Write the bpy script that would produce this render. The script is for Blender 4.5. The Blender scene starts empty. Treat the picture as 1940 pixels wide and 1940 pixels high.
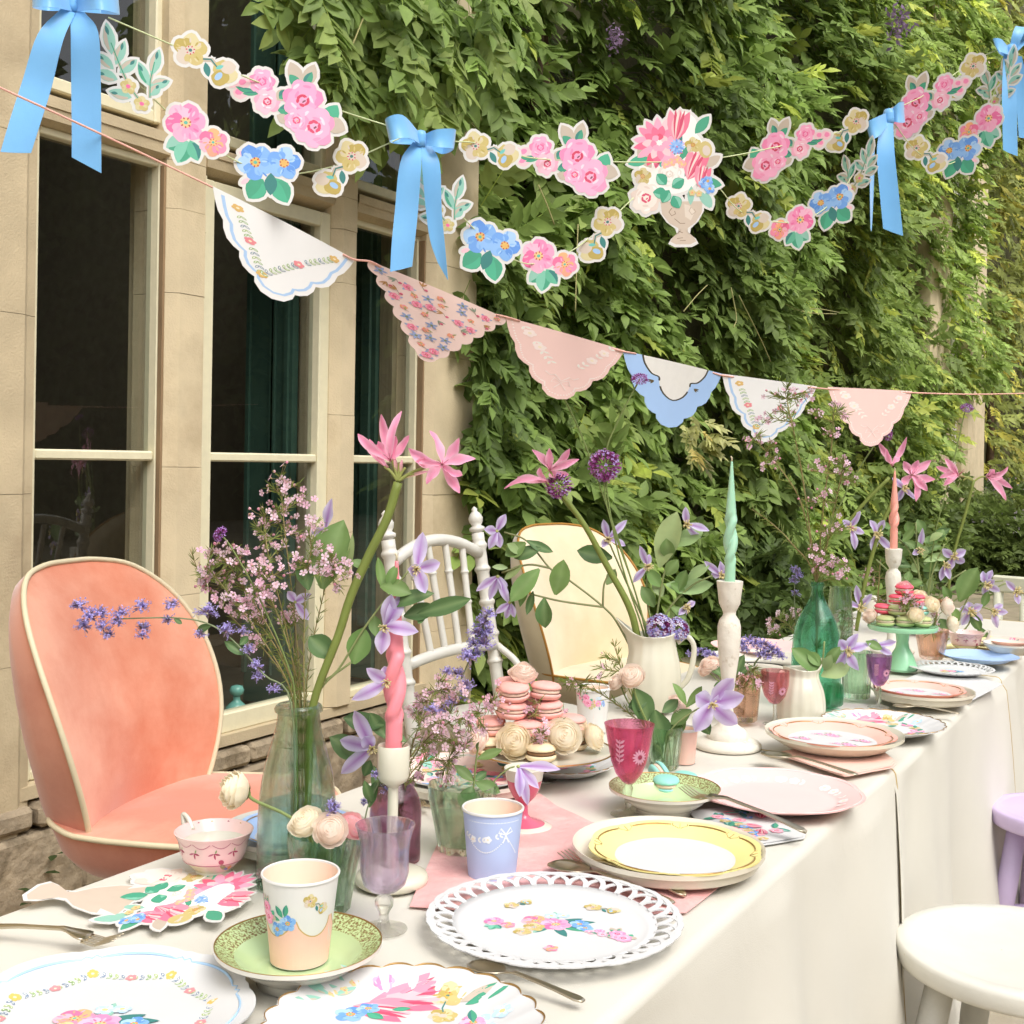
import bpy, math, random
import numpy as np
from mathutils import Vector, Matrix, noise as mnoise

random.seed(7)
np.random.seed(7)
SC = bpy.context.scene
COL = SC.collection

# ------------------------------------------------------------------ camera
FOC = 2300.0                      # focal length in photograph pixels (photo is 1940 wide)
TH = math.atan(1360.0 / FOC)      # the table runs about 30 degrees to the right of the view
ROLL = 0.0155
HOR = 875.0                       # horizon row at the middle column
CAM = Vector((0.0, 0.0, 1.15))
TZ = 0.65                         # table top
fwd = Vector((math.cos(TH), math.sin(TH), 0))
rgt = Vector((math.sin(TH), -math.cos(TH), 0))
zup = Vector((0, 0, 1))
cr = rgt * math.cos(ROLL) + zup * math.sin(ROLL)
cu = zup * math.cos(ROLL) - rgt * math.sin(ROLL)
cd = bpy.data.cameras.new('camera')
cam = bpy.data.objects.new('camera', cd)
COL.objects.link(cam)
m = Matrix((cr, cu, -fwd)).transposed().to_4x4()
m.translation = CAM
cam.matrix_world = m
cd.sensor_width = 36.0
cd.lens = 36.0 * FOC / 1940.0
cd.shift_y = -(970.0 - HOR) / 1940.0
cd.clip_start = 0.02
cd.clip_end = 400
SC.camera = cam

# ------------------------------------------------------------------ sky, sun, exposure
SUN_EL, SUN_AZ = math.radians(52), math.radians(-112)   # azimuth of the direction towards the sun, from +X
w = bpy.data.worlds.new('World')
SC.world = w
w.use_nodes = True
wn, wl = w.node_tree.nodes, w.node_tree.links
wn.clear()
sky = wn.new('ShaderNodeTexSky')
sky.sky_type = 'NISHITA'
sky.sun_disc = False
sky.sun_elevation = SUN_EL
sky.sun_rotation = math.pi / 2 - SUN_AZ
sky.air_density = 1.0
sky.dust_density = 4.0
sky.ozone_density = 1.0
hs = wn.new('ShaderNodeHueSaturation')
hs.inputs['Saturation'].default_value = 0.30
bgn = wn.new('ShaderNodeBackground')
bgn.inputs['Strength'].default_value = 0.15
wo = wn.new('ShaderNodeOutputWorld')
wl.new(sky.outputs[0], hs.inputs['Color'])
wl.new(hs.outputs[0], bgn.inputs['Color'])
wl.new(bgn.outputs[0], wo.inputs['Surface'])
sl = bpy.data.lights.new('sun', 'SUN')
sl.energy = 0.6
sl.angle = math.radians(35)
sl.color = (1.0, 0.965, 0.89)
so = bpy.data.objects.new('sun', sl)
COL.objects.link(so)
sdir = Vector((math.cos(SUN_EL) * math.cos(SUN_AZ), math.cos(SUN_EL) * math.sin(SUN_AZ), math.sin(SUN_EL)))
so.rotation_euler = (-sdir).to_track_quat('-Z', 'Y').to_euler()
so.location = sdir * 30
SC.view_settings.view_transform = 'Standard'
SC.view_settings.look = 'None'
SC.view_settings.gamma = 1.0
SC.view_settings.exposure = 0.88
SC.render.engine = 'CYCLES'
SC.cycles.use_denoising = True
SC.cycles.max_bounces = 12
SC.cycles.transparent_max_bounces = 24
SC.cycles.sample_clamp_indirect = 6.0

# ------------------------------------------------------------------ where a photographed point stands
def ray(px, py):
    return fwd + cr * ((px - 970.0) / FOC) + cu * (-(py - HOR) / FOC)
def at(px, py, z=TZ):
    d = ray(px, py)
    return CAM + d * ((z - CAM.z) / d.z)
def atY(px, py, Y):
    d = ray(px, py)
    return CAM + d * (Y / d.y)
def atd(px, py, dep):
    return CAM + ray(px, py) * dep
def depth(p):
    return (p - CAM).dot(fwd)
def mpp(p):                       # metres per photo pixel at a point
    return depth(p) / FOC
def V3(*a):
    return Vector(a)

# ------------------------------------------------------------------ colours and materials
def lin(h):
    if isinstance(h, str):
        h = h.lstrip('#')
        c = [int(h[i:i + 2], 16) / 255 for i in (0, 2, 4)]
        return tuple(x / 12.92 if x <= .04045 else ((x + .055) / 1.055) ** 2.4 for x in c)
    return tuple(h)
def vary(c, a=.1, rng=random):
    k = 1 + rng.uniform(-a, a)
    return tuple(min(1, max(0, x * k * (1 + rng.uniform(-a, a) * .4))) for x in c)
MATS = {}
def _new(name):
    m = bpy.data.materials.new(name)
    m.use_nodes = True
    n, l = m.node_tree.nodes, m.node_tree.links
    return m, n, l, n['Principled BSDF']
def mat(name, col=None, rough=.6, var=.08, vs=18., bump=0., bs=120., metal=0., coat=0., sheen=0., sss=0., trans=0., ior=1.45, attr=False, translucent=0., detail=4., stretch=None, spec=.5, col2=None, c2lo=.45, c2hi=.65, c2s=4.):
    if name in MATS:
        return MATS[name]
    m, n, l, b = _new(name)
    tc = n.new('ShaderNodeTexCoord')
    src = tc.outputs['Object']
    if stretch:
        mp = n.new('ShaderNodeMapping')
        mp.inputs['Scale'].default_value = stretch
        l.new(src, mp.inputs['Vector'])
        src = mp.outputs[0]
    if attr:
        at_ = n.new('ShaderNodeAttribute')
        at_.attribute_name = 'Col'
        base = at_.outputs['Color']
    else:
        rg = n.new('ShaderNodeRGB')
        rg.outputs[0].default_value = (*lin(col), 1)
        base = rg.outputs[0]
    if col2 is not None:
        nz2 = n.new('ShaderNodeTexNoise')
        nz2.inputs['Scale'].default_value = c2s
        nz2.inputs['Detail'].default_value = 8
        nz2.inputs['Roughness'].default_value = .65
        l.new(src, nz2.inputs['Vector'])
        mr2 = n.new('ShaderNodeMapRange')
        mr2.inputs[1].default_value = c2lo
        mr2.inputs[2].default_value = c2hi
        l.new(nz2.outputs[0], mr2.inputs[0])
        mx = n.new('ShaderNodeMix')
        mx.data_type = 'RGBA'
        l.new(mr2.outputs[0], mx.inputs[0])
        l.new(base, mx.inputs[6])
        mx.inputs[7].default_value = (*lin(col2), 1)
        base = mx.outputs[2]
    if var:
        nz = n.new('ShaderNodeTexNoise')
        nz.inputs['Scale'].default_value = vs
        nz.inputs['Detail'].default_value = detail
        l.new(src, nz.inputs['Vector'])
        mr = n.new('ShaderNodeMapRange')
        mr.inputs[1].default_value = .25
        mr.inputs[2].default_value = .75
        mr.inputs[3].default_value = 1 - var
        mr.inputs[4].default_value = 1 + var
        l.new(nz.outputs[0], mr.inputs[0])
        mv = n.new('ShaderNodeVectorMath')
        mv.operation = 'SCALE'
        l.new(base, mv.inputs[0])
        l.new(mr.outputs[0], mv.inputs['Scale'])
        base = mv.outputs[0]
    l.new(base, b.inputs['Base Color'])
    b.inputs['Roughness'].default_value = rough
    b.inputs['Metallic'].default_value = metal
    b.inputs['IOR'].default_value = ior
    b.inputs['Specular IOR Level'].default_value = spec
    b.inputs['Coat Weight'].default_value = coat
    b.inputs['Coat Roughness'].default_value = .08
    b.inputs['Sheen Weight'].default_value = sheen
    b.inputs['Transmission Weight'].default_value = trans
    if sss:
        b.inputs['Subsurface Weight'].default_value = sss
        b.inputs['Subsurface Radius'].default_value = (.01, .006, .004)
        b.inputs['Subsurface Scale'].default_value = .3
    if bump:
        nb = n.new('ShaderNodeTexNoise')
        nb.inputs['Scale'].default_value = bs
        nb.inputs['Detail'].default_value = 6
        l.new(src, nb.inputs['Vector'])
        bp = n.new('ShaderNodeBump')
        bp.inputs['Strength'].default_value = bump
        bp.inputs['Distance'].default_value = .01
        l.new(nb.outputs[0], bp.inputs['Height'])
        l.new(bp.outputs[0], b.inputs['Normal'])
    if translucent:
        tr = n.new('ShaderNodeBsdfTranslucent')
        l.new(base, tr.inputs['Color'])
        ms = n.new('ShaderNodeMixShader')
        ms.inputs[0].default_value = translucent
        l.new(b.outputs[0], ms.inputs[1])
        l.new(tr.outputs[0], ms.inputs[2])
        l.new(ms.outputs[0], n['Material Output'].inputs['Surface'])
    MATS[name] = m
    return m
def glass(name, col, rough=.0, ior=1.45, bump=0., bs=25., thin=.45):
    if name in MATS:
        return MATS[name]
    m, n, l, b = _new(name)
    b.inputs['Base Color'].default_value = (*lin(col), 1)
    b.inputs['Transmission Weight'].default_value = 1
    b.inputs['Roughness'].default_value = rough
    b.inputs['IOR'].default_value = ior
    tr = n.new('ShaderNodeBsdfTransparent')      # thin walls let part of the light straight through
    tr.inputs[0].default_value = (*[x ** .5 for x in lin(col)], 1)
    ms = n.new('ShaderNodeMixShader')
    ms.inputs[0].default_value = thin
    l.new(b.outputs[0], ms.inputs[1])
    l.new(tr.outputs[0], ms.inputs[2])
    l.new(ms.outputs[0], n['Material Output'].inputs['Surface'])
    if bump:
        nb = n.new('ShaderNodeTexNoise')
        nb.inputs['Scale'].default_value = bs
        tc = n.new('ShaderNodeTexCoord')
        l.new(tc.outputs['Object'], nb.inputs['Vector'])
        bp = n.new('ShaderNodeBump')
        bp.inputs['Strength'].default_value = bump
        bp.inputs['Distance'].default_value = .01
        l.new(nb.outputs[0], bp.inputs['Height'])
        l.new(bp.outputs[0], b.inputs['Normal'])
    MATS[name] = m
    return m
def pane_mat():
    m, n, l, b = _new('window_glass')
    n.remove(b)
    tr = n.new('ShaderNodeBsdfTransparent')
    tr.inputs[0].default_value = (.82, .86, .84, 1)
    gl = n.new('ShaderNodeBsdfGlossy')
    gl.inputs['Roughness'].default_value = .0
    lw = n.new('ShaderNodeLayerWeight')        # Schlick reflectance of a thin pane, alike from both sides
    lw.inputs['Blend'].default_value = .5
    pw = n.new('ShaderNodeMath')
    pw.operation = 'POWER'
    pw.inputs[1].default_value = 4.5
    l.new(lw.outputs['Facing'], pw.inputs[0])
    fr = n.new('ShaderNodeMath')
    fr.operation = 'MULTIPLY_ADD'
    fr.inputs[1].default_value = .90
    fr.inputs[2].default_value = .09
    l.new(pw.outputs[0], fr.inputs[0])
    ms = n.new('ShaderNodeMixShader')
    l.new(fr.outputs[0], ms.inputs[0])
    l.new(tr.outputs[0], ms.inputs[1])
    l.new(gl.outputs[0], ms.inputs[2])
    l.new(ms.outputs[0], n['Material Output'].inputs['Surface'])
    return m

# ------------------------------------------------------------------ geometry (vertex list, face list)
def join(*gs):
    V, F = [], []
    for g in gs:
        o = len(V)
        V += list(g[0])
        F += [tuple(i + o for i in f) for f in g[1]]
    return V, F
def xf(g, M):
    return [M @ Vector(v) for v in g[0]], g[1]
def moved(g, d):
    d = Vector(d)
    return [Vector(v) + d for v in g[0]], g[1]
def box(x0, x1, y0, y1, z0, z1, bv=0.):
    if not bv:
        V = [V3(x, y, z) for z in (z0, z1) for y in (y0, y1) for x in (x0, x1)]
        return V, [(0, 2, 3, 1), (4, 5, 7, 6), (0, 1, 5, 4), (2, 6, 7, 3), (0, 4, 6, 2), (1, 3, 7, 5)]
    V, F, idx = [], [], {}
    xs, ys, zs = (x0, x1), (y0, y1), (z0, z1)
    for i in (0, 1):
        for j in (0, 1):
            for k in (0, 1):
                sx, sy, sz = (1, -1)[i] * bv, (1, -1)[j] * bv, (1, -1)[k] * bv
                p = V3(xs[i], ys[j], zs[k])
                for a, o in enumerate((V3(0, sy, sz), V3(sx, 0, sz), V3(sx, sy, 0))):
                    idx[i, j, k, a] = len(V)
                    V.append(p + o)
    g = lambda i, j, k, a: idx[i, j, k, a]
    for s in (0, 1):
        F.append((g(s, 0, 0, 0), g(s, 0, 1, 0), g(s, 1, 1, 0), g(s, 1, 0, 0)))
        F.append((g(0, s, 0, 1), g(0, s, 1, 1), g(1, s, 1, 1), g(1, s, 0, 1)))
        F.append((g(0, 0, s, 2), g(0, 1, s, 2), g(1, 1, s, 2), g(1, 0, s, 2)))
    for i in (0, 1):
        for j in (0, 1):
            F.append((g(i, j, 0, 0), g(i, j, 1, 0), g(i, j, 1, 1), g(i, j, 0, 1)))
            F.append((g(i, 0, j, 0), g(i, 1, j, 0), g(i, 1, j, 2), g(i, 0, j, 2)))
            F.append((g(0, i, j, 1), g(1, i, j, 1), g(1, i, j, 2), g(0, i, j, 2)))
            for k in (0, 1):
                F.append((g(i, j, k, 0), g(i, j, k, 1), g(i, j, k, 2)))
    return V, F
def lathe(prof, seg=48, rx=1., ry=1., wob=None, a0=0.):
    """turn (radius, height) points round Z; wob(angle, i) scales the radius"""
    V, F, rows = [], [], []
    for i, (r, z) in enumerate(prof):
        if r < 1e-6:
            rows.append([len(V)])
            V.append(V3(0, 0, z))
        else:
            row = []
            for k in range(seg):
                a = a0 + 2 * math.pi * k / seg
                rr = r * (wob(a, i) if wob else 1)
                row.append(len(V))
                V.append(V3(rr * rx * math.cos(a), rr * ry * math.sin(a), z))
            rows.append(row)
    for a, b in zip(rows, rows[1:]):
        for k in range(seg):
            k2 = (k + 1) % seg
            if len(a) == 1 and len(b) == 1:
                continue
            if len(a) == 1:
                F.append((a[0], b[k2], b[k]))
            elif len(b) == 1:
                F.append((a[k], a[k2], b[0]))
            else:
                F.append((a[k], a[k2], b[k2], b[k]))
    return V, F
def smoothp(pts, n=4):
    """Catmull-Rom through points (any dimension)"""
    P = [np.array(p, float) for p in pts]
    P = [2 * P[0] - P[1]] + P + [2 * P[-1] - P[-2]]
    out = []
    for i in range(1, len(P) - 2):
        for k in range(n):
            t = k / n
            a, b, c, d = P[i - 1], P[i], P[i + 1], P[i + 2]
            out.append(.5 * ((2 * b) + (c - a) * t + (2 * a - 5 * b + 4 * c - d) * t * t + (3 * b - a - 3 * c + d) * t ** 3))
    out.append(P[-2])
    return out
def tube(pts, r, seg=8, cap=True, flat=1.0):
    pts = [Vector(p) for p in pts]
    n = len(pts)
    rs = r if hasattr(r, '__len__') else [r] * n
    if len(rs) != n:
        rs = list(np.interp(np.linspace(0, 1, n), np.linspace(0, 1, len(rs)), rs))
    V, F = [], []
    t0 = (pts[1] - pts[0]).normalized()
    nrm = t0.orthogonal().normalized()
    for i, p in enumerate(pts):
        t = (pts[min(i + 1, n - 1)] - pts[max(i - 1, 0)])
        if t.length < 1e-9:
            t = t0
        t.normalize()
        nrm = (nrm - t * nrm.dot(t))
        if nrm.length < 1e-6:
            nrm = t.orthogonal()
        nrm.normalize()
        bn = t.cross(nrm)
        for k in range(seg):
            a = 2 * math.pi * k / seg
            V.append(p + nrm * (math.cos(a) * rs[i]) + bn * (math.sin(a) * rs[i] * flat))
    for i in range(n - 1):
        for k in range(seg):
            k2 = (k + 1) % seg
            F.append((i * seg + k, i * seg + k2, (i + 1) * seg + k2, (i + 1) * seg + k))
    if cap:
        F.append(tuple(range(seg - 1, -1, -1)))
        F.append(tuple((n - 1) * seg + k for k in range(seg)))
    return V, F
def prism(poly, z0, z1):
    n = len(poly)
    V = [V3(p[0], p[1], z0) for p in poly] + [V3(p[0], p[1], z1) for p in poly]
    F = [tuple(range(n - 1, -1, -1)), tuple(range(n, 2 * n))]
    for i in range(n):
        j = (i + 1) % n
        F.append((i, j, n + j, n + i))
    return V, F
def basis(x, z):
    """matrix with local X along x and local Z near z"""
    x = Vector(x).normalized()
    y = Vector(z).cross(x)
    if y.length < 1e-6:
        y = x.orthogonal()
    y.normalize()
    z = x.cross(y)
    return Matrix((x, y, z)).transposed().to_4x4()
def mesh(name, g, cols=None, smooth=True):
    me = bpy.data.meshes.new(name)
    me.from_pydata([tuple(v) for v in g[0]], [], g[1])
    if cols is not None:           # one colour per vertex
        a = me.attributes.new('Col', 'FLOAT_COLOR', 'POINT')
        arr = np.ones((len(g[0]), 4), np.float32)
        arr[:, :3] = np.array(cols, np.float32)
        a.data.foreach_set('color', arr.ravel())
    if smooth:
        me.polygons.foreach_set('use_smooth', [True] * len(me.polygons))
    me.update()
    return me
def np_mesh(name, V, F, C=None, smooth=True):
    """quads/tris array mesh from numpy: V (n,3), F (m,k)"""
    me = bpy.data.meshes.new(name)
    m_, k = F.shape
    me.vertices.add(len(V))
    me.vertices.foreach_set('co', V.astype(np.float32).ravel())
    me.loops.add(m_ * k)
    me.loops.foreach_set('vertex_index', F.astype(np.int32).ravel())
    me.polygons.add(m_)
    me.polygons.foreach_set('loop_start', np.arange(0, m_ * k, k, dtype=np.int32))
    me.polygons.foreach_set('loop_total', np.full(m_, k, np.int32))
    if smooth:
        me.polygons.foreach_set('use_smooth', np.ones(m_, bool))
    if C is not None:
        a = me.attributes.new('Col', 'FLOAT_COLOR', 'POINT')
        arr = np.ones((len(V), 4), np.float32)
        arr[:, :3] = C
        a.data.foreach_set('color', arr.ravel())
    me.update(calc_edges=True)
    return me
def link(name, me, material=None, parent=None, loc=None, M=None):
    o = bpy.data.objects.new(name, me)
    COL.objects.link(o)
    if material is not None and me is not None and len(me.materials) == 0:
        me.materials.append(material)
    if parent is not None:
        o.parent = parent
    if loc is not None:
        o.location = loc
    if M is not None:
        o.matrix_local = M
    return o
def sharp(o, deg=35):
    me = o.data
    me.polygons.foreach_set('use_smooth', [True] * len(me.polygons))
    me.set_sharp_from_angle(angle=math.radians(deg))
    return o
def part(parent, name, g, material, cols=None, smooth=True, edge=None, kind=None, loc=None, label=None):
    o = link(name, mesh(name, g, cols, smooth), material, parent, loc)
    if edge:
        sharp(o, edge)
    if kind:
        o['kind'] = kind
    if label:
        o['label'] = label
    return o
def tag(o, label, cat, group=None):
    o['label'] = label
    o['category'] = cat
    if group:
        o['group'] = group
    return o
def thing(name, label, cat, loc=(0, 0, 0), rz=0., group=None):
    o = bpy.data.objects.new(name, None)
    COL.objects.link(o)
    o.empty_display_size = .05
    o.location = loc
    o.rotation_euler = (0, 0, rz)
    return tag(o, label, cat, group)
def struct(name, g, material, smooth=False):
    o = link(name, mesh(name, g, smooth=smooth), material)
    o['kind'] = 'structure'
    return o
def thicken(o, th, offset=-1.):
    md = o.modifiers.new('thickness', 'SOLIDIFY')
    md.thickness = th
    md.offset = offset
    es = o.modifiers.new('crisp_edge', 'EDGE_SPLIT')
    es.split_angle = math.radians(50)
    return o
def rot(ax, a):
    return Matrix.Rotation(a, 4, ax)
def T(v):
    return Matrix.Translation(Vector(v))
def S(s):
    return Matrix.Diagonal((s, s, s, 1)) if not hasattr(s, '__len__') else Matrix.Diagonal((*s, 1))

# ------------------------------------------------------------------ painted decoration: thin coloured shapes
class Print:
    """flat painted shapes in the plane, each a little above the last"""
    def __init__(self):
        self.s = []
    def poly(self, pts, col, under=True):
        self.s.append(([(float(p[0]), float(p[1])) for p in pts], tuple(q * .95 + .02 for q in lin(col)), under))
    def ell(self, x, y, a, b, ang, col, n=14, jit=0., under=True):
        c, s = math.cos(ang), math.sin(ang)
        P = []
        for k in range(n):
            t = 2 * math.pi * k / n
            j = 1 + random.uniform(-jit, jit)
            u, v = a * math.cos(t) * j, b * math.sin(t) * j
            P.append((x + u * c - v * s, y + u * s + v * c))
        self.poly(P, col, under)
    def leaf(self, x, y, L, W, ang, col, col2=None, under=True):
        """leaf from its foot at x,y"""
        c, s = math.cos(ang), math.sin(ang)
        prof = [(0, .06), (.15, .55), (.35, .95), (.55, 1), (.75, .75), (.9, .38), (1, 0)]
        up = [(t * L, h * W / 2) for t, h in prof]
        P = up + [(t * L, -h * W / 2) for t, h in prof[-2::-1]]
        self.poly([(x + u * c - v * s, y + u * s + v * c) for u, v in P], col, under)
        if col2 is not None:
            P = [(t * L, h * W / 2 * .9) for t, h in prof[1:-1]] + [(t * L, h * W / 2 * .25) for t, h in prof[-2:0:-1]]
            self.poly([(x + u * c - v * s, y + u * s + v * c) for u, v in P], col2, False)
    def line(self, pts, wd, col, under=False):
        P = [np.array(p, float) for p in pts]
        L, R = [], []
        for i in range(len(P)):
            t = P[min(i + 1, len(P) - 1)] - P[max(i - 1, 0)]
            t = t / (np.linalg.norm(t) + 1e-9)
            nn = np.array((-t[1], t[0])) * wd / 2
            L.append(P[i] + nn)
            R.append(P[i] - nn)
        for i in range(len(P) - 1):
            self.poly([L[i], L[i + 1], R[i + 1], R[i]], col, under)
    def flower(self, x, y, r, cols, core, n=5, rot_=None, dots='#b3243f', eye='#5fb6a4'):
        rot_ = random.uniform(0, 6) if rot_ is None else rot_
        for k in range(n):
            a = rot_ + k * 2 * math.pi / n
            self.ell(x + math.cos(a) * r * .55, y + math.sin(a) * r * .55, r * .48, r * .46, a, cols[k % len(cols)], jit=.07)
        for k in range(n):
            a = rot_ + (k + .3) * 2 * math.pi / n
            self.ell(x + math.cos(a) * r * .5, y + math.sin(a) * r * .5, r * .26, r * .2, a, cols[(k + 1) % len(cols)], jit=.12, under=False)
            for j in range(2):
                b = a + random.uniform(-.4, .4)
                q = random.uniform(.45, .85)
                self.ell(x + math.cos(b) * r * q, y + math.sin(b) * r * q, r * .16, r * .055, b + random.uniform(-.3, .3), cols[(k + j + 2) % len(cols)], jit=.15, under=False)
        self.ell(x, y, r * .29, r * .27, 0, core, jit=.12, under=False)
        if dots:
            for k in range(7):
                a = rot_ + k * .9
                self.ell(x + math.cos(a) * r * .23, y + math.sin(a) * r * .23, r * .06, r * .04, a, dots, n=7, under=False)
        if eye:
            self.ell(x, y, r * .11, r * .1, 0, eye, n=9, under=False)
    def rose(self, x, y, r, pale='#f9b3cf', mid='#f693bb', deep='#e0567c', eye='#b8405f'):
        for k in range(7):
            a = k * .9 + random.random() * .3
            self.ell(x + math.cos(a) * r * .52, y + math.sin(a) * r * .52, r * .46, r * .40, a, pale if k % 3 else mid, jit=.08)
        self.ell(x, y, r * .70, r * .66, 0, pale, jit=.06)
        light = tuple(.55 * q + .45 for q in lin(pale))
        for k in range(8):
            a = k * .8 + random.random()
            q = random.uniform(.35, .8)
            self.ell(x + math.cos(a) * r * q, y + math.sin(a) * r * q, r * .20, r * .07, a + 1.57 + random.uniform(-.3, .3), mid if k % 2 else light, jit=.15, under=False)
        for k in range(6):
            a = k * 1.05 + random.random() * .4
            self.ell(x + math.cos(a) * r * .24, y + math.sin(a) * r * .22, r * .15, r * .07, a + 1.4, deep, jit=.2, under=False)
        self.ell(x + r * .05, y - r * .04, r * .09, r * .05, .7, eye, n=8, jit=.3, under=False)
    def place(self, other, x, y, sc=1., ang=0., flip=1):
        c, s = math.cos(ang), math.sin(ang)
        for P, col, u in other.s:
            self.s.append(([(x + sc * (flip * a * c - b * s), y + sc * (flip * a * s + b * c)) for a, b in P], col, u))
    def geo(self, fn, dz=6e-5, z0=1e-4):
        """fn(x, y, lift) -> 3d point"""
        V, F, C = [], [], []
        dz = max(1.5e-6, min(dz, 6e-4 / max(1, len(self.s))))
        z = z0
        for P, col, _u in self.s:
            o = len(V)
            cx, cy = sum(p[0] for p in P) / len(P), sum(p[1] for p in P) / len(P)
            V.append(fn(cx, cy, z))
            C.append(col)
            for p in P:
                V.append(fn(p[0], p[1], z))
                C.append(col)
            n = len(P)
            F += [(o, o + 1 + k, o + 1 + (k + 1) % n) for k in range(n)]
            z += dz
        return V, F, C
    def card(self, margin, fn, t=5e-4):
        """the white cut-out card under the painted shapes"""
        V, F = [], []
        k = 0
        for P, col, u in self.s:
            if not u:
                continue
            cx, cy = sum(p[0] for p in P) / len(P), sum(p[1] for p in P) / len(P)
            Q = []
            for p in P:
                dx, dy = p[0] - cx, p[1] - cy
                L = math.hypot(dx, dy) + 1e-9
                Q.append((p[0] + dx / L * margin, p[1] + dy / L * margin))
            off = -(k % 40) * 4e-6
            k += 1
            o = len(V)
            V.append(fn(cx, cy, off))
            V.append(fn(cx, cy, off - t))
            for q in Q:
                V.append(fn(q[0], q[1], off))
                V.append(fn(q[0], q[1], off - t))
            n = len(Q)
            for i in range(n):
                j = (i + 1) % n
                a0, a1, b0, b1 = o + 2 + 2 * i, o + 3 + 2 * i, o + 2 + 2 * j, o + 3 + 2 * j
                F += [(o, a0, b0), (o + 1, b1, a1), (a0, a1, b1, b0)]
        return V, F
INK = mat('printed_ink', attr=True, rough=.62, var=.03, vs=60)
CARD = mat('white_card', '#dcdad6', rough=.7, var=.02)
def printed(parent, name, P, fn, dz=6e-5, z0=1e-4):
    V, F, C = P.geo(fn, dz, z0)
    o = part(parent, name, (V, F), INK, cols=C, smooth=False, kind='stuff')
    return o
# ================================================================== the setting
WALL = 2.6
def XW(px, Y=WALL, py=865):
    return atY(px, py, Y).x
def ZW(px, py, Y=WALL):
    return atY(px, py, Y).z

ground_m = mat('ground_gravel', '#a2937c', rough=.95, var=.25, vs=9, bump=.6, bs=60, col2='#7d7a5c', c2s=1.3)
N = 24
struct('ground', ([V3(x, y, 0) for y in np.linspace(-60, 60, N) for x in np.linspace(-40, 120, N)],
                  [(j * N + i, j * N + i + 1, (j + 1) * N + i + 1, (j + 1) * N + i) for j in range(N - 1) for i in range(N - 1)]), ground_m)
# stone flags of the terrace round the table, each its own slab
flag_m = [mat('terrace_stone_%s' % k, c, rough=.9, var=.18, vs=7, bump=.35, bs=45, col2='#8f866f', c2s=3) for k, c in (('warm', '#b09c7c'), ('grey', '#a59c8a'), ('brown', '#97805f'))]
terrace = struct('terrace', box(-2.0, 7.4, -1.6, 2.2, .004, .012), mat('terrace_bedding', '#6d6350', rough=1, var=.3))
rr = random.Random(3)
y = -1.58
while y < 2.15:
    hgt = min(rr.uniform(.42, .6), 2.19 - y)
    x = -1.98 + rr.uniform(0, .2)
    while x < 7.3:
        wd = min(rr.uniform(.5, .95), 7.38 - x)
        if wd > .1 and hgt > .1:
            part(terrace, 'flagstone', box(x, x + wd - .012, y, y + hgt - .012, .013, .03 + rr.uniform(0, .004), .004), rr.choice(flag_m), smooth=False)
        x += wd
    y += hgt

stone = mat('honey_limestone', '#bfae8e', rough=.9, var=.14, vs=7, bump=.2, bs=160, col2='#a08d70', c2s=2.2, c2lo=.5, c2hi=.72)
stone_pale = mat('pale_limestone', '#ccbb9a', rough=.9, var=.10, vs=9, bump=.18, bs=180, col2='#b09c7c', c2s=3, c2lo=.52, c2hi=.75)
stone_rough = mat('rough_plinth_stone', '#a09078', rough=.95, var=.35, vs=14, bump=1.0, bs=38, col2='#7a6c56', c2s=9, c2lo=.48, c2hi=.6)
cream = mat('cream_window_paint', '#dcd4b4', rough=.45, var=.05, vs=30, bump=.05, bs=90)
oldwood = mat('weathered_wood', '#8f7657', rough=.85, var=.2, vs=8, stretch=(8, 8, 1), bump=.2)
shut = mat('green_shutter_paint', '#40594e', rough=.4, var=.1, vs=6)
shutwood = mat('grey_shutter_wood', '#94866c', rough=.7, var=.25, vs=9, stretch=(1, 6, .6))
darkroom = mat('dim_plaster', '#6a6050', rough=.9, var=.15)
pane_glass = pane_mat()

house = thing('stone_house', 'honey stone mullioned bay window wall of the house behind the chairs', 'house')
SILL = ZW(655, 1335)
TR0, TR1 = ZW(330, 312), ZW(330, 238)     # transom underside and top
TOPZ = 5.2
xL = XW(72)
mul = [(XW(322), XW(396)), (XW(634), XW(680))]
pier3 = (XW(814), XW(906))
def stack(parent, x0, x1, y0, y1, cuts, m_, ch=.03, name='stone'):
    """a pier of dressed blocks with chamfered front corners"""
    for z0, z1 in zip(cuts, cuts[1:]):
        j = random.uniform(-.0015, .0015)
        P = [(x0, y1), (x0, y0 + ch), (x0 + ch, y0 + j), (x1 - ch, y0 + j), (x1, y0 + ch), (x1, y1)]
        part(parent, name, prism([(a, b) for a, b in P], z0 + .0007, z1 - .0007), m_, smooth=False)
pl = part(house, 'pier', box(-2.0, xL - .03, WALL + .02, WALL + .4, 0, TOPZ), stone, smooth=False)
for a, b in zip([SILL - .5, .62, 1.05, 1.5, 1.95, 2.6, 3.2, 4.0], [.62, 1.05, 1.5, 1.95, 2.6, 3.2, 4.0, TOPZ]):
    part(pl, 'stone', prism([(-2.0, WALL + .018), (-2.0, WALL), (xL - .045, WALL), (xL - .03, WALL + .012), (xL, WALL + .02), (xL + .02, WALL + .05), (xL + .02, WALL + .2), (xL - .03, WALL + .2), (xL - .03, WALL + .018)], a + .0007, b - .0007), stone, smooth=False)
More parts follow.
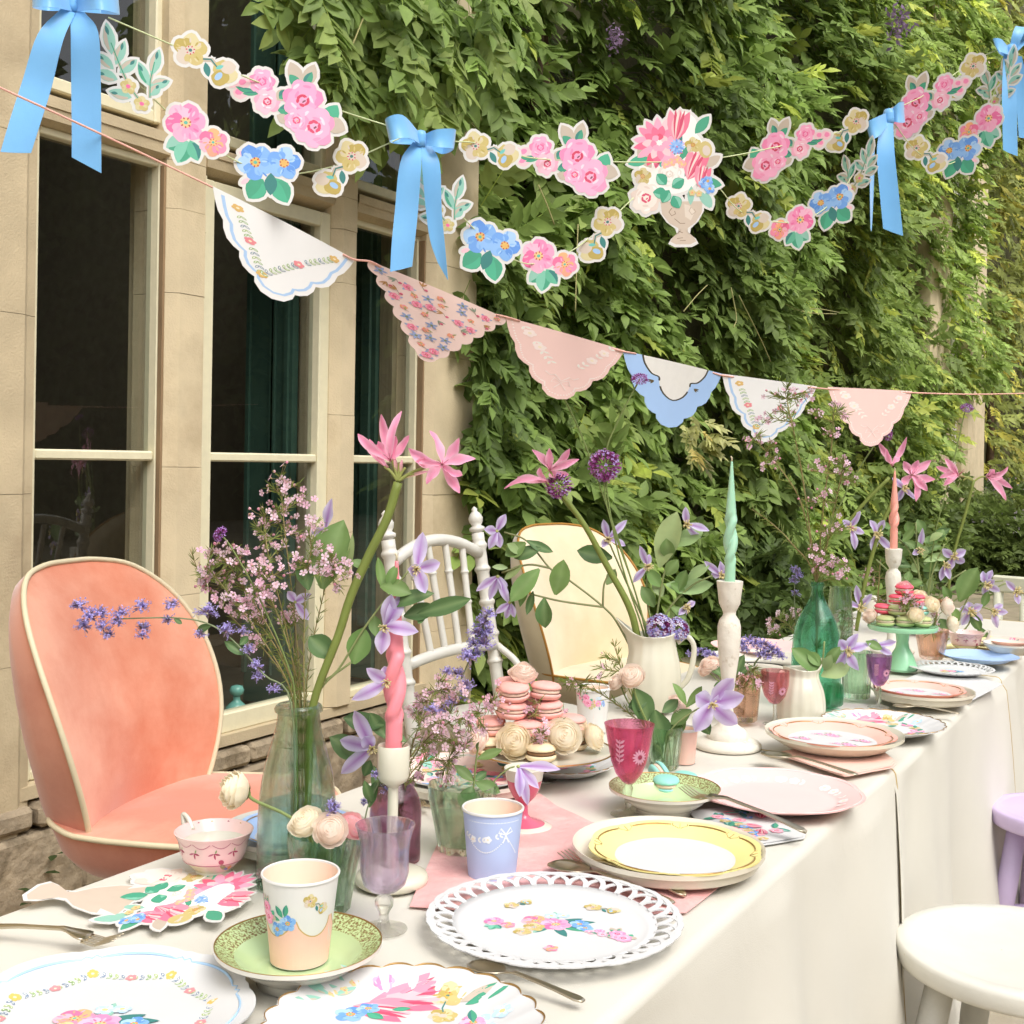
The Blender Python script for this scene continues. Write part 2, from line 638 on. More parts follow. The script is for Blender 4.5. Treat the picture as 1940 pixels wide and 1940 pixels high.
for k, (a, b) in enumerate(mul):
    mo = part(house, 'mullion', box(a + .02, b - .02, WALL + .06, WALL + .2, SILL, TOPZ), stone_pale, smooth=False)
    zs = [SILL, .75, 1.12, 1.62, TR0 - .12, TR0 + .02, TR1 + .05, 2.75, 3.4, 4.3, TOPZ] if k == 0 else [SILL, .9, 1.3, 1.75, TR0 - .05, TR0 + .06, TR1 + .02, 2.9, 3.6, TOPZ]
    stack(mo, a, b, WALL, WALL + .16, zs, stone_pale)
po = part(house, 'pier', box(pier3[0] + .02, pier3[1] - .012, WALL + .06, 3.1, 0, TOPZ), stone, smooth=False)
stack(po, pier3[0], pier3[1], WALL, WALL + .3, [.1, .5, 1.02, 1.55, 1.9, 2.45, 3.0, 3.7, TOPZ], stone_pale)
spans = [(xL + .02, mul[0][0]), (mul[0][1], mul[1][0]), (mul[1][1], pier3[0])]
for a, b in spans:
    tz = [(WALL + .2, TR0 + .03), (WALL + .09, TR0 + .005), (WALL + .02, TR0 + .03), (WALL + .012, TR0 + .09), (WALL + .012, TR1 - .05), (WALL + .07, TR1), (WALL + .2, TR1 + .015)]
    n = len(tz)
    Vt = [V3(x, yy, zz) for x in (a - .004, b + .004) for yy, zz in tz]
    Ft = [tuple(range(n)), tuple(range(2 * n - 1, n - 1, -1))] + [(i, (i + 1) % n, n + (i + 1) % n, n + i) for i in range(n)]
    part(house, 'transom', (Vt, Ft), stone, smooth=False)
# sill and the rough plinth of separate stones under it
part(house, 'sill', prism([(-2, WALL + .012), (pier3[1] - .02, WALL + .012), (pier3[1] - .02, WALL + .22), (-2, WALL + .22)], SILL - .035, SILL - .002), stone, smooth=False)
plo = part(house, 'plinth', box(-2.05, pier3[1] - .03, WALL + .05, WALL + .3, 0, SILL - .036), stone_rough, smooth=False)
zz = 0.0
while zz < SILL - .04:
    hh = min(random.uniform(.13, .22), SILL - .036 - zz)
    x = -2.05
    while x < pier3[1] - .05:
        wd = min(random.uniform(.2, .5), pier3[1] - x)
        part(plo, 'stone', box(x, x + wd - .01, WALL - .03 + random.uniform(0, .03), WALL + .045, zz, zz + hh - .01, .012), stone_rough, smooth=False)
        x += wd
    zz += hh
# ---- window lights
def window(a, b, z0, z1, yf, fw, bar=None, casement=False, fm=cream):
    wo_ = part(house, 'window', box(a, b, yf + .035, yf + .06, z1 - fw * .6, z1), fm, smooth=False)
    wo_['label'] = 'cream framed window light with dark panes'
    for nm, g in (('frame', box(a, a + fw, yf, yf + .05, z0, z1 - .001, .004)), ('frame', box(b - fw, b, yf - .001, yf + .05, z0, z1 - .001, .004)),
                  ('frame', box(a + fw, b - fw, yf + .001, yf + .034, z1 - fw, z1 - .002, .003)), ('frame', box(a + fw, b - fw, yf + .001, yf + .05, z0, z0 + fw * 1.2, .004))):
        part(wo_, nm, g, fm, smooth=False)
    zb = [z0 + fw * 1.2]
    if bar is not None:
        part(wo_, 'glazing_bar', box(a + fw, b - fw, yf + .004, yf + .045, bar - .014, bar + .014, .005), cream, smooth=False)
        zb += [bar - .014, bar + .014]
    zb.append(z1 - fw)
    for q in range(0, len(zb), 2):
        part(wo_, 'pane', ([V3(a + fw, yf + .03, zb[q]), V3(b - fw, yf + .03 + random.uniform(-.002, .002), zb[q]), V3(b - fw, yf + .03, zb[q + 1]), V3(a + fw, yf + .03 + random.uniform(-.002, .002), zb[q + 1])], [(0, 1, 2, 3)]), pane_glass, smooth=False)
    if casement:
        part(wo_, 'hinge', box(a - .012, a + .004, yf - .012, yf + .02, ZW(400, 905), ZW(400, 845), .002), cream, smooth=False)
        part(wo_, 'hinge', box(a - .012, a + .004, yf - .012, yf + .02, ZW(400, 440), ZW(400, 330), .002), cream, smooth=False)
    return wo_
BAR = ZW(300, 864)
window(spans[0][0] - .01, spans[0][1] + .012, SILL, TR0 + .02, WALL + .05, .022, BAR)
window(spans[1][0] - .004, spans[1][1] + .004, ZW(520, 1372), TR0 + .0, WALL + .035, .05, BAR, True)
window(spans[2][0] - .01, spans[2][1] + .01, SILL, TR0 + .02, WALL + .06, .024, BAR, fm=cream)
for a, b in spans:
    window(a - .01, b + .01, TR1 + .012, TOPZ, WALL + .06, .03, None)
# ---- the dim room behind
Xr0, Xr1 = -2, pier3[1] - .02
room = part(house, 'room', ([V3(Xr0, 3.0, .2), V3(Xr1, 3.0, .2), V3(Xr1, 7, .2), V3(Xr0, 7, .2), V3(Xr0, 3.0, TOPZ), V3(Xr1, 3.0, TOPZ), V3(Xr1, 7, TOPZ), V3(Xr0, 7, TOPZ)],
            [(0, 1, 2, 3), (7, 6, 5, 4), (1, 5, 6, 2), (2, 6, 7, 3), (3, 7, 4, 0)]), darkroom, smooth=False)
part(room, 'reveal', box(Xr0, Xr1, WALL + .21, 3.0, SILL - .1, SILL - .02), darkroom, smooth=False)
def same_x(px, X, py=865):        # Y where the plane x = X is seen at column px
    d = ray(px, py)
    return d.y * X / d.x
x2 = spans[1][1] - .06
s2 = part(house, 'shutter', box(x2, x2 + .03, WALL + .14, same_x(468, x2), SILL, 3.6), shut, smooth=False)
for f0, f1 in ((.06, .075), (.35, .365), (.385, .40), (.93, .945)):
    ya, yb = WALL + .14, same_x(468, x2)
    part(s2, 'moulding', box(x2 - .012, x2 - .001, ya + (yb - ya) * f0, ya + (yb - ya) * f1 + .012, SILL + .1, 3.3), shut, smooth=False)
x3 = spans[2][1] - .03
part(house, 'shutter', box(x3, x3 + .03, WALL + .16, same_x(716, x3), SILL, 3.6), shutwood, smooth=False)
s3 = part(house, 'shutter', box(x3 - .02, x3 + .02, same_x(716, x3) + .004, same_x(640, x3), SILL, 3.6), shut, smooth=False)
part(s3, 'panel', box(x3 - .035, x3 - .021, same_x(708, x3), same_x(690, x3), SILL + .2, 2.6, .004), shut, smooth=False)
part(house, 'reveal_board', box(pier3[0] - .008, pier3[0] + .004, WALL + .032, WALL + .058, SILL, TR0), oldwood, smooth=False)
part(house, 'reveal_board', box(mul[0][0] - .008, mul[0][0] + .004, WALL + .032, WALL + .048, SILL, TR0), oldwood, smooth=False)
# ---- wall behind the climber and the second bay far off
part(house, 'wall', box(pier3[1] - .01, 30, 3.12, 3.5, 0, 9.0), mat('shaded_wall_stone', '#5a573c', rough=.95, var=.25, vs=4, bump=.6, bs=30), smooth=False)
def far_pier(pa, pb, m_=stone_pale):
    a, b = XW(pa, WALL), XW(pb, WALL)
    fp = part(house, 'pier', box(a + .03, b - .03, WALL + .05, 3.12, 0, 6.5), m_, smooth=False)
    stack(fp, a, b, WALL, WALL + .3, [0.05, .9, 1.8, 2.7, 3.6, 4.5, 6.5], m_, ch=.06)
far_pier(1832, 1866)
far_pier(1770, 1800)
part(house, 'window', box(XW(1798), XW(1834), WALL + .12, WALL + .16, .5, 6.2), mat('far_white_frame', '#e4ded0', rough=.5), smooth=False)

# ---- small things in the window
t = thing('scent_bottle', 'small turquoise glass bottle with stopper on the window sill', 'bottle', (XW(448, 2.78, 1345), 2.78, SILL - .019))
tq = mat('turquoise_glass', '#7fbfb4', rough=.15, coat=.6)
part(t, 'body', lathe([(0, 0), (.03, 0), (.036, .012), (.034, .05), (.02, .062), (.012, .07), (.012, .082)], 24), tq)
part(t, 'stopper', lathe([(.011, .083), (.022, .092), (.024, .104), (.018, .116), (0, .12)], 24), tq)
tb = thing('sideboard', 'brown wooden sideboard dimly seen through the tall left window', 'sideboard', (1.6, 4.6, .2))
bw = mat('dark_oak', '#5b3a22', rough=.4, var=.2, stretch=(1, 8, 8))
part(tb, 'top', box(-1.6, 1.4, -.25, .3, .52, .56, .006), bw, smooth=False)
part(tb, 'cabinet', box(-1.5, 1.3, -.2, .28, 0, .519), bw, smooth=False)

# ---- tall hedge across the lawn, seen only as the dark reflection in the panes
def leafquads(n, fn, size, seed=1):
    r = np.random.RandomState(seed)
    c = fn(r, n)
    a = r.uniform(-1, 1, (n, 3)); a /= np.linalg.norm(a, axis=1)[:, None]
    b = np.cross(a, r.uniform(-1, 1, (n, 3))); b /= np.linalg.norm(b, axis=1)[:, None]
    s = size * r.uniform(.6, 1.3, (n, 1))
    V = np.stack([c - a * s, c - b * s * .5, c + a * s, c + b * s * .5], 1).reshape(-1, 3)
    F = np.arange(n * 4).reshape(n, 4)
    return V, F
def hedge_pts(r, n):
    x = r.uniform(-14, 30, n)
    z = r.uniform(0, 6.6, n)
    bul = np.sin(x * .7) * .5 + np.sin(x * 1.9 + z) * .3
    y = -9.2 + bul + r.uniform(-.6, .2, n) - .05 * z
    return np.stack([x, y, z], 1)
hV, hF = leafquads(26000, hedge_pts, .22)
hc = np.repeat(np.random.uniform(.6, 1.3, (26000, 1)) * np.array([[.13, .17, .06]]), 4, 0)
hedge = thing('hedge', 'tall dark garden hedge mirrored in the window panes', 'hedge', (8, -9.6, 0))
LEAFM = mat('leaf_green', attr=True, rough=.5, var=.14, vs=25, translucent=.42, spec=.3)
o = link('foliage', np_mesh('foliage', hV - np.array([8, -9.6, 0]), hF, hc, False), LEAFM, hedge)
o['kind'] = 'stuff'
part(hedge, 'core', box(-22, 22, -1.2, -.2, 0, 6.3), mat('hedge_core', '#1c2410', rough=1), smooth=False)
# ================================================================== the climber on the wall
def leaflet(L, W, fold=.25, droop=.15, lod=0):
    if lod == 0:
        rows = [(.12, .45), (.38, 1.0), (.68, .72)]
    else:
        rows = [(.4, 1.0)]
    V = [(0, 0, 0)]
    for t, h in rows:
        z = -droop * L * t * t
        V += [(t * L, h * W / 2, z + fold * h * W / 2), (t * L, 0, z), (t * L, -h * W / 2, z + fold * h * W / 2)]
    V.append((L, 0, -droop * L))
    F = [(0, 2, 1), (0, 3, 2)]
    for r in range(len(rows) - 1):
        a, b = 1 + 3 * r, 4 + 3 * r
        F += [(a, a + 1, b + 1), (a, b + 1, b), (a + 1, a + 2, b + 2), (a + 1, b + 2, b + 1)]
    a, e = 1 + 3 * (len(rows) - 1), len(V) - 1
    F += [(a, a + 1, e), (a + 1, a + 2, e)]
    return np.array(V, float), np.array(F)
def frond(seed, lod=0, L=.25, pairs=5, ll=.100, lw=.052):
    """a pinnate leaf along local X, upper side +Z, hanging at its end"""
    r = np.random.RandomState(seed)
    VV, FF, CC = [], [], []
    def add(V, F, c):
        FF.append(F + sum(len(v) for v in VV))
        VV.append(V)
        CC.append(np.tile(c, (len(V), 1)))
    def pos(t):
        return np.array([L * t * (1 - .08 * t), 0, -.22 * L * t * t])
    for k in range(pairs + 1):
        t = .3 + .7 * k / pairs
        p = pos(t)
        sides = (1, -1) if k < pairs else (0,)
        for s in sides:
            sc = (1 - .25 * abs(t - .7)) * r.uniform(.85, 1.1)
            V, F = leaflet(ll * sc, lw * sc * r.uniform(.9, 1.1), r.uniform(.12, .4), r.uniform(.05, .35), lod)
            az = s * r.uniform(.75, 1.05)
            M = np.array((Matrix.Rotation(az, 3, 'Z') @ Matrix.Rotation(r.uniform(-.1, .3), 3, 'Y') @ Matrix.Rotation(r.uniform(-.5, .5), 3, 'X')))
            add(V @ M.T + p, F, np.array([1, 1, 1.]) * r.uniform(.8, 1.2))
    # rachis: a thin three-sided strip
    ts = np.linspace(0, 1, 4 if lod else 6)
    w_ = .0016
    V = np.concatenate([[pos(t) + (0, w_, 0), pos(t) + (0, -w_, 0)] for t in ts])
    F = []
    for i in range(len(ts) - 1):
        F += [(2 * i, 2 * i + 1, 2 * i + 3), (2 * i, 2 * i + 3, 2 * i + 2)]
    add(V, np.array(F), np.array([1.3, 1.25, .9]))
    return np.concatenate(VV), np.concatenate(FF), np.concatenate(CC)
def frames(d, n_):
    """rotation matrices with X along d and Z near n_"""
    x = d / np.linalg.norm(d, axis=1)[:, None]
    y = np.cross(n_, x)
    y /= np.linalg.norm(y, axis=1)[:, None] + 1e-9
    z = np.cross(x, y)
    return np.stack([x, y, z], 2)
def spread(var, P, R, sc, tint):
    """many copies of leaf shapes as one numpy mesh"""
    V_, F_, C_ = [], [], []
    off = 0
    idx = np.arange(len(P)) % len(var)
    for k, (v, f, c) in enumerate(var):
        m_ = idx == k
        if not m_.any():
            continue
        p, r, s, t = P[m_], R[m_], sc[m_], tint[m_]
        VV = np.einsum('nij,vj->nvi', r, v) * s[:, None, None] + p[:, None, :]
        CC = c[None] * t[:, None, :]
        nn = len(p)
        FF = f[None] + (np.arange(nn) * len(v))[:, None, None] + off
        off += nn * len(v)
        V_.append(VV.reshape(-1, 3)); F_.append(FF.reshape(-1, 3)); C_.append(CC.reshape(-1, 3))
    return np.concatenate(V_), np.concatenate(F_), np.concatenate(C_)
rs = np.random.RandomState(11)
NEAR = [frond(k) for k in range(6)]
FAR = [frond(20 + k, 1, pairs=5) for k in range(5)]
X0 = pier3[1]
XF = XW(1832)
def bulge(x, z):
    b = .34 + .16 * np.sin(x * 1.7 + z * .9) + .13 * np.sin(x * .8 - z * 1.9 + 1) + .10 * np.sin(x * 3.7 + z * 3.1) + .08 * np.sin(z * 5.3 - x * 2.2)
    b = b + .35 * np.exp(-((x - XF + 1.5) / 1.4) ** 2 - ((z - 2.15) / .62) ** 2)
    b = b + .25 * np.clip((z - 2.4) / 2, 0, 1)
    b = b + .25 * np.exp(-((x - X0 - 1.2) / .8) ** 2 - ((z - .9) / .55) ** 2)
    b = b - .30 * np.exp(-((x - X0 - .25) / .35) ** 2 - ((z - 1.45) / .5) ** 2)
    return b
def fol_set(n, x0, x1, yb, zfun, layers=.34, seed=0, lean=.0, tint0=(.245, .345, .092), yv=.0):
    r = np.random.RandomState(seed)
    x = r.uniform(x0, x1, n)
    d0 = x * .9
    z = r.uniform(0, 1, n) ** .95 * zfun(x)
    dep = r.uniform(0, 1, n) ** 1.6 * layers
    y = yb - bulge(x, z) + dep
    P = np.stack([x, y, z], 1)
    D = np.stack([r.normal(-.12 + lean, .6, n), r.normal(-.6, .3, n), r.normal(-.38, .35, n)], 1)
    Nn = np.stack([r.normal(-.1, .25, n), r.normal(-.75, .2, n), r.normal(.75, .2, n)], 1)
    R = frames(D, Nn)
    s = r.uniform(.62, 1.3, n)
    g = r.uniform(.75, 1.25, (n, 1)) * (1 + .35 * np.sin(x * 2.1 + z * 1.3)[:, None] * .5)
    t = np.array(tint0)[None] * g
    t = t * (1 + .30 * np.clip((x - 7) / 8, 0, 1))[:, None] * np.array([[1, 1, 1.0]])  # aerial haze put into the leaf colour: paler towards the far end
    yl = (r.uniform(0, 1, n) < .08 + yv)[:, None]
    t = np.where(yl, t * np.array([[1.75, 1.45, 1.15]]), t)
    return P, R, s, t, dep
wist = thing('wisteria', 'dense green wisteria climbing the house wall beside the bay window', 'wisteria', (X0 + .2, 3.05, 0))
WO = np.array(wist.location)
zf = lambda x: 1.5 + .42 * (x * .95 + 1.2)
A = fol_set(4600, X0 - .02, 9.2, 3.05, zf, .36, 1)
# spray hanging over the upper lights of the bay window
def over(n, seed):
    r = np.random.RandomState(seed)
    px = 560 + 380 * r.uniform(0, 1, n) ** .75
    lo = np.interp(px, [540, 600, 660, 720, 800, 870, 930], [95, 110, 150, 190, 200, 175, 200])
    py = -120 + (lo + 100) * r.uniform(0, 1, n) ** .8
    yy = 2.28 + r.uniform(0, .3, n)
    P = np.array([atY(a, b, c) for a, b, c in zip(px, py, yy)])
    D = np.stack([r.normal(-.35, .45, n), r.normal(-.35, .3, n), r.normal(-.8, .3, n)], 1)
    R = frames(D, np.stack([r.normal(-.15, .25, n), r.normal(-.8, .2, n), r.normal(.6, .2, n)], 1))
    t = np.array([[.245, .35, .092]]) * r.uniform(.8, 1.25, (n, 1))
    return P, R, r.uniform(.75, 1.05, n), t, r.uniform(0, .1, n)
B = over(230, 5)
# shoots that cross the corner of the pier lower down
def corner(n, seed):
    r = np.random.RandomState(seed)
    py = r.uniform(430, 960, n)
    px = 905 + r.uniform(-18, 70, n)
    P = np.array([atY(a, b, 2.5 + r.uniform(0, .25)) for a, b in zip(px, py)])
    D = np.stack([r.normal(-.2, .4, n), r.normal(-.4, .3, n), r.normal(-.7, .3, n)], 1)
    R = frames(D, np.stack([r.normal(-.1, .25, n), r.normal(-.8, .2, n), r.normal(.6, .2, n)], 1))
    return P, R, r.uniform(.6, .9, n), np.array([[.16, .24, .06]]) * r.uniform(.7, 1.2, (n, 1)), r.uniform(0, .3, n)
Cc = corner(60, 6)
P, R, s, t, dep = [np.concatenate(q) for q in zip(A, B, Cc)]
# the nearest three hundred leaves are single objects, the rest one mass
size = s / np.maximum(.1, (P @ np.array(fwd))) - dep * .35
pxs = 970 + FOC * (P @ np.array(rgt)) / (P @ np.array(fwd))
vis = (P[:, 2] > .3) & (pxs > 500) & (pxs < 1950)
order = np.argsort(np.where(vis, -size, 1e3))
sel = np.zeros(len(P), bool)
sel[order[:295]] = True
bases = []
for k, (v, f, c) in enumerate(NEAR):
    for tt in ((.245, .35, .092), (.21, .30, .08), (.32, .41, .12)):
        me = np_mesh('leaf', v, f, c * np.array(tt))
        me.materials.append(LEAFM)
        bases.append(me)
for i in np.nonzero(sel)[0]:
    M = Matrix(R[i].tolist()).to_4x4() @ S(float(s[i]))
    M.translation = Vector(P[i] - WO)
    o = link('leaf', random.choice(bases), None, wist)
    o.matrix_local = M
ns = ~sel
V_, F_, C_ = spread(NEAR, P[ns], R[ns], s[ns], t[ns])
o = link('foliage', np_mesh('foliage', V_ - WO, F_, C_), LEAFM, wist)
o['kind'] = 'stuff'
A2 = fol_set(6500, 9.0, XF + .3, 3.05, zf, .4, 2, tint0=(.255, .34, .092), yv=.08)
px2 = 970 + FOC * (A2[0] @ np.array(rgt)) / (A2[0] @ np.array(fwd))
keep = ~((px2 > 1800) & (A2[0][:, 2] < 2.0))
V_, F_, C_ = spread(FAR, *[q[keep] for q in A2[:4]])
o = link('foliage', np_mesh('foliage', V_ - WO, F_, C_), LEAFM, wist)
o['kind'] = 'stuff'
bark = mat('wisteria_bark', '#5a4735', rough=.95, var=.3, vs=20, bump=.6, bs=40)
for k in range(5):
    x = X0 + .12 + .1 * k + (.5 if k > 2 else 0)
    pts = [V3(x + .07 * math.sin(z * 3 + k), 2.92 + .06 * math.cos(z * 2.3 + k), z) - wist.location for z in np.linspace(0, 3.6, 16)]
    part(wist, 'trunk', tube(pts, [.035, .03, .022][k % 3], 7), bark)
tend = mat('pale_tendril', '#9a9560', rough=.7)
for a, b, c in (((1095, 425), (1092, 510), (1090, 590)), ((1020, 350), (1035, 385), (1050, 425)), ((1340, 540), (1320, 560), (1295, 590)), ((1400, 560), (1440, 640), (1460, 685)),
                ((690, 30), (682, 50), (668, 85)), ((900, 150), (905, 200), (912, 228)), ((1385, 545), (1395, 600), (1390, 620)), ((595, 15), (605, 30), (622, 55)), ((1480, 600), (1540, 585), (1590, 592)), ((1460, 560), (1520, 590), (1585, 595))):
    y0 = 2.3 if a[0] > 1000 or a[0] < 880 else 2.45
    pts = [Vector(p) - wist.location for p in smoothp([atY(*a, y0), atY(*b, y0 - .02), atY(*c, y0 - .03)], 5)]
    part(wist, 'tendril', tube(pts, .0028, 5), tend)
# pale young spray and two late flower heads
yg = fol_set(16, 6.2, 6.6, 2.75, zf, .1, 9, tint0=(.55, .55, .24))
cpt = np.array(atY(1312, 815, 2.35))
yg[0][:] = cpt + rs.uniform(-.1, .1, (16, 3)) * np.array([1, .6, 1.0])
V_, F_, C_ = spread(NEAR, yg[0], yg[1], yg[2] * .62, yg[3])
o = link('young_leaves', np_mesh('young_leaves', V_ - WO, F_, C_), LEAFM, wist)
o['kind'] = 'stuff'
for px, py, yy, q in ((1702, 42, 2.1, .16), (1165, 72, 2.2, .06)):
    c0 = np.array(atY(px, py, yy))
    n = 90
    V_, F_ = leafquads(n, lambda r, n_: c0 + r.normal(0, 1, (n_, 3)) * np.array([q, q * .6, q * 1.2]) * .4, q * .16, 3)
    C_ = np.repeat(np.random.uniform(.6, 1.2, (n, 1)) * np.array([[.30, .20, .33]]), 4, 0)
    o = link('flower_head', np_mesh('flower_head', V_ - WO, F_, C_, False), LEAFM, wist)
    o['kind'] = 'stuff'
# far shrubs past the second bay
fs = thing('climbing_shrub', 'pale yellow green climbing shrub on the far house wall', 'shrub', (XF + 4, 3.0, 0))
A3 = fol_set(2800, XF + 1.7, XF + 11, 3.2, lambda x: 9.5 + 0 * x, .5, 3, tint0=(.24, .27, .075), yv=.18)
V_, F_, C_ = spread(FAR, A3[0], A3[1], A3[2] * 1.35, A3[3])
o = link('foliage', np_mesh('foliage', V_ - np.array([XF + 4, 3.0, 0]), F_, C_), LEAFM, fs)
o['kind'] = 'stuff'
part(fs, 'trunk', tube([V3(0, .05, 0), V3(.1, .0, 1.5), V3(-.1, .05, 3.5)], .06, 7), bark)
def low_shrub(px, py, rad, h, n, tint, label, seed, flower=None):
    p0 = at(px, py, 0)
    t_ = thing('garden_shrub', label, 'shrub', p0, group='low shrubs along the far wall')
    r = np.random.RandomState(seed)
    a, q = r.uniform(0, 6.28, n), np.sqrt(r.uniform(0, 1, n))
    zz_ = r.uniform(.05, 1, n)
    P = np.stack([np.cos(a) * q * rad * np.sqrt(1.15 - zz_), np.sin(a) * q * rad * np.sqrt(1.15 - zz_), zz_ * h], 1)
    D = P * np.array([1, 1, .2]) + r.normal(0, .4, (n, 3)) * rad
    Nn = np.stack([r.normal(-.2, .4, n), r.normal(-.5, .4, n), np.ones(n)], 1)
    V1, F1, C1 = spread(FAR, P, frames(D, Nn), r.uniform(.6, 1.1, n), np.array(tint)[None] * r.uniform(.7, 1.3, (n, 1)))
    o_ = link('foliage', np_mesh('foliage', V1, F1, C1), LEAFM, t_)
    o_['kind'] = 'stuff'
    part(t_, 'stem', tube([V3(0, 0, 0), V3(.03, 0, h * .5), V3(0, .03, h * .8)], .015, 6), bark)
    if flower:
        nf = 160
        V1, F1 = leafquads(nf, lambda r_, m_: np.stack([r_.normal(0, rad * .5, m_), r_.normal(0, rad * .5, m_), h * r_.uniform(.75, 1.25, m_)], 1), .02, seed)
        o_ = link('blossoms', np_mesh('blossoms', V1, F1, np.repeat(np.random.uniform(.7, 1.2, (nf, 1)) * np.array([flower]), 4, 0), False), LEAFM, t_)
        o_['kind'] = 'stuff'
low_shrub(1905, 1075, .9, .75, 500, (.19, .24, .06), 'pale green ferny shrub at the foot of the far wall', 31)
low_shrub(1890, 1062, .6, .85, 260, (.12, .17, .05), 'purple flowering shrub beyond the pale far chair', 32, (.34, .24, .36))
low_shrub(1790, 1085, .9, .9, 420, (.15, .20, .05), 'bright green shrub below the far stone pier', 33)
low_shrub(1700, 1110, .8, .95, 380, (.12, .17, .04), 'mid green shrub growing behind the far end of the table', 34)
low_shrub(1560, 1150, .7, .7, 300, (.11, .16, .04), 'dark green shrub growing at the wall behind the green bottle', 35)
low_shrub(1400, 1225, .5, .6, 260, (.10, .15, .04), 'leafy shrub growing at the wall behind the tall candlestick', 36)
low_shrub(1010, 1330, .35, .6, 200, (.08, .13, .035), 'dark leafy shrub at the wall behind the white spindle chair', 37)
low_shrub(1850, 1100, .8, .7, 380, (.17, .23, .06), 'feathery green shrub left of the pale far chair', 38)
low_shrub(1930, 1105, .7, .6, 340, (.15, .20, .055), 'low green shrub behind the pale far chair', 39, (.42, .36, .40))
low_shrub(1640, 1130, .6, .8, 260, (.13, .19, .05), 'dark shrub between the emerald bottle and the far candlestick', 40)
# weeds at the foot of the plinth
wd_ = thing('weed', 'small green weed growing against the rough plinth by the coral chair', 'weed', atY(95, 1690, WALL - .06))
for k in range(9):
    a = k * .7
    g = leaflet(.05, .022, .2, .2)
    M = T((random.uniform(-.1, .1), 0, random.uniform(-.04, .08))) @ rot('Z', a) @ rot('Y', random.uniform(-.6, .2))
    part(wd_, 'leaf', xf((g[0].tolist(), [tuple(f) for f in g[1]]), M), LEAFM, cols=[(.06, .09, .03)] * len(g[0]))
# ================================================================== table, cloths, chairs
YL = (at(346, 1604).y + at(687, 1481).y) / 2
YR = (at(1424, 1700).y + at(1697, 1453).y) / 2
XA, XB = -1.2, 4.4
wood = mat('plain_table_wood', '#8d6b48', rough=.6, var=.2, stretch=(1, 10, 10))
linen = mat('white_linen', '#d2cec2', rough=.85, var=.03, vs=5, bump=.10, bs=700, sheen=.1)
for xa, xb, lb in ((XA, at(1697, 1455).x - .01, 'long trestle table under the nearest white cloth'), (at(1697, 1455).x, XB, 'long trestle table under the farther white cloths')):
    tt_ = thing('trestle_table', lb, 'table', ((xa + xb) / 2, (YL + YR) / 2, 0.03))
    L = (xb - xa) / 2 - .02
    part(tt_, 'tabletop', box(-L, L, YR - (YL + YR) / 2 + .012, YL - (YL + YR) / 2 - .012, TZ - .090, TZ - .052, .004), wood, smooth=False)
    for sx in (-1, 1):
        for sy in (-1, 1):
            part(tt_, 'leg', box(sx * (L - .15) - .02, sx * (L - .15) + .02, sy * .24 - .02, sy * .24 + .02, 0, TZ - .092), wood, smooth=False)
def cloth(xa, xb, dz, label, seed, hem_l=.33, hem_r=.60):
    nx = max(8, int((xb - xa) / .022))
    prof = []
    for k in range(22):
        prof.append(('L', hem_l * (1 - k / 22)))
    for k in range(7):
        prof.append(('cl', k / 6))
    for k in range(1, 26):
        prof.append(('T', k / 26))
    for k in range(7):
        prof.append(('c', k / 6))
    for k in range(1, 33):
        prof.append(('R', hem_r * k / 32))
    V, F = [], []
    rad = .014
    for i in range(nx + 1):
        x = xa + (xb - xa) * i / nx
        for kd, q in prof:
            n1 = mnoise.noise(V3(x * 4.1 + seed, 1.7, q * 1.5)); n2 = mnoise.noise(V3(x * 1.7 + seed, 7.7, q))
            if kd == 'T':
                yy = YL - rad - (YL - YR - 2 * rad) * q
                zz = TZ - dz + .0016 * mnoise.noise(V3(x * 3, yy * 4, seed)) - .001
            elif kd == 'cl':
                a = q * math.pi / 2
                yy, zz = YL - rad + rad * math.cos(a), TZ - dz - rad + rad * math.sin(a) - .001
            elif kd == 'c':
                a = q * math.pi / 2
                yy, zz = YR + rad - rad * math.sin(a), TZ - dz - rad + rad * math.cos(a) - .001
            elif kd == 'R':
                amp = .008 + .05 * min(1, q / .5)
                yy = YR - amp * (.35 + .45 * math.sin(x * 9.5 + 2.6 * n2 + seed) + .22 * math.sin(x * 23 + 4 * n2) + .6 * n1) - .03 * q
                zz = TZ - dz - rad - q
            else:
                amp = .002 + .03 * q
                yy = YL + amp * (.5 + math.sin(x * 11 + seed) * .5 + n1 * .5)
                zz = TZ - dz - rad - q
            V.append(V3(x + (.004 * n1 if kd in 'RL' else 0), yy, zz))
    m_ = len(prof)
    for i in range(nx):
        for k in range(m_ - 1):
            F.append((i * m_ + k, i * m_ + k + 1, (i + 1) * m_ + k + 1, (i + 1) * m_ + k))
    ct = thing('tablecloth', label, 'tablecloth', (xa, YR, TZ), group='white cloths along the table')
    o = V3(xa, YR, TZ)
    part(ct, 'cloth', ([v - o for v in V], F), linen)
    hp = [V[nx * m_ + k] - o + V3(-.001, 0, 0) for k in range(m_)]
    part(ct, 'hem', tube(hp, .0022, 5, flat=.6), mat('hem_stitching', '#b59d6d', rough=.8))
    hp = [V[k] - o + V3(.001, 0, 0) for k in range(m_)]
    part(ct, 'hem', tube(hp, .0015, 5, flat=.6), MATS['white_linen'])
XC1 = at(1697, 1455).x
XC2 = at(1897, 1278).x
cloth(XA, XC1, 0, 'white tablecloth on the nearest end of the table', 1.3)
cloth(XC1 - .02, XC2, .006, 'white tablecloth on the middle of the table past the seam', 4.1)
cloth(XC2 - .02, XB, .011, 'white tablecloth on the far end of the table', 8.6)

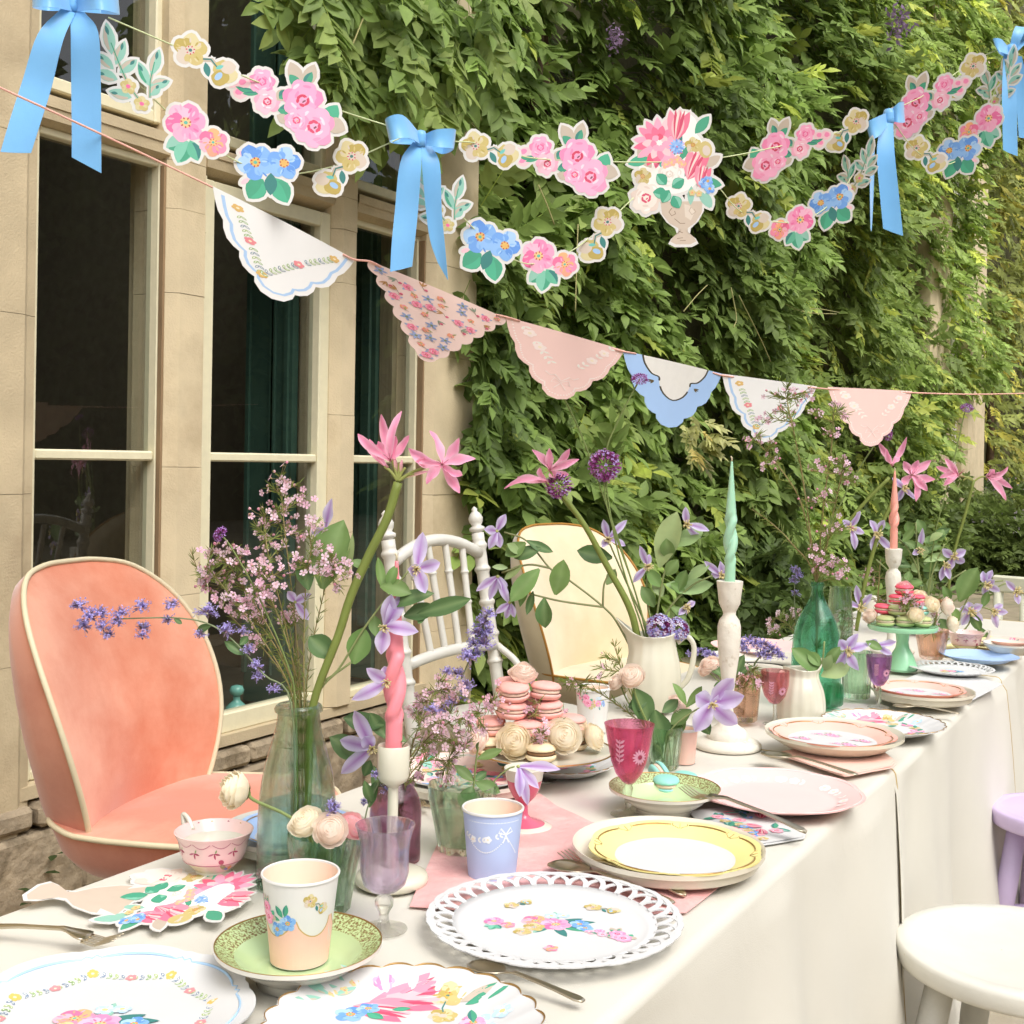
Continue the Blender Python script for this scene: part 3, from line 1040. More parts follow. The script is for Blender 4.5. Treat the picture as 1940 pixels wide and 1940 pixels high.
_n, _l = linen.node_tree.nodes, linen.node_tree.links      # soft creases under the weave
_tc, _nz, _bp = _n.new('ShaderNodeTexCoord'), _n.new('ShaderNodeTexNoise'), _n.new('ShaderNodeBump')
_nz.inputs['Scale'].default_value = 7
_nz.inputs['Detail'].default_value = 3
_nz.inputs['Distortion'].default_value = 1.2
_bp.inputs['Strength'].default_value = .07
_bp.inputs['Distance'].default_value = .02
_l.new(_tc.outputs['Object'], _nz.inputs['Vector'])
_l.new(_nz.outputs[0], _bp.inputs['Height'])
_fine = [q for q in _n if q.type == 'BUMP' and q != _bp][0]
_l.new(_bp.outputs[0], _fine.inputs['Normal'])
# ---- shell chairs
def ring_surface(outline, nr, fn):
    """fan of rings between a centre and an outline; fn(x, z, rho, k) -> point"""
    n = len(outline)
    cx = sum(p[0] for p in outline) / n
    cz = sum(p[1] for p in outline) / n
    V, F = [fn(cx, cz, 0, 0)], []
    for j in range(1, nr + 1):
        r_ = j / nr
        for k, p in enumerate(outline):
            V.append(fn(cx + (p[0] - cx) * r_, cz + (p[1] - cz) * r_, r_, k))
    for k in range(n):
        k2 = (k + 1) % n
        F.append((0, 1 + k, 1 + k2))
        for j in range(nr - 1):
            a, b = 1 + j * n, 1 + (j + 1) * n
            F.append((a + k, b + k, b + k2, a + k2))
    return V, F
def shell_chair(name, label, loc, rz, velvet, outer, pipe, legm, pr=.0048, wide=1.):
    t_ = thing(name, label, 'chair', loc, rz)
    h = .42
    SE = .50
    half = [(0, -.06), (.12, -.06), (.168, -.03), (.207, .05), (.236, .13), (.249, .21), (.244, .29), (.215, .36), (.155, .41), (.075, .426), (0, .428)]
    hp = smoothp(half, 4)
    hp = [(p[0] * wide, p[1]) for p in hp]
    out = [(p[0], p[1]) for p in hp] + [(-p[0], p[1]) for p in hp[-2:0:-1]]
    def fy(x, z):
        return -1.5 * x * x * (1 - .4 * z / h) + .30 * max(0, z) * (max(0, z) / h) ** .5
    fr = ring_surface(out, 9, lambda x, z, r, k: V3(x, fy(x, z) - .035 * (1 - r ** 2.5), SE + z))
    part(t_, 'backrest', fr, velvet)
    def bk(x, z, r, k):
        o_ = (1 - r ** 3) ** .5
        low = 1 - .75 * (max(0, z) / h) ** 1.3
        sx = x * (1 + .15 * low * math.sin(min(1, r) * math.pi) ** .7)
        return V3(sx, fy(x, z) + .004 + (.035 + .085 * low) * o_, SE + z + .004 * math.sin(r * math.pi))
    part(t_, 'back_shell', ring_surface(out, 14, bk), outer)
    pp = [V3(x * 1.005, fy(x, z) - .002, SE + z) for x, z in out]
    part(t_, 'back_piping', tube(pp + pp[:1], pr, 8, cap=False), pipe)
    sh = [(0, .05), (.12, .05), (.2, .03), (.235, -.04), (.25, -.13), (.25, -.22), (.215, -.31), (.13, -.36), (0, -.375)]
    sp = smoothp([(a * .88, b) for a, b in sh], 4)
    so_ = [(p[0], p[1]) for p in sp] + [(-p[0], p[1]) for p in sp[-2:0:-1]]
    def sz(x, y):
        return .45 * x * x + .03 * max(0, (-y - .1)) - .012 + .25 * max(0, y + .03)
    part(t_, 'seat', ring_surface(so_, 8, lambda x, y, r, k: V3(x, y, SE + sz(x, y) + .03 * (1 - r ** 2.5))), velvet)
    part(t_, 'seat_shell', ring_surface(so_, 12, lambda x, y, r, k: V3(x * (1 + .05 * math.sin(r * math.pi)), y, SE + sz(x, y) - .004 - .095 * (1 - r ** 2.6) ** .5)), outer)
    pp = [V3(x * 1.005, y * 1.005, SE + sz(x, y) - .002) for x, y in so_]
    part(t_, 'seat_piping', tube(pp + pp[:1], pr, 8, cap=False), pipe)
    for sx in (-1, 1):
        for y0, y1 in ((-.24, -.32), (-.08, .06)):
            part(t_, 'leg', tube([V3(sx * .13, y0, SE - .085), V3(sx * .23, y1, 0)], [.011, .007], 10), legm)
    return t_
def velvet(name, c, c2):
    return mat(name, c, rough=.75, var=.10, vs=5, sheen=.55, bump=.06, bs=500, col2=c2, c2s=2.6, c2lo=.40, c2hi=.60)
coral = velvet('coral_velvet', '#cd734f', '#df9b7e')
coral_d = velvet('deep_coral_velvet', '#b8623f', '#cc8263')
pipe_c = mat('cream_piping', '#d2c6a6', rough=.6, var=.05)
brass = mat('brass', '#b08d4f', rough=.3, metal=1, var=.05)
c0 = at(240, 1522, .53)
shell_chair('shell_chair', 'coral velvet shell chair with cream piping in front of the left window', (c0.x, c0.y, .03), .26, coral, coral_d, pipe_c, brass)
cr_v = velvet('cream_velvet', '#d8c6a0', '#e2d2b2')
cr_d = velvet('cream_velvet_shell', '#c4b48e', '#d0c19e')
pipe_g = mat('amber_piping', '#a5752b', rough=.5, var=.05)
c1 = at(1095, 1262, .53)
shell_chair('shell_chair', 'cream velvet shell chair with amber piping behind the ivory jug', (c1.x, c1.y, .03), -.16, cr_v, cr_d, pipe_g, brass, .0036, 1.14)

# ---- white spindle chair with turned posts
white_p = mat('white_chair_paint', '#d3d0c6', rough=.4, var=.04, vs=20, bump=.04, bs=60, coat=.15)
def turned(p0, p1, prof, seg=14):
    """a turned rod from p0 to p1; prof = (fraction, radius)"""
    p0, p1 = Vector(p0), Vector(p1)
    return tube([p0.lerp(p1, f) for f, r in prof], [r for f, r in prof], seg)
def rod(r, rings=(), ends=None, n=24):
    fs = sorted(set([0, 1] + [i / n for i in range(n + 1)] + [f + d for f in rings for d in (-.022, -.012, -.006, .006, .012, .022)]))
    out = []
    for f in fs:
        k = r
        for g in rings:
            if abs(f - g) < .008:
                k = r * 1.28
            elif abs(f - g) < .014:
                k = r * 1.15
        out.append((min(1, max(0, f)), k))
    return out
cs_ = at(858, 1240, .63)
ch = thing('spindle_chair', 'white painted spindle back chair with turned posts and finials', 'chair', (cs_.x, cs_.y - .06, .03), .0)
BZ = .945
def bp(x, z):                      # a point of the reclined back
    return V3(x, .03 + .20 * max(0, z - .45), z)
for sx in (-1, 1):
    x = sx * .215
    p0, p1 = bp(x, .40), bp(x, BZ - .03)
    ps = part(ch, 'post', turned(p0, p1, rod(.018, (.30, .45, .62, .80, .93))), white_p)
    d = (p1 - p0).normalized()
    fin = xf(lathe([(.012, 0), (.022, .006), (.022, .014), (.013, .02), (.019, .03), (.021, .042), (.015, .054), (.007, .062), (.009, .068), (0, .076)], 18), T(p1 + d * .001) @ Vector((0, 0, 1)).rotation_difference(d).to_matrix().to_4x4())
    part(ps, 'finial', fin, white_p)
    part(ch, 'leg', turned(bp(x, .399), V3(x * 1.05, .10, 0), rod(.018, (.3, .6))), white_p)
    part(ch, 'leg', turned(V3(sx * .18, -.34, .42), V3(sx * .2, -.37, 0), rod(.017, (.3, .6))), white_p)
rail = [bp(x, BZ - .085 + .045 * (1 - (x / .2) ** 2)) for x in np.linspace(-.205, .205, 13)]
part(ch, 'top_rail', tube(rail, .0165, 12), white_p)
part(ch, 'lower_rail', tube([bp(x, .60 + .012 * (1 - (x / .2) ** 2)) for x in np.linspace(-.205, .205, 9)], .015, 12), white_p)
for x in (-.125, -.042, .042, .125):
    part(ch, 'spindle', turned(bp(x * .8, .608), bp(x, BZ - .065 + .03 * (1 - (x / .2) ** 2)), rod(.0095, (.42, .70))), white_p)
seat_ = part(ch, 'seat', lathe([(0, .455), (.15, .453), (.2, .462), (.212, .45), (.205, .43), (.15, .425), (0, .425)], 40, wob=lambda a, i: 1.0 + .06 * math.cos(4 * a)), white_p)
seat_.location = (0, -.16, 0)
for sx in (1,):
    part(ch, 'brace', tube(smoothp([bp(sx * .215, .60) + V3(0, -.01, 0), V3(sx * .214, -.02, .55), V3(sx * .205, -.06, .462)], 6), .010, 10), white_p)

# ---- seats on the near side
def round_chair(name, label, px, py, sz_, r, m_, leg_r, thick, dish=.012):
    p = at(px, py, sz_)
    t_ = thing(name, label, 'chair', (p.x, p.y, .03))
    z = sz_ - .03
    part(t_, 'seat', lathe([(0, z - dish), (r * .55, z - dish * .9), (r * .80, z - dish * .3), (r * .85, z - .002), (r * .87, z), (r * .97, z), (r * .99, z - .003), (r, z - .008), (r * 1.0, z - thick + .008), (r * .985, z - thick + .002), (r * .96, z - thick), (r * .6, z - thick - .004), (0, z - thick - .004)], 72), m_)
    for k in range(4):
        a = k * math.pi / 2 + .62
        c, s_ = math.cos(a), math.sin(a)
        part(t_, 'leg', tube([V3(c * r * .68, s_ * r * .68, z - thick - .003), V3(c * r * .85, s_ * r * .85, z * .5), V3(c * r * 1.05, s_ * r * 1.05, 0)], [leg_r * 1.05, leg_r * 1.1, leg_r * .75], 14), m_)
    for s1 in (0, 1):
        a, b = s1 * math.pi / 2 + .62, s1 * math.pi / 2 + .62 + math.pi
        part(t_, 'stretcher', tube([V3(math.cos(a) * r * .92, math.sin(a) * r * .92, z * .33 + .03 * s1), V3(math.cos(b) * r * .92, math.sin(b) * r * .92, z * .33 + .03 * s1)], leg_r * .6, 10), m_)
    return t_
ivory_p = mat('ivory_chair_paint', '#d6d3c8', rough=.42, var=.07, vs=9, bump=.12, bs=45, coat=.1, col2='#b9aa8c', c2s=26, c2lo=.68, c2hi=.72)
lilac_p = mat('lilac_chair_paint', '#cbb8da', rough=.45, var=.07, vs=10, bump=.12, bs=45, coat=.1, col2='#a58f9c', c2s=30, c2lo=.68, c2hi=.72)
wc = round_chair('round_seat_chair', 'ivory painted wooden chair seat beside the hanging tablecloth', 1942, 1795, .40, .195, ivory_p, .021, .034)
part(wc, 'peg', xf(lathe([(0, 0), (.014, .002), (.018, .02), (.012, .04), (0, .045)], 16), T((-.02, -.198, .33)) @ rot('X', math.pi / 2)), ivory_p)
round_chair('round_seat_chair', 'lilac painted wooden stool beyond the ivory chair seat', 2012, 1535, .40, .15, lilac_p, .020, .035, .0)

# ---- chair at the far end of the table
fm = mat('pale_green_chair_paint', '#dcdcc4', rough=.45, var=.04)
fp = atd(1862, 1120, 4.35)
fc = thing('ladder_chair', 'pale cream wooden chair at the far end of the table', 'chair', (fp.x + .05, fp.y - .04, .03), -.25)
zt = fp.z - .03
part(fc, 'top_rail', box(0, .03, -.42, .02, zt - .005, zt + .055, .006), fm, smooth=False)
for y_ in (-.39, -.29, -.19, -.09, 0):
    part(fc, 'spindle' if -.38 < y_ < -.01 else 'post', tube([V3(.0, y_, .34), V3(.014, y_, zt - .005)], .012 if -.38 < y_ < -.01 else .017, 10), fm)
part(fc, 'seat', box(-.40, .02, -.41, .02, .30, .34, .01), fm, smooth=False)
for x_, y_ in ((-.37, -.37), (-.37, -.02), (0, -.39), (0, 0)):
    part(fc, 'leg', tube([V3(x_, y_, .299), V3(x_, y_, 0)], .016, 10), fm)
# ================================================================== painted floral motifs (units: photo pixels at the near end of the garland)
YEL = ['#c9b66e', '#d8cb9a', '#b9a352', '#d5c6b6', '#cdb978']
PNK = ['#f6a3c6', '#f48bb8', '#f9bcd4', '#ee6fa5', '#f7aec9']
BLU = ['#7fb0ea', '#5d94e0', '#a9cdf3', '#6ea3e8', '#8fbcf0']
COR = ['#f58fb0', '#f8b07c', '#f2719d', '#f9b3c6', '#f5a184']
GRN, GR2, GR3, SAGE, TAUPE = '#3f9e7c', '#2f7d78', '#7cc4aa', '#8fc4b2', '#c4b5a4'
def d_yellow():
    P = Print()
    P.line([(-8, -2), (12, 2), (26, -10)], 9, TAUPE, True)
    P.leaf(0, -6, 30, 14, -1.2, GR2)
    P.flower(-33, 12, 34, YEL, '#d6c3b5', 5, .4, '#c8324a', '#3f7a72')
    for a, b, c, q in ((36, -10, 20, 0), (48, -22, 20, 1), (34, -30, 19, 2), (46, -6, 16, 3)):
        P.ell(a, b, c, c * .85, .4, YEL[q], jit=.08)
    P.ell(30, -28, 10, 6, 1, '#9fc3ea', under=False)
    P.line([(-6, 0), (10, 3), (24, -10)], 3, GR2)
    P.leaf(22, -14, 18, 8, .6, '#6cc3bb', under=False)
    return P
def d_rose():
    P = Print()
    for x, y, r in ((-106, 37, 13), (-84, 36, 12), (-90, 16, 13)):
        P.ell(x, y, r * 1.15, r, .3, '#f3c6cf', jit=.06)
        P.ell(x - 3, y + 2, r * .6, r * .5, .3, '#f58bb6', jit=.1, under=False)
    for x, y, a in ((-100, 28, -.4), (-92, 24, -.1), (-86, 14, .1)):
        P.leaf(x, y, 34, 9, a, GRN, GR2)
    P.rose(-47, 42, 28, '#f9a9cb', '#f58bb6', '#f06a9f', '#f58bb6')
    P.rose(-36, 2, 28, '#f6bfd0', '#f3a9c2', '#d9456d', '#c23a62')
    P.leaf(-16, 6, 30, 24, .9, TAUPE)
    P.leaf(-12, 10, 26, 20, .8, GRN, GR2)
    P.leaf(-14, -14, 34, 24, .1, GRN, GR2)
    P.leaf(-16, -24, 30, 20, -.5, TAUPE)
    P.leaf(30, 40, 52, 30, 2.0, TAUPE)
    P.leaf(40, 40, 50, 28, 1.2, TAUPE)
    P.leaf(30, 36, 34, 20, 2.3, GRN)
    P.leaf(38, 40, 34, 18, 1.1, GRN, GR2)
    P.leaf(80, -36, 50, 34, 1.0, '#46ad88')
    P.leaf(84, -28, 44, 34, -.4, TAUPE)
    P.rose(36, 10, 44, '#f8a5ca', '#f58bb9', '#d23a5e', '#7a4a5a')
    P.rose(60, -42, 46, '#f9b0cf', '#f79ac0', '#d8486c', '#7a4a5a')
    P.rose(24, -32, 26, '#f9b0cf', '#f79ac0', '#e8557f', '#f7a84e')
    return P
def d_pink():
    P = Print()
    P.leaf(-12, -14, 46, 34, 3.6, SAGE, GRN)
    P.leaf(-10, -18, 50, 36, 4.3, GR3, GRN)
    P.leaf(-6, -16, 44, 28, 5.1, '#5fb595', GR2)
    P.line([(0, 5), (26, -8)], 8, SAGE, True)
    P.flower(-15, 20, 40, PNK, '#f9c58c', 6, .2, '#a81f3e', '#5fb6a4')
    P.flower(40, -16, 29, COR, '#f8bd7e', 6, .5, '#b3243f', '#5fb6a4')
    return P
def d_blue():
    P = Print()
    P.leaf(-10, -20, 50, 44, 4.1, GRN, '#46ad88')
    P.leaf(14, -16, 56, 40, 5.2, '#46ad88', GRN)
    P.leaf(6, -6, 46, 26, 4.7, GR2)
    P.ell(-52, 30, 8, 5, -.6, '#f7c3cf'); P.ell(-46, -26, 9, 5, .6, '#f7c3cf')
    P.flower(-26, 14, 37, BLU, '#e0b461', 5, .9, '#b3243f', '#5fb6a4')
    P.flower(32, 16, 34, BLU[1:] + BLU[:1], '#e0b461', 5, .2, '#b3243f', '#e0b461')
    return P
def d_sprig():
    P = Print()
    P.line([(-48, 50), (-32, 10), (-12, -34), (14, -68)], 7, TAUPE, True)
    P.line([(38, 20), (30, -20), (30, -55)], 7, TAUPE, True)
    for x, y, L, W, a in ((-46, 26, 66, 24, 1.75), (-38, 6, 54, 20, 1.25), (-30, -10, 46, 22, .75), (-42, -4, 44, 20, 2.4), (-34, -24, 44, 24, 2.85), (-6, -58, 46, 22, 2.95), (32, -8, 58, 22, 1.3), (28, -30, 52, 20, 2.0), (30, -30, 42, 22, .35), (30, -50, 32, 20, .9)):
        P.leaf(x, y, L, W, a, SAGE, TAUPE if random.random() < .6 else GRN)
        P.leaf(x + math.cos(a) * L * .6, y + math.sin(a) * L * .6, L * .3, W * .3, a + .15, GR2, under=False)
    P.line([(-48, 50), (-32, 10), (-12, -34), (14, -68)], 2.2, GRN)
    P.line([(38, 20), (30, -20), (30, -55)], 2.2, GRN)
    for x, y in ((-13, -36), (14, -69)):
        P.flower(x, y, 16, ['#cbb977', '#d6c896'], '#f06a9f', 5, .3, None, None)
    return P
def d_dahlia(P, x, y, r, cols=('#f7a9c4', '#f48bac', '#ee6f93', '#f9c9cf', '#e55577')):
    for ring, (q, n) in enumerate(((.78, 15), (.52, 11), (.28, 7))):
        for k in range(n):
            a = k * 6.283 / n + ring * .3
            P.leaf(x + math.cos(a) * r * q * .35, y + math.sin(a) * r * q * .35, r * q * .95, r * .3, a + random.uniform(-.1, .1), random.choice(cols), under=ring == 0)
def d_tulip(P, x, y, L, a):
    for da, c, wd in ((.32, '#ef90a6', .34), (-.32, '#e87492', .34), (.0, '#f4b6be', .4), (.14, '#d24468', .13), (-.16, '#d24468', .12), (.05, '#f8d6d0', .1), (-.04, '#e0607f', .07)):
        P.leaf(x, y, L, L * wd, a + da, c, under=wd > .3)
def d_urn():
    P = Print()
    P.ell(4, 36, 72, 72, 0, '#f6f2ec', n=26)
    P.ell(22, 100, 34, 36, 0, '#f6f2ec', n=20)
    bowl = [(-20, -52), (-16, -78), (0, -98), (18, -108), (20, -118), (8, -126), (2, -136), (14, -142), (44, -142), (56, -136), (50, -126), (38, -118), (38, -108), (54, -96), (66, -76), (68, -52)]
    P.poly(bowl, '#cdbcaa')
    P.poly([(30, -58), (40, -60), (52, -74), (44, -92), (32, -84)], '#dccfc0', False)
    P.line([(4, -66), (-2, -74), (4, -82), (12, -78), (10, -72)], 1.6, '#8c7560')
    P.line([(44, -64), (40, -72), (46, -80), (54, -74), (50, -68)], 1.4, '#b39d88')
    P.line([(10, -88), (22, -98), (32, -98)], 1.4, '#8c7560')
    P.line([(18, -114), (28, -118)], 1.4, '#8c7560'); P.line([(16, -130), (28, -128), (22, -134), (34, -134)], 1.4, '#8c7560')
    for x, y, L, W, a, c in ((-40, 20, 50, 26, 2.2, TAUPE), (-45, 40, 46, 22, 3.4, '#46ad88'), (-30, 30, 60, 26, 1.9, GR3), (50, 90, 46, 22, .9, GRN), (70, 20, 40, 20, .6, TAUPE), (64, -10, 44, 22, -.2, GRN), (60, -30, 44, 16, -1.0, SAGE), (44, -20, 40, 14, -1.6, SAGE), (74, -34, 34, 14, -1.2, SAGE), (0, 40, 60, 22, 1.2, GR2), (14, 30, 60, 14, .9, GRN), (-20, 84, 30, 22, 1.9, SAGE), (-2, 8, 60, 16, 2.2, '#57b8ad'), (30, 0, 50, 12, 1.2, GR2)):
        P.leaf(x, y, L, W, a, c)
    d_dahlia(P, -24, 72, 54)
    d_tulip(P, 10, 76, 66, 1.45)
    d_tulip(P, 36, -6, 66, 1.15)
    d_tulip(P, 62, -24, 48, 1.4)
    P.flower(46, 66, 17, YEL, '#c9a24e', 5, .4, '#b3243f', None)
    P.ell(72, 56, 14, 18, .2, '#cbb977'); P.ell(74, 54, 8, 11, .2, '#d8c9bd', under=False)
    P.flower(-58, 2, 18, YEL, '#d8b06e', 5, .2, '#b3243f', None)
    d_dahlia(P, 13, 63, 17, ('#8fb8ee', '#6d9ee6', '#a9c8f3'))
    P.rose(-50, -44, 34, '#efe4da', '#e4d2c6', '#d8486c', '#d8486c')
    P.rose(-2, 6, 26, '#f1ece6', '#e6ddd4', '#ded2c6', '#cfc0b2')
    for x, y in ((2, 30), (14, 36), (-10, 26), (24, 26)):
        P.flower(x, y, 9, ['#f8a9b4', '#f9b98f'], '#f4d08a', 5, None, None, None)
    for x, y, a in ((-8, -16, 2.3), (4, -22, .6), (-6, -36, 3.0), (6, -40, 5.2), (-2, -28, 4.2)):
        P.leaf(x, y, 30, 24, a, '#3aa07f', GR3)
    for x, y in ((82, -26), (70, -14), (78, -10)):
        P.flower(x, y, 11, BLU, '#e0b461', 5, None, '#b3243f', None)
    for x, y in ((60, -36), (46, -34)):
        P.flower(x, y, 7, ['#d8c48a'], '#f49a6a', 5, None, None, None)
    return P
def d_posy():
    """loose nosegay used on the plates, about 100 wide"""
    P = Print()
    for x, y, L, W, a in ((0, 0, 40, 14, .5), (6, 4, 44, 13, .1), (-4, 2, 36, 13, 2.6), (0, -4, 36, 12, -1.2), (6, -4, 34, 12, -.5), (-6, -4, 30, 12, 4.0), (0, 6, 34, 12, 1.5)):
        P.leaf(x, y, L, W, a, random.choice((GRN, SAGE, GR2)), GR2)
    P.flower(-22, 10, 17, COR, '#f8bd7e', 6, .2)
    P.flower(2, 0, 18, PNK, '#f9c58c', 6, .8)
    P.flower(30, 2, 12, BLU, '#e0b461', 5, .3)
    P.flower(36, -10, 10, BLU, '#e0b461', 5, .9)
    P.flower(-24, -10, 13, YEL, '#d6c3b5', 5, .3)
    P.flower(-38, -24, 11, YEL, '#d6c3b5', 5, .9)
    P.flower(-2, 26, 9, ['#b8d6ee', '#cfe2f2'], '#e6cf8a', 5, .1, None, None)
    P.flower(12, 28, 8, ['#b8d6ee', '#cfe2f2'], '#e6cf8a', 5, .1, None, None)
    return P
D_YEL, D_ROSE, D_PINK, D_BLUE, D_SPRIG, D_URN, D_POSY = d_yellow(), d_rose(), d_pink(), d_blue(), d_sprig(), d_urn(), d_posy()
def vine(P, pts, sc, flowers=((0, '#d9b95e'), (.5, '#e88f93'), (1, '#d9b95e')), leafc=('#8fae6f', '#7d8ea6', '#a3b878')):
    """thin embroidered vine with leaves along a polyline"""
    pts = [np.array(p, float) for p in pts]
    seg = [np.linalg.norm(b - a) for a, b in zip(pts, pts[1:])]
    tot = sum(seg)
    def pos(f):
        q = f * tot
        for a, b, s_ in zip(pts, pts[1:], seg):
            if q <= s_ or b is pts[-1]:
                return a + (b - a) * min(1, q / s_), (b - a) / s_
            q -= s_
    n = max(4, int(tot / (sc * 9)))
    for k in range(n + 1):
        f = k / n
        if any(abs(f - g) < 8 * sc / tot for g, c in flowers):
            continue
        p, d = pos(f)
        a = math.atan2(d[1], d[0])
        c = leafc[k % len(leafc)]
        for s_ in (1, -1):
            P.leaf(p[0], p[1], 9 * sc, 4.2 * sc, a + s_ * .75, c)
            P.leaf(p[0] + math.cos(a + s_ * .75) * 1.5 * sc, p[1] + math.sin(a + s_ * .75) * 1.5 * sc, 6 * sc, 1.8 * sc, a + s_ * .75, '#e9ecdf')
    for f, c in flowers:
        p, d = pos(f)
        P.flower(p[0], p[1], 8 * sc, [c], '#f3e2c0', 5, None, None, None)
# ================================================================== garlands, bows, bunting
def gd(px):                                   # distance of the garland along its run
    return 1 / (.640 - .000137 * px)
SATIN = mat('blue_satin_ribbon', '#74b2e4', rough=.32, var=.05, vs=14, sheen=.3, bump=.03, bs=500)
SATIN.node_tree.nodes['Principled BSDF'].inputs['Specular IOR Level'].default_value = .4
cord = mat('pale_green_cord', '#c9d3a2', rough=.8)
pcord = mat('pink_cord', '#eab4a4', rough=.7)
def cut_out(parent, name, D, px, py, sc, ang, yaw=0., flip=1, margin=6.5, label=None):
    """a printed paper cut-out hanging at a point of the garland"""
    dep = gd(px)
    p = atd(px, py, dep)
    s = dep / FOC * sc * (.92 if yaw > -.01 else .80)
    yaw *= .5
    facing = (CAM - p); facing.z = 0
    nrm = (rot('Z', yaw) @ facing.normalized()).normalized()
    xr = zup.cross(nrm).normalized()
    o0 = p - parent.location
    def fn(x, y, lift):
        return o0 + xr * x + zup * y + nrm * lift
    P = Print()
    P.place(D, 0, 0, s, ang, flip)
    cx = lambda x, y, z: fn(x, y, z)
    o = part(parent, name, P.card(margin * s, cx), CARD, smooth=False, label=label)
    printed(o, 'print', P, fn, 5e-6, 4e-5)
    return o
def string(parent, name, pts, r, m_, dfun, push=.014):
    P = [atd(x, y, dfun(x) + push) - parent.location for x, y in pts]
    return part(parent, name, tube([Vector(q) for q in smoothp(P, 5)], r, 6), m_)
def ribbon(parent, name, pts, m_=SATIN, th=.0006, n=5):
    """a strip through (px, py, depth offset, half width vector x, y, z-depth) stations"""
    rows = []
    for q in smoothp(pts, n):
        px, py, dd, hx, hy, hd = q
        dep = gd(px) + dd
        a, b = atd(px - hx, py - hy, dep - hd), atd(px + hx, py + hy, dep + hd)
        rows.append((a, b))
    V, F = [], []
    m_n = 5
    for a, b in rows:
        for k in range(m_n):
            f = k / (m_n - 1)
            V.append(a.lerp(b, f) - parent.location + fwd * (.0022 * math.sin(f * math.pi)))
    for i in range(len(rows) - 1):
        for k in range(m_n - 1):
            F.append((i * m_n + k, i * m_n + k + 1, (i + 1) * m_n + k + 1, (i + 1) * m_n + k))
    o = part(parent, name, (V, F), m_)
    return thicken(o, th)
def garland(label, loc, items, strings, name='flower_garland'):
    t_ = thing(name, label, 'garland', loc, group='paper flower garlands across the view')
    for st in strings:
        string(t_, 'string', st, .0011, cord, gd)
    for it in items:
        cut_out(t_, *it[0:7], **(it[7] if len(it) > 7 else {}))
    return t_
R_ = math.radians
garland('upper garland of yellow and pink paper flowers and an urn between blue bows', atd(900, 280, gd(900)), [
    ('paper_flower', D_YEL, 390, 113, 1.0, R_(-8), .0),
    ('paper_flower', D_ROSE, 540, 197, 1.0, R_(-12) + .2, .0),
    ('paper_flower', D_YEL, 928, 283, .86, R_(8), .0),
    ('paper_flower', D_ROSE, 1066, 308, .88, R_(8), .0),
    ('paper_urn', D_URN, 1270, 335, .98, 0, .0),
    ('paper_flower', D_ROSE, 1492, 284, .85, R_(-6), -.75, dict(flip=-1)),
    ('paper_flower', D_YEL, 1604, 247, .83, R_(18), -.75, dict(flip=-1)),
    ('paper_flower', D_ROSE, 1758, 196, .85, R_(0), -.95, dict(flip=-1)),
    ('paper_flower', D_YEL, 1826, 145, .85, R_(22), -.8, dict(flip=-1)),
], [[(205, 33), (330, 87), (500, 160), (640, 208), (740, 240)], [(862, 268), (905, 272), (1000, 298), (1100, 305), (1200, 307), (1290, 306), (1370, 298), (1450, 283), (1560, 258), (1640, 235)], [(1700, 205), (1760, 175), (1840, 118), (1895, 92)]])
garland('lower swagged garland of blue, pink and yellow paper flowers with leafy sprigs', atd(900, 420, gd(900)), [
    ('paper_sprig', D_SPRIG, 256, 132, 1.0, 0, .0),
    ('paper_flower', D_PINK, 366, 252, 1.0, 0, .0),
    ('paper_flower', D_BLUE, 508, 322, 1.0, 0, .0),
    ('paper_flower', D_YEL, 645, 318, .95, R_(28), .0, dict(flip=-1)),
    ('paper_sprig', D_SPRIG, 838, 372, .86, 0, .0),
    ('paper_flower', D_BLUE, 926, 468, .93, R_(-20), .0),
    ('paper_flower', D_PINK, 1036, 497, .86, R_(16), .0),
    ('paper_flower', D_YEL, 1136, 444, .86, R_(38), .0, dict(flip=-1)),
    ('paper_flower', D_YEL, 1418, 403, .84, R_(-16), -.5),
    ('paper_flower', D_PINK, 1504, 428, .80, R_(-12), -.55, dict(flip=-1)),
    ('paper_flower', D_BLUE, 1577, 387, .80, R_(14), -.6, dict(flip=-1)),
    ('paper_sprig', D_SPRIG, 1622, 318, .72, R_(0), -1.15, dict(flip=-1)),
    ('paper_flower', D_YEL, 1754, 292, .80, R_(-18), -.6),
    ('paper_flower', D_BLUE, 1818, 292, .78, R_(0), -.75, dict(flip=-1)),
    ('paper_flower', D_PINK, 1862, 238, .80, R_(-6), -.8, dict(flip=-1)),
    ('paper_sprig', D_SPRIG, 1890, 150, .74, R_(4), -.9, dict(flip=-1)),
], [[(195, 60), (235, 130), (320, 214), (380, 262), (450, 306), (520, 330), (590, 325), (660, 305), (740, 270), (765, 258)], [(800, 275), (835, 360), (890, 425), (940, 470), (1000, 500), (1070, 482), (1130, 440), (1200, 375)], [(1362, 355), (1400, 398), (1450, 418), (1520, 418), (1580, 380), (1625, 315), (1655, 250)], [(1695, 235), (1735, 285), (1790, 312), (1835, 285), (1870, 220), (1895, 130), (1905, 105)]])
def bow(label, kx, ky, loops, tails, kw=14):
    p = atd(kx, ky, gd(kx) - .02)
    t_ = thing('ribbon_bow', label, 'bow', p, group='blue satin bows on the garlands')
    s = gd(kx) / FOC
    part(t_, 'knot', xf(lathe([(.2, -1), (.8, -.85), (1, -.3), (.93, 0), (1, .3), (.8, .85), (.2, 1)], 16), basis(rgt, zup) @ S((kw * s * .8, kw * s * .9, kw * s * 1.15))), SATIN)
    for l_ in loops:
        ribbon(t_, 'loop', l_)
    for tl in tails:
        ribbon(t_, 'tail', tl)
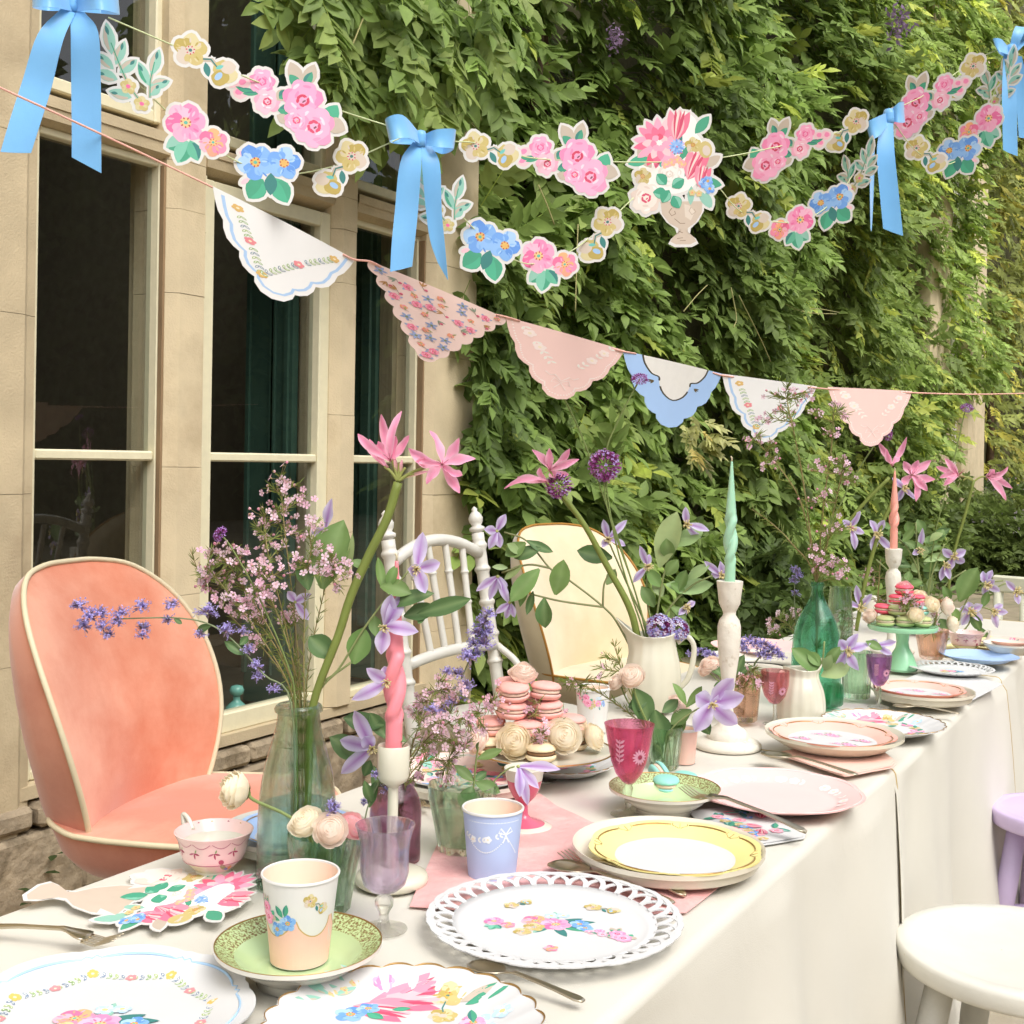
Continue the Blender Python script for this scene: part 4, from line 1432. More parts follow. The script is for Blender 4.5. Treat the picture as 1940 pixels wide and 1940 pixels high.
bow('large blue satin bow at the near end of the garlands', 138, 8, [
    [(138, 12, -.02, 2, 10, 0), (95, -8, -.06, 2, 22, 0), (60, -6, -.03, 2, 20, 0), (85, 2, .03, 2, 18, 0), (138, 10, .0, 2, 10, 0)],
    [(140, 12, -.02, 2, 10, 0), (185, -8, -.07, 4, 26, 0), (224, 2, -.04, 3, 26, 0), (190, 8, .03, 2, 18, 0), (140, 12, .0, 2, 10, 0)]],
    [[(130, 20, -.03, 13, 5, .01), (96, 70, -.05, 24, 6, .0), (70, 160, -.04, 28, 5, 0), (48, 230, -.04, 29, 3, 0), (30, 289, -.04, 29, 1, 0)],
     [(146, 20, -.025, 14, 3, -.01), (160, 60, -.05, 26, 1, .0), (163, 160, -.045, 28, 0, 0), (164, 250, -.045, 28, 8, 0), (164, 313, -.045, 28, 15, 0)]])
bow('blue satin bow with long tails hanging before the bay window pier', 797, 263, [
    [(797, 264, -.02, 1, 10, 0), (768, 240, -.06, 6, 22, 0), (736, 245, -.05, 5, 20, 0), (745, 258, .02, 2, 14, 0), (797, 266, .0, 1, 8, 0)],
    [(800, 266, -.02, 1, 9, 0), (830, 262, -.05, 2, 17, 0), (862, 264, -.04, -2, 18, 0), (840, 280, .02, -2, 12, 0), (800, 268, .0, 1, 8, 0)]],
    [[(790, 272, -.02, 8, 3, .005), (778, 310, -.035, 20, 2, 0), (770, 400, -.03, 22, 0, 0), (764, 460, -.03, 22, -2, 0), (760, 510, -.03, 21, -5, 0)],
     [(806, 272, -.02, 8, 2, .005), (816, 310, -.035, 17, 0, .005), (822, 400, -.03, 15, 0, 0), (829, 460, -.03, 14, 4, 0), (839, 514, -.03, 10, 17, 0)]])
bow('blue satin bow with a straight knot right of the paper urn', 1684, 222, [
    [(1684, 222, -.02, 1, 10, 0), (1662, 240, -.05, 4, 17, 0), (1645, 248, -.03, 4, 17, 0), (1660, 236, .02, 2, 12, 0), (1684, 224, .0, 1, 8, 0)],
    [(1686, 220, -.02, 1, 9, 0), (1702, 214, -.05, 1, 18, 0), (1714, 212, -.03, 1, 19, 0), (1704, 206, .02, 1, 12, 0), (1686, 220, .0, 1, 8, 0)]],
    [[(1654, 250, -.03, 3, 2, .012), (1652, 320, -.03, 4, 0, .014), (1651, 380, -.03, 3, 0, .012), (1650, 436, -.03, 1, 2, .006)],
     [(1680, 232, -.03, 12, 2, .0), (1678, 290, -.04, 17, 1, 0), (1684, 360, -.04, 18, 0, 0), (1692, 440, -.04, 19, 7, 0)]])
bow('small blue satin bow at the far end of the garlands', 1915, 100, [
    [(1915, 100, -.02, 3, 8, 0), (1900, 88, -.04, 4, 14, 0), (1886, 86, -.03, 5, 12, 0), (1898, 98, .02, 2, 8, 0), (1915, 102, .0, 1, 8, 0)],
    [(1918, 98, -.02, 6, 2, 0), (1928, 66, -.04, 10, 1, 0), (1936, 50, -.03, 10, 1, 0), (1938, 76, .02, 8, 1, 0), (1918, 100, .0, 4, 3, 0)]],
    [[(1912, 104, -.03, 11, 3, .0), (1912, 180, -.04, 14, 1, 0), (1913, 240, -.04, 14, 2, 0), (1914, 290, -.04, 14, 6, 0)],
     [(1926, 104, -.02, 10, 3, .0), (1938, 180, -.02, 14, 1, 0), (1944, 262, -.02, 14, 2, 0)]])

# ---- bunting
def bd(px):
    return 1 / (.684 - .000238 * px)
def edge_big():
    H = [(0, 0), (.03, .14), (.06, .25), (.10, .33), (.112, .42), (.145, .52), (.195, .58), (.235, .605), (.243, .68), (.275, .76), (.325, .81), (.36, .825), (.368, .89), (.42, .97), (.5, 1)]
    h = [tuple(p) for p in H]
    return h + [(1 - x, y) for x, y in h[-2::-1]]
def edge_small(n=6):
    out = []
    for k in range(n):
        a0, a1 = k / n, (k + 1) / n
        for j in range(8):
            f = j / 8
            u = a0 + (a1 - a0) * f
            bul = .035 * math.sin(f * math.pi) ** .8
            out.append((.43 * u - bul * .9, .9 * u + bul * .5))
    for j in range(11):
        a = math.pi - .35 - (math.pi - .7) * j / 10
        out.append((.5 + .075 * math.cos(a), .90 + .10 * math.sin(a)))
    m_ = [(1 - x, y) for x, y in out[:n * 8][::-1]]
    return out + m_
bun = thing('pennant_bunting', 'string of six scalloped paper pennants strung from the window to the garden', 'bunting', atd(1000, 620, bd(1000)))
def pennant(A, B, tip, base, edge, deco, label):
    dA, dB = bd(A[0]), bd(B[0])
    a, b = atd(*A, dA), atd(*B, dB)
    c = atd(*tip, (dA + dB) / 2 - .01)
    dn = c - (a + b) / 2
    nrm = (b - a).cross(dn).normalized()
    if nrm.dot(CAM - a) < 0:
        nrm = -nrm
    wl_ = (b - a).length
    def fn(u, v, lift):
        cur = .006 * math.sin(u * math.pi) * (1 - v * .4)
        return a + (b - a) * u + dn * v + nrm * (lift + cur) - bun.location
    n = len(edge)
    V, F = [], []
    k = 12
    # strips from the string to the edge
    us = np.linspace(0, 1, n)
    for i, (u, v) in enumerate(edge):
        for j in range(5):
            q = j / 4
            V.append(fn(us[i] * (1 - q) + u * q, v * q, 0))
    for i in range(n - 1):
        for j in range(4):
            F.append((i * 5 + j, i * 5 + j + 1, (i + 1) * 5 + j + 1, (i + 1) * 5 + j))
    o = part(bun, 'pennant', (V, F), base, smooth=True, label=label)
    thicken(o, .0005, 0)
    P = Print()
    deco(P, edge)
    printed(o, 'print', P, fn, 4e-6, 3e-4)
    return o
def shrink(edge, q, cy=.36):
    return [(.5 + (u - .5) * q, cy + (v - cy) * q) for u, v in edge]
def pl_line(P, edge, q, w_, col):
    e = shrink(edge, q)
    e = [(u, v) for u, v in e if v > .005]
    P.line(e, w_, col)
def deco_white(P, e):
    pl_line(P, e, .87, .022, '#a9c8ec')
    vine(P, [(.16, .1), (.30, .48), (.40, .76)], 0.0050, ((.02, '#dcb56a'), (.5, '#e78a90'), (1, '#dcb56a')))
    vine(P, [(.40, .76), (.62, .42), (.86, .12)], 0.0050, ((.5, '#e78a90'), (.97, '#dcb56a')))
def deco_floral(P, e):
    rr_ = random.Random(4)
    pts = []
    tries = 0
    while len(pts) < 46 and tries < 3000:
        tries += 1
        u, v = rr_.uniform(.05, .95), rr_.uniform(.05, .92)
        if abs(u - .5) > .5 * (1 - v) - .035 or any(math.hypot(u - a, v - b) < .088 for a, b in pts):
            continue
        pts.append((u, v))
    for k, (u, v) in enumerate(pts):
        m_ = k % 4
        if m_ == 0:
            for da in (0, 2.1, 4.2):
                P.leaf(u, v, .06, .027, da + k, '#9aa8c8')
            P.rose(u, v, .042, '#ef7f9c', '#f3a0b3', '#cf4468', '#e9c06e')
        elif m_ == 1:
            for da in (0, 1.2, 2.4, 3.6, 4.8):
                P.leaf(u, v, .05, .022, da + k, '#93a3cb')
            P.ell(u, v, .012, .012, 0, '#7d8a5c')
        elif m_ == 2:
            P.flower(u, v, .028, ['#f0a06a', '#ee8f9c'], '#e6cf8a', 5, None, '#b3243f', None)
            P.leaf(u + .01, v - .01, .045, .014, k, '#a2a06a')
        else:
            for da in (-.5, 0, .5):
                P.leaf(u, v, .062, .013, k + da, '#b8864f' if k % 8 == 3 else '#8f9c86')
            P.ell(u + .03, v + .03, .014, .014, 0, '#e45f84')
        P.line([(u, v), (u + .015, v + .03), (u + .04, v + .035)], .004, '#8b7a68')
def deco_lace(P, e):
    for q in shrink(e, .9)[1:-1]:
        pass
    ee = shrink(e, .9)
    for i in range(len(ee) - 1):
        for f in (0, .33, .66):
            u, v = ee[i][0] + (ee[i + 1][0] - ee[i][0]) * f, ee[i][1] + (ee[i + 1][1] - ee[i][1]) * f
            if v > .02:
                P.ell(u, v, .008, .010, 0, '#f8e6e0', n=7)
    vine(P, [(.14, .06), (.28, .30), (.38, .46)], .0066, ((.2, '#f8e6e0'), (.6, '#f8e6e0')), ('#f8e6e0',))
    vine(P, [(.62, .46), (.72, .30), (.86, .06)], .0066, ((.4, '#f8e6e0'), (.8, '#f8e6e0')), ('#f8e6e0',))
    P.line([(.36, .62), (.40, .66), (.44, .64), (.5, .72), (.56, .64), (.60, .66), (.64, .62)], .012, '#f8e6e0')
    for sx in (-1, 1):
        P.line([(.5, .74), (.5 + sx * .06, .69), (.5 + sx * .08, .76), (.5, .75), (.5 + sx * .05, .84)], .011, '#f8e6e0')
def deco_blue(P, e):
    inner = [(.17, .0), (.20, .12), (.27, .24), (.34, .27), (.35, .36), (.40, .50), (.5, .58), (.60, .50), (.65, .36), (.66, .27), (.73, .24), (.80, .12), (.83, .0)]
    inner = [tuple(q) for q in smoothp(inner, 3)]
    for a, b in zip(inner, inner[1:]):
        P.poly([a, b, (b[0], 0), (a[0], 0)], '#e4e1da')
    P.line(inner[:12], .017, '#3a2f14'); P.line(inner[13:24], .017, '#3a2f14'); P.line(inner[25:], .017, '#3a2f14')
    for sx in (-1, 1):
        for da in (-.5, 0, .5):
            P.leaf(.5 + sx * .20, .34, .06, .018, (math.pi if sx < 0 else 0) + da + sx * .5, '#5a4a23')
pw = mat('white_pennant_paper', '#e8e7e5', rough=.7, var=.02)
pp_ = mat('pink_pennant_paper', '#eecbc3', rough=.7, var=.02)
pp2 = mat('blush_pennant_paper', '#ecd0c7', rough=.7, var=.02)
pb_ = mat('blue_pennant_paper', '#a3c2ea', rough=.7, var=.02)
EB, ES = edge_big(), edge_small()
pennant((403, 353), (673, 492), (512, 566), pw, EB, deco_white, 'white pennant with a blue line and flower vines')
pennant((700, 494), (958, 603), (803, 684), pp2, ES, deco_floral, 'blush pennant with an all over flower print')
pennant((958, 600), (1183, 664), (1052, 756), pp_, EB, deco_lace, 'pink pennant with white lace print')
pennant((1180, 664), (1368, 708), (1264, 810), pb_, EB, deco_blue, 'blue pennant with a white centre and gold line')
pennant((1368, 708), (1548, 732), (1443, 838), pw, EB, deco_white, 'white pennant with flower vines behind the wax flowers')
pennant((1568, 733), (1728, 741), (1648, 846), pp_, EB, deco_lace, 'pink lace pennant at the far end')
string(bun, 'string', [(-60, 138), (0, 166), (200, 258), (403, 355), (440, 375)], .0014, pcord, bd, .004)
string(bun, 'string', [(650, 482), (673, 492), (700, 495), (722, 505)], .0016, pcord, bd, -.004)
string(bun, 'string', [(940, 596), (958, 600), (985, 608)], .0016, pcord, bd, -.004)
string(bun, 'string', [(1165, 662), (1183, 666), (1205, 670)], .0016, pcord, bd, -.004)
string(bun, 'string', [(1350, 706), (1368, 711), (1390, 714)], .0018, pcord, bd, -.004)
string(bun, 'string', [(1530, 733), (1548, 735), (1570, 737), (1590, 738)], .0018, pcord, bd, -.004)
string(bun, 'string', [(1700, 742), (1728, 744), (1850, 747), (1990, 744)], .0022, pcord, bd, -.004)
# ================================================================== on the table
RZ = TH - math.pi / 2                         # local x = across the view, local y = away from the camera
china = mat('white_china', '#d8d4c6', rough=.22, var=.03, coat=.5)
ivory = mat('ivory_stoneware', '#dbd3c0', rough=.35, var=.05, coat=.2)
ivory_g = mat('ivory_glaze', '#d8d4c0', rough=.25, var=.04, coat=.4, bump=.05, bs=30)
paper_w = mat('white_paper', '#d0d0cf', rough=.75, var=.02)
gold = mat('gold_edge', '#b8935a', rough=.35, metal=.8, var=.05)
silver = mat('old_silver', '#cabfa8', rough=.3, metal=1., var=.12, vs=30, bump=.03)
def on_table(px, py, z=TZ):
    p = at(px, py, z)
    return p, mpp(p)
def pz(prof, r):
    return float(np.interp(r, [q[0] for q in prof], [q[1] for q in prof]))
def plate(name, label, cat, px, py, rpx, prof, zones, under, th=.0016, seg=96, wob=None, group=None, lift=0., rz=0.):
    """prof: (radius fraction, height m) of the upper face; zones: (r0, r1, material, part name)"""
    p, s = on_table(px, py, TZ + lift + prof[-1][1])
    R = rpx * s
    t_ = thing(name, label, cat, (p.x, p.y, TZ + lift), RZ + rz, group)
    rad = [q[0] for q in prof]
    w2 = (lambda a, r: 1 + (wob(a) - 1) * max(0, (r - .6) / .4)) if wob else (lambda a, r: 1)
    def lat(rs_, dz):
        return lathe([(max(r, 1e-7) * R, pz(prof, r) + dz) for r in rs_], seg, wob=(lambda a, i: w2(a, rs_[i])) if wob else None)
    for r0, r1, m_, nm in zones:
        rs_ = sorted(set([r0, r1] + [r for r in rad if r0 < r < r1] + list(np.linspace(r0, r1, 6))))
        part(t_, nm, lat(rs_, 0), m_)
    rs_ = sorted(set(rad + list(np.linspace(0, 1, 12))))
    g = lat(rs_, -th)
    # close the edge
    n = len(rs_)
    top = lathe([(R, prof[-1][1])], seg, wob=(lambda a, i: w2(a, 1)) if wob else None)
    V = list(g[0]) + list(top[0])
    F = [tuple(reversed(f)) for f in g[1]]
    o1, o2 = len(g[0]) - seg, len(g[0])
    F += [(o1 + k, o1 + (k + 1) % seg, o2 + (k + 1) % seg, o2 + k) for k in range(seg)]
    part(t_, 'underside', (V, F), under, edge=40)
    def fn(x, y, lf):
        return V3(x, y, pz(prof, min(1, math.hypot(x, y) / R)) + lf)
    return t_, R, fn, w2
def rim_line(t_, R, fn, w2, q, wd, m_, name='gilt_line', arc=(0, 2 * math.pi), n=160, lf=.0003, wv=None):
    pts = []
    full = arc[1] - arc[0] > 6.28
    for k in range(n + (0 if full else 1)):
        a = arc[0] + (arc[1] - arc[0]) * k / n
        rr_ = R * q * w2(a, q) * (wv(a) if wv else 1)
        v = fn(rr_ * math.cos(a), rr_ * math.sin(a), lf)
        pts.append(v)
    if full:
        pts.append(pts[0])
    return part(t_, name, tube(pts, wd, 5, cap=not full, flat=.5), m_)
PAPER = [(0, .0022), (.66, .0022), (.70, .003), (.80, .008), (1.0, .016)]
DISH = [(0, .006), (.68, .006), (.74, .010), (.80, .014), (1.0, .020)]

# ---------------- cloth runners and napkins
def sheet(name, label, cat, pts, z, m_, th=.0012, deco=None, layers=1, wr=.0012, group=None):
    """flat cloth through table points given as photo pixels"""
    q = [at(a, b, TZ) for a, b in pts]
    c = sum(q, Vector()) / len(q)
    t_ = thing(name, label, cat, (c.x, c.y, TZ + z), 0, group)
    n = len(q)
    for L in range(layers):
        V, F = [], []
        nr = 14
        dense = []
        for i in range(n):
            for k in range(10):
                dense.append(q[i].lerp(q[(i + 1) % n], k / 10))
        off = V3(.002 * L, .003 * L, 0)
        V.append(V3(0, 0, L * th) + off)
        for j in range(1, nr + 1):
            for p in dense:
                v = (p - c) * (j / nr)
                V.append(V3(v.x, v.y, L * th + wr * mnoise.noise(V3(v.x * 14, v.y * 14, 3 + L))) + off)
        m_n = len(dense)
        for k in range(m_n):
            k2 = (k + 1) % m_n
            F.append((0, 1 + k, 1 + k2))
            for j in range(nr - 1):
                F.append((1 + j * m_n + k, 1 + (j + 1) * m_n + k, 1 + (j + 1) * m_n + k2, 1 + j * m_n + k2))
        o = part(t_, 'sheet', (V, F), m_)
        thicken(o, th * .8)
    if deco:
        P = Print()
        deco(P)
        zt = (layers - 1) * th
        printed(o, 'print', P, lambda x, y, l: V3(x, y, zt + wr * .9 + .0004 + l), 2e-5)
    return t_
rose_cloth = mat('rose_cloth', '#dfa9a6', rough=.9, var=.10, vs=16, bump=.3, bs=70, col2='#e8bfba', c2s=12)
sheet('table_runner', 'rose pink crinkled cloth runner laid across the table', 'runner', [(776, 1722), (866, 1520), (998, 1490), (1052, 1530), (1120, 1562), (1420, 1640), (1300, 1735), (1060, 1745)], .003, rose_cloth, wr=.0016)
def many(P, w_, h_, n, seed, sc=1., ang=0):
    r = random.Random(seed)
    for k in range(n):
        x, y = r.uniform(-w_, w_), r.uniform(-h_, h_)
        x, y = x * math.cos(ang) - y * math.sin(ang), x * math.sin(ang) + y * math.cos(ang)
        m_ = k % 5
        if m_ == 0:
            P.rose(x, y, .013 * sc, '#f2aebd', '#ee8fa8', '#cf4468', '#d8486c')
        elif m_ == 1:
            for d in range(3):
                P.leaf(x, y, .03 * sc, .012 * sc, r.uniform(0, 6), r.choice((GRN, GR2, SAGE)), GR2)
        elif m_ == 2:
            P.flower(x, y, .009 * sc, BLU, '#e0b461', 5, None, '#b3243f', None)
        elif m_ == 3:
            P.flower(x, y, .010 * sc, YEL, '#d6c3b5', 5, None, '#b3243f', None)
        else:
            d_tulip(P, x, y, .03 * sc, r.uniform(0, 6))
sheet('napkin', 'folded floral paper napkin under the fork beside the yellow plate', 'napkin', [(1308, 1545), (1400, 1530), (1528, 1582), (1524, 1592), (1440, 1606), (1340, 1580)], .002, paper_w, layers=2, deco=lambda P: many(P, .062, .030, 40, 3, .8, .75))
blush = mat('blush_paper', '#eec6b8', rough=.8, var=.03)
sheet('napkin', 'blush pink paper napkin under the spoon at the cloth seam', 'napkin', [(1478, 1440), (1640, 1405), (1700, 1455), (1692, 1464), (1600, 1482)], .008, blush, layers=3)
sheet('napkin', 'yellow paper napkin under the far plates', 'napkin', [(1760, 1236), (1870, 1205), (1940, 1232), (1880, 1246)], .004, mat('lemon_paper', '#e8dca0', rough=.8, var=.03), layers=2)
sheet('doily', 'white pierced paper doily under the far pink plate', 'doily', [(1690, 1300), (1780, 1262), (1900, 1300), (1842, 1330)], .003, paper_w)

# ---------------- plates
def w_scal(n, amp, ph=0.):
    return lambda a: 1 + amp * (abs(math.sin((a + ph) * n / 2)) - .6)
def w_lobe(n, amp, ph=0.):
    return lambda a: 1 + amp * (math.sqrt(abs(math.sin((a + ph) * n / 2))) - .75) + amp * .5 * (1 if abs(((a + ph) * n / (2 * math.pi)) % 1 - .5) > .44 else 0)
# lattice plate
def lattice_plate(label, px, py, rpx, deco_n, group):
    p, s = on_table(px, py, TZ + .012)
    R = rpx * s
    t_ = thing('lattice_plate', label, 'plate', (p.x, p.y, TZ + .0065), RZ, group)
    prof = [(0, .002), (.66, .002), (.72, .003), (.82, .008), (1., .012)]
    part(t_, 'centre', lathe([(1e-7, .002), (R * .3, .002), (R * .66, .002), (R * .72, .003), (R * .80, .0072), (R * .80, .0064), (R * .72, .0022), (R * .66, .001), (1e-7, .001)], 96), paper_w)
    N_ = 34
    for k in range(N_):
        a0 = 2 * math.pi * k / N_
        half = 1.5 * 2 * math.pi / N_
        pts = []
        for j in range(13):
            f = -1 + 2 * j / 12
            aa = a0 + half * math.sin(f * math.pi / 2)
            rr_ = .79 + .19 * math.cos(f * math.pi / 2)
            pts.append((rr_ * R * math.cos(aa), rr_ * R * math.sin(aa), pz(prof, rr_) + .0005 * ((k % 2) * 2 - 1) * 0 + (k % 4) * .0003))
        V, F = [], []
        wd = R * .023
        for j, q in enumerate(pts):
            tq_ = Vector(pts[min(j + 1, 12)]) - Vector(pts[max(j - 1, 0)])
            nn_ = V3(-tq_.y, tq_.x, 0).normalized() * wd
            up_ = V3(0, 0, .0006)
            for v in (Vector(q) - nn_, Vector(q) + nn_):
                V += [v + up_, v - up_]
        for j in range(12):
            a = 4 * j
            F += [(a, a + 2, a + 6, a + 4), (a + 1, a + 5, a + 7, a + 3), (a, a + 4, a + 5, a + 1), (a + 2, a + 3, a + 7, a + 6)]
        F += [(0, 1, 3, 2), (48, 50, 51, 49)]
        part(t_, 'loop', (V, F), paper_w, smooth=False)
    P = Print()
    P.place(D_POSY, .0, .0, R * .0066)
    if deco_n:
        sm = R * .0058
        P.place(D_PINK, -R * .44, 0, R * .0020); P.place(D_ROSE, R * .42, -R * .20, R * .0016); P.place(D_YEL, R * .40, R * .34, R * .0022)
        P.place(D_YEL, -R * .28, R * .42, R * .0019, 1.); P.flower(-.04 * R, -R * .48, R * .055, COR, '#f8bd7e', 5)
    printed(t_, 'print', P, lambda x, y, l: V3(x, y, .002 + l), 5e-6)
lattice_plate('white lattice edged paper plate with a small nosegay print near the table edge', 1050, 1745, 243, 1, 'white lattice plates')
lattice_plate('white lattice edged plate far down the table by the green stand', 1802, 1269, 78, 0, 'white lattice plates')

# blue line plate, front left
t_, R, fn, w2 = plate('scalloped_plate', 'white scalloped paper plate with a blue line and flower vines at the front corner', 'plate', 190, 1905, 284, PAPER, [(0, .7, mat('cool_white_paper', '#cdcece', rough=.75, var=.02), 'centre'), (.7, 1, paper_w, 'rim')], paper_w, wob=w_lobe(8, .11, .39), lift=.002)
wbl = mat('pale_blue_ink', '#a9cbea', rough=.6)
rim_line(t_, R, fn, w2, .90, R * .010, wbl, 'blue_line')
P = Print()
for k in range(8):
    a0 = k * math.pi / 4 - .39
    arc = [(math.cos(a0 + f * math.pi / 4) * R * (.74 - .07 * math.sin(f * math.pi)), math.sin(a0 + f * math.pi / 4) * R * (.74 - .07 * math.sin(f * math.pi))) for f in np.linspace(0, 1, 9)]
    vine(P, arc, R * .0050, ((0, '#dcb95e'), (.5, '#e48d92')))
P.place(D_POSY, 0, -.008, R * .008)
printed(t_, 'print', P, fn, 5e-6)
# gold scallop floral plate, front middle
def floral_plate(label, px, py, rpx, n, seed, group):
    t_, R, fn, w2 = plate('floral_plate', label, 'plate', px, py, rpx, PAPER, [(0, 1, paper_w, 'face')], paper_w, wob=w_scal(n, .045), lift=.003, group=group, seg=n * 8)
    P = Print()
    k_ = R / 260
    P.place(D_URN, -.28 * R, R * .95, k_ * .02, 0)
    P.s = []
    d_tulip(P, -.30 * R, .58 * R, .55 * R, .12); d_tulip(P, -.42 * R, .50 * R, .46 * R, -.25); d_tulip(P, -.1 * R, .66 * R, .34 * R, .5)
    P.rose(-.22 * R, .80 * R, .09 * R, '#f48bb6', '#f9a9cb', '#e8557f', '#f9a9cb')
    P.flower(.28 * R, .66 * R, .14 * R, YEL, '#c4a94e', 5, .2, '#c8324a', '#3f7a72')
    P.flower(.26 * R, .36 * R, .11 * R, YEL, '#d6c3b5', 6, .2, None, None)
    P.line([(.27 * R, .6 * R), (.25 * R, .48 * R), (.26 * R, .42 * R)], .012 * R, GR2)
    P.leaf(.38 * R, .58 * R, .36 * R, .11 * R, .35, TAUPE, GRN); P.leaf(.42 * R, .54 * R, .34 * R, .1 * R, .3, GRN, GR2)
    P.flower(-.42 * R, .36 * R, .12 * R, BLU, '#e0b461', 5, .2); P.flower(-.30 * R, .46 * R, .09 * R, BLU, '#e0b461', 5, .9)
    for x, y, a in ((-.52, .74, 2.6), (-.56, .66, 3.4), (-.6, .56, 2.9), (-.66, .5, 3.6), (-.46, .8, 2.2), (-.42, .7, 3.9)):
        P.leaf(x * R, y * R, .2 * R, .06 * R, a, SAGE, TAUPE)
    for x, y in ((-.50, .64), (-.58, .58), (-.44, .74)):
        P.flower(x * R, y * R, .04 * R, ['#d8c48a'], '#f49a6a', 5, None, None, None)
    for x, y, r_ in ((.55, .3, .09), (.7, .36, .08), (.62, .2, .05)):
        P.flower(x * R, y * R, r_ * R, ['#b9d8ee', '#cfe3f2'], '#e6cf8a', 5, None, None, None)
    P.leaf(-.3 * R, .38 * R, .16 * R, .09 * R, -.6, '#46ad88', GRN); P.leaf(-.12 * R, .44 * R, .14 * R, .07 * R, .2, '#46ad88', GRN)
    rr_ = random.Random(seed)
    for k in range(9):
        a = 3.4 + k * .42
        x, y = math.cos(a) * R * .55, math.sin(a) * R * .55
        (P.rose(x, y, .12 * R) if k % 3 == 0 else P.flower(x, y, .1 * R, (BLU, YEL, PNK)[k % 3], '#e0b461', 5))
        P.leaf(x, y, .2 * R, .07 * R, a + 1.2, GRN, GR2)
    P.rose(0, .05 * R, .15 * R); P.leaf(.1 * R, .1 * R, .22 * R, .09 * R, .5, GRN, GR2)
    printed(t_, 'print', P, fn, 5e-6)
    rim_line(t_, R, fn, w2, .992, R * .009, gold, 'gilt_edge', n=n * 8)
floral_plate('gilt scallop edged paper plate with large painted flowers at the front', 764, 1937, 268, 24, 1, 'gilt scalloped floral plates')
floral_plate('gilt scallop edged floral plate before the small green bottle', 1673, 1366, 113, 24, 2, 'gilt scalloped floral plates')
floral_plate('floral paper plate half hidden behind the macaron stand', 1062, 1440, 104, 24, 3, 'gilt scalloped floral plates')

# yellow plate on ivory stoneware
FLAT = [(0, .008), (.86, .008), (.93, .012), (.965, .022), (1.0, .024)]
plate('dinner_plate', 'large ivory stoneware plate under the yellow paper plate', 'plate', 1266, 1598, 181, FLAT, [(0, 1, ivory, 'face')], ivory, th=.006, lift=.0065)
yel = mat('lemon_yellow_paper', '#eadf95', rough=.6, var=.02)
def oval_plate(label, px, py, rpx, lift, ring, under, extra=None, ph=0.):
    t_, R, fn, w2 = plate('lobed_plate', label, 'plate', px, py, rpx, PAPER, [(0, .70, mat('cool_white_paper'), 'centre'), (.70, 1, ring, 'rim')], under, wob=w_lobe(8, .085, ph), lift=lift, group='lobed paper plates with gold lines')
    for k in range(8):
        a0 = k * math.pi / 4 - ph
        rim_line(t_, R, fn, w2, .93, R * .010, gold, 'gold_line', arc=(a0 + .12, a0 + math.pi / 4 - .12), n=16)
        for d in (-.05, 0, .05):
            a = a0 + d
            b = [fn(R * q * math.cos(a0 + d * (2 if q > .9 else .3)), R * q * math.sin(a0 + d * (2 if q > .9 else .3)), .0004) for q in (.86, .91, .95)]
            part(t_, 'gold_sprig', tube(b, R * .006, 4, flat=.5), gold)
    if extra:
        P = Print(); extra(P, R); printed(t_, 'print', P, fn, 5e-6)
    return t_
oval_plate('yellow lobed paper plate with gold lines on the ivory plate', 1279, 1602, 162, .0155, yel, yel, ph=.2)
def ex_roses(P, R):
    for x, y, q in ((.0, .38, .002), (.1, -.3, .0018), (-.5, .1, .0014), (.45, -.05, .0014)):
        P.place(D_ROSE, x * R, y * R, R * q)
pinkp = mat('rose_pink_paper', '#eebcae', rough=.65, var=.02)
pink_d = mat('deep_rose_paper', '#d98f7c', rough=.7, var=.02)
BOWL = [(0, .010), (.6, .010), (.78, .018), (1.0, .034)]
plate('soup_plate', 'ivory china soup plate under a pink lobed plate at the seam', 'plate', 1580, 1385, 128, BOWL, [(0, 1, ivory_g, 'face')], ivory_g, th=.006, lift=.0065)
oval_plate('pink lobed paper plate with roses on the ivory soup plate', 1577, 1387, 116, .025, pinkp, pink_d, ex_roses)
plate('dinner_plate', 'ivory stoneware plate far along the table under a pink plate', 'plate', 1748, 1305, 94, FLAT, [(0, 1, ivory, 'face')], ivory, th=.006, lift=.0065)
oval_plate('pink lobed paper plate on the far ivory stoneware plate', 1742, 1302, 83, .0155, pinkp, pink_d, ex_roses, .2)
# pale pink lace plate
lace_p = mat('pale_pink_paper', '#eec4c0', rough=.7, var=.02)
t_, R, fn, w2 = plate('lace_plate', 'pale pink scalloped paper plate with white lace print', 'plate', 1470, 1494, 162, PAPER, [(0, 1, lace_p, 'face')], lace_p, wob=w_lobe(8, .06), lift=.004)
P = Print()
for k in range(8):
    a0 = k * math.pi / 4
    vine(P, [(math.cos(a0 + f) * R * .76, math.sin(a0 + f) * R * .76) for f in np.linspace(.1, .68, 5)], R * .008, ((.3, '#f6e4e2'), (.7, '#f6e4e2')), ('#f6e4e2',))
printed(t_, 'print', P, fn, 5e-6)
rim_line(t_, R, fn, w2, .96, R * .004, mat('white_ink', '#f6e8e4', rough=.7), 'lace_line')
plate('lace_plate', 'blush paper plate on the left side behind the flowers', 'plate', 1440, 1222, 92, PAPER, [(0, 1, lace_p, 'face')], lace_p, wob=w_lobe(8, .05), lift=.022)
plate('side_plate', 'white china side plate behind the jug', 'plate', 1440, 1246, 104, BOWL, [(0, 1, china, 'face')], china, th=.005, lift=.006)
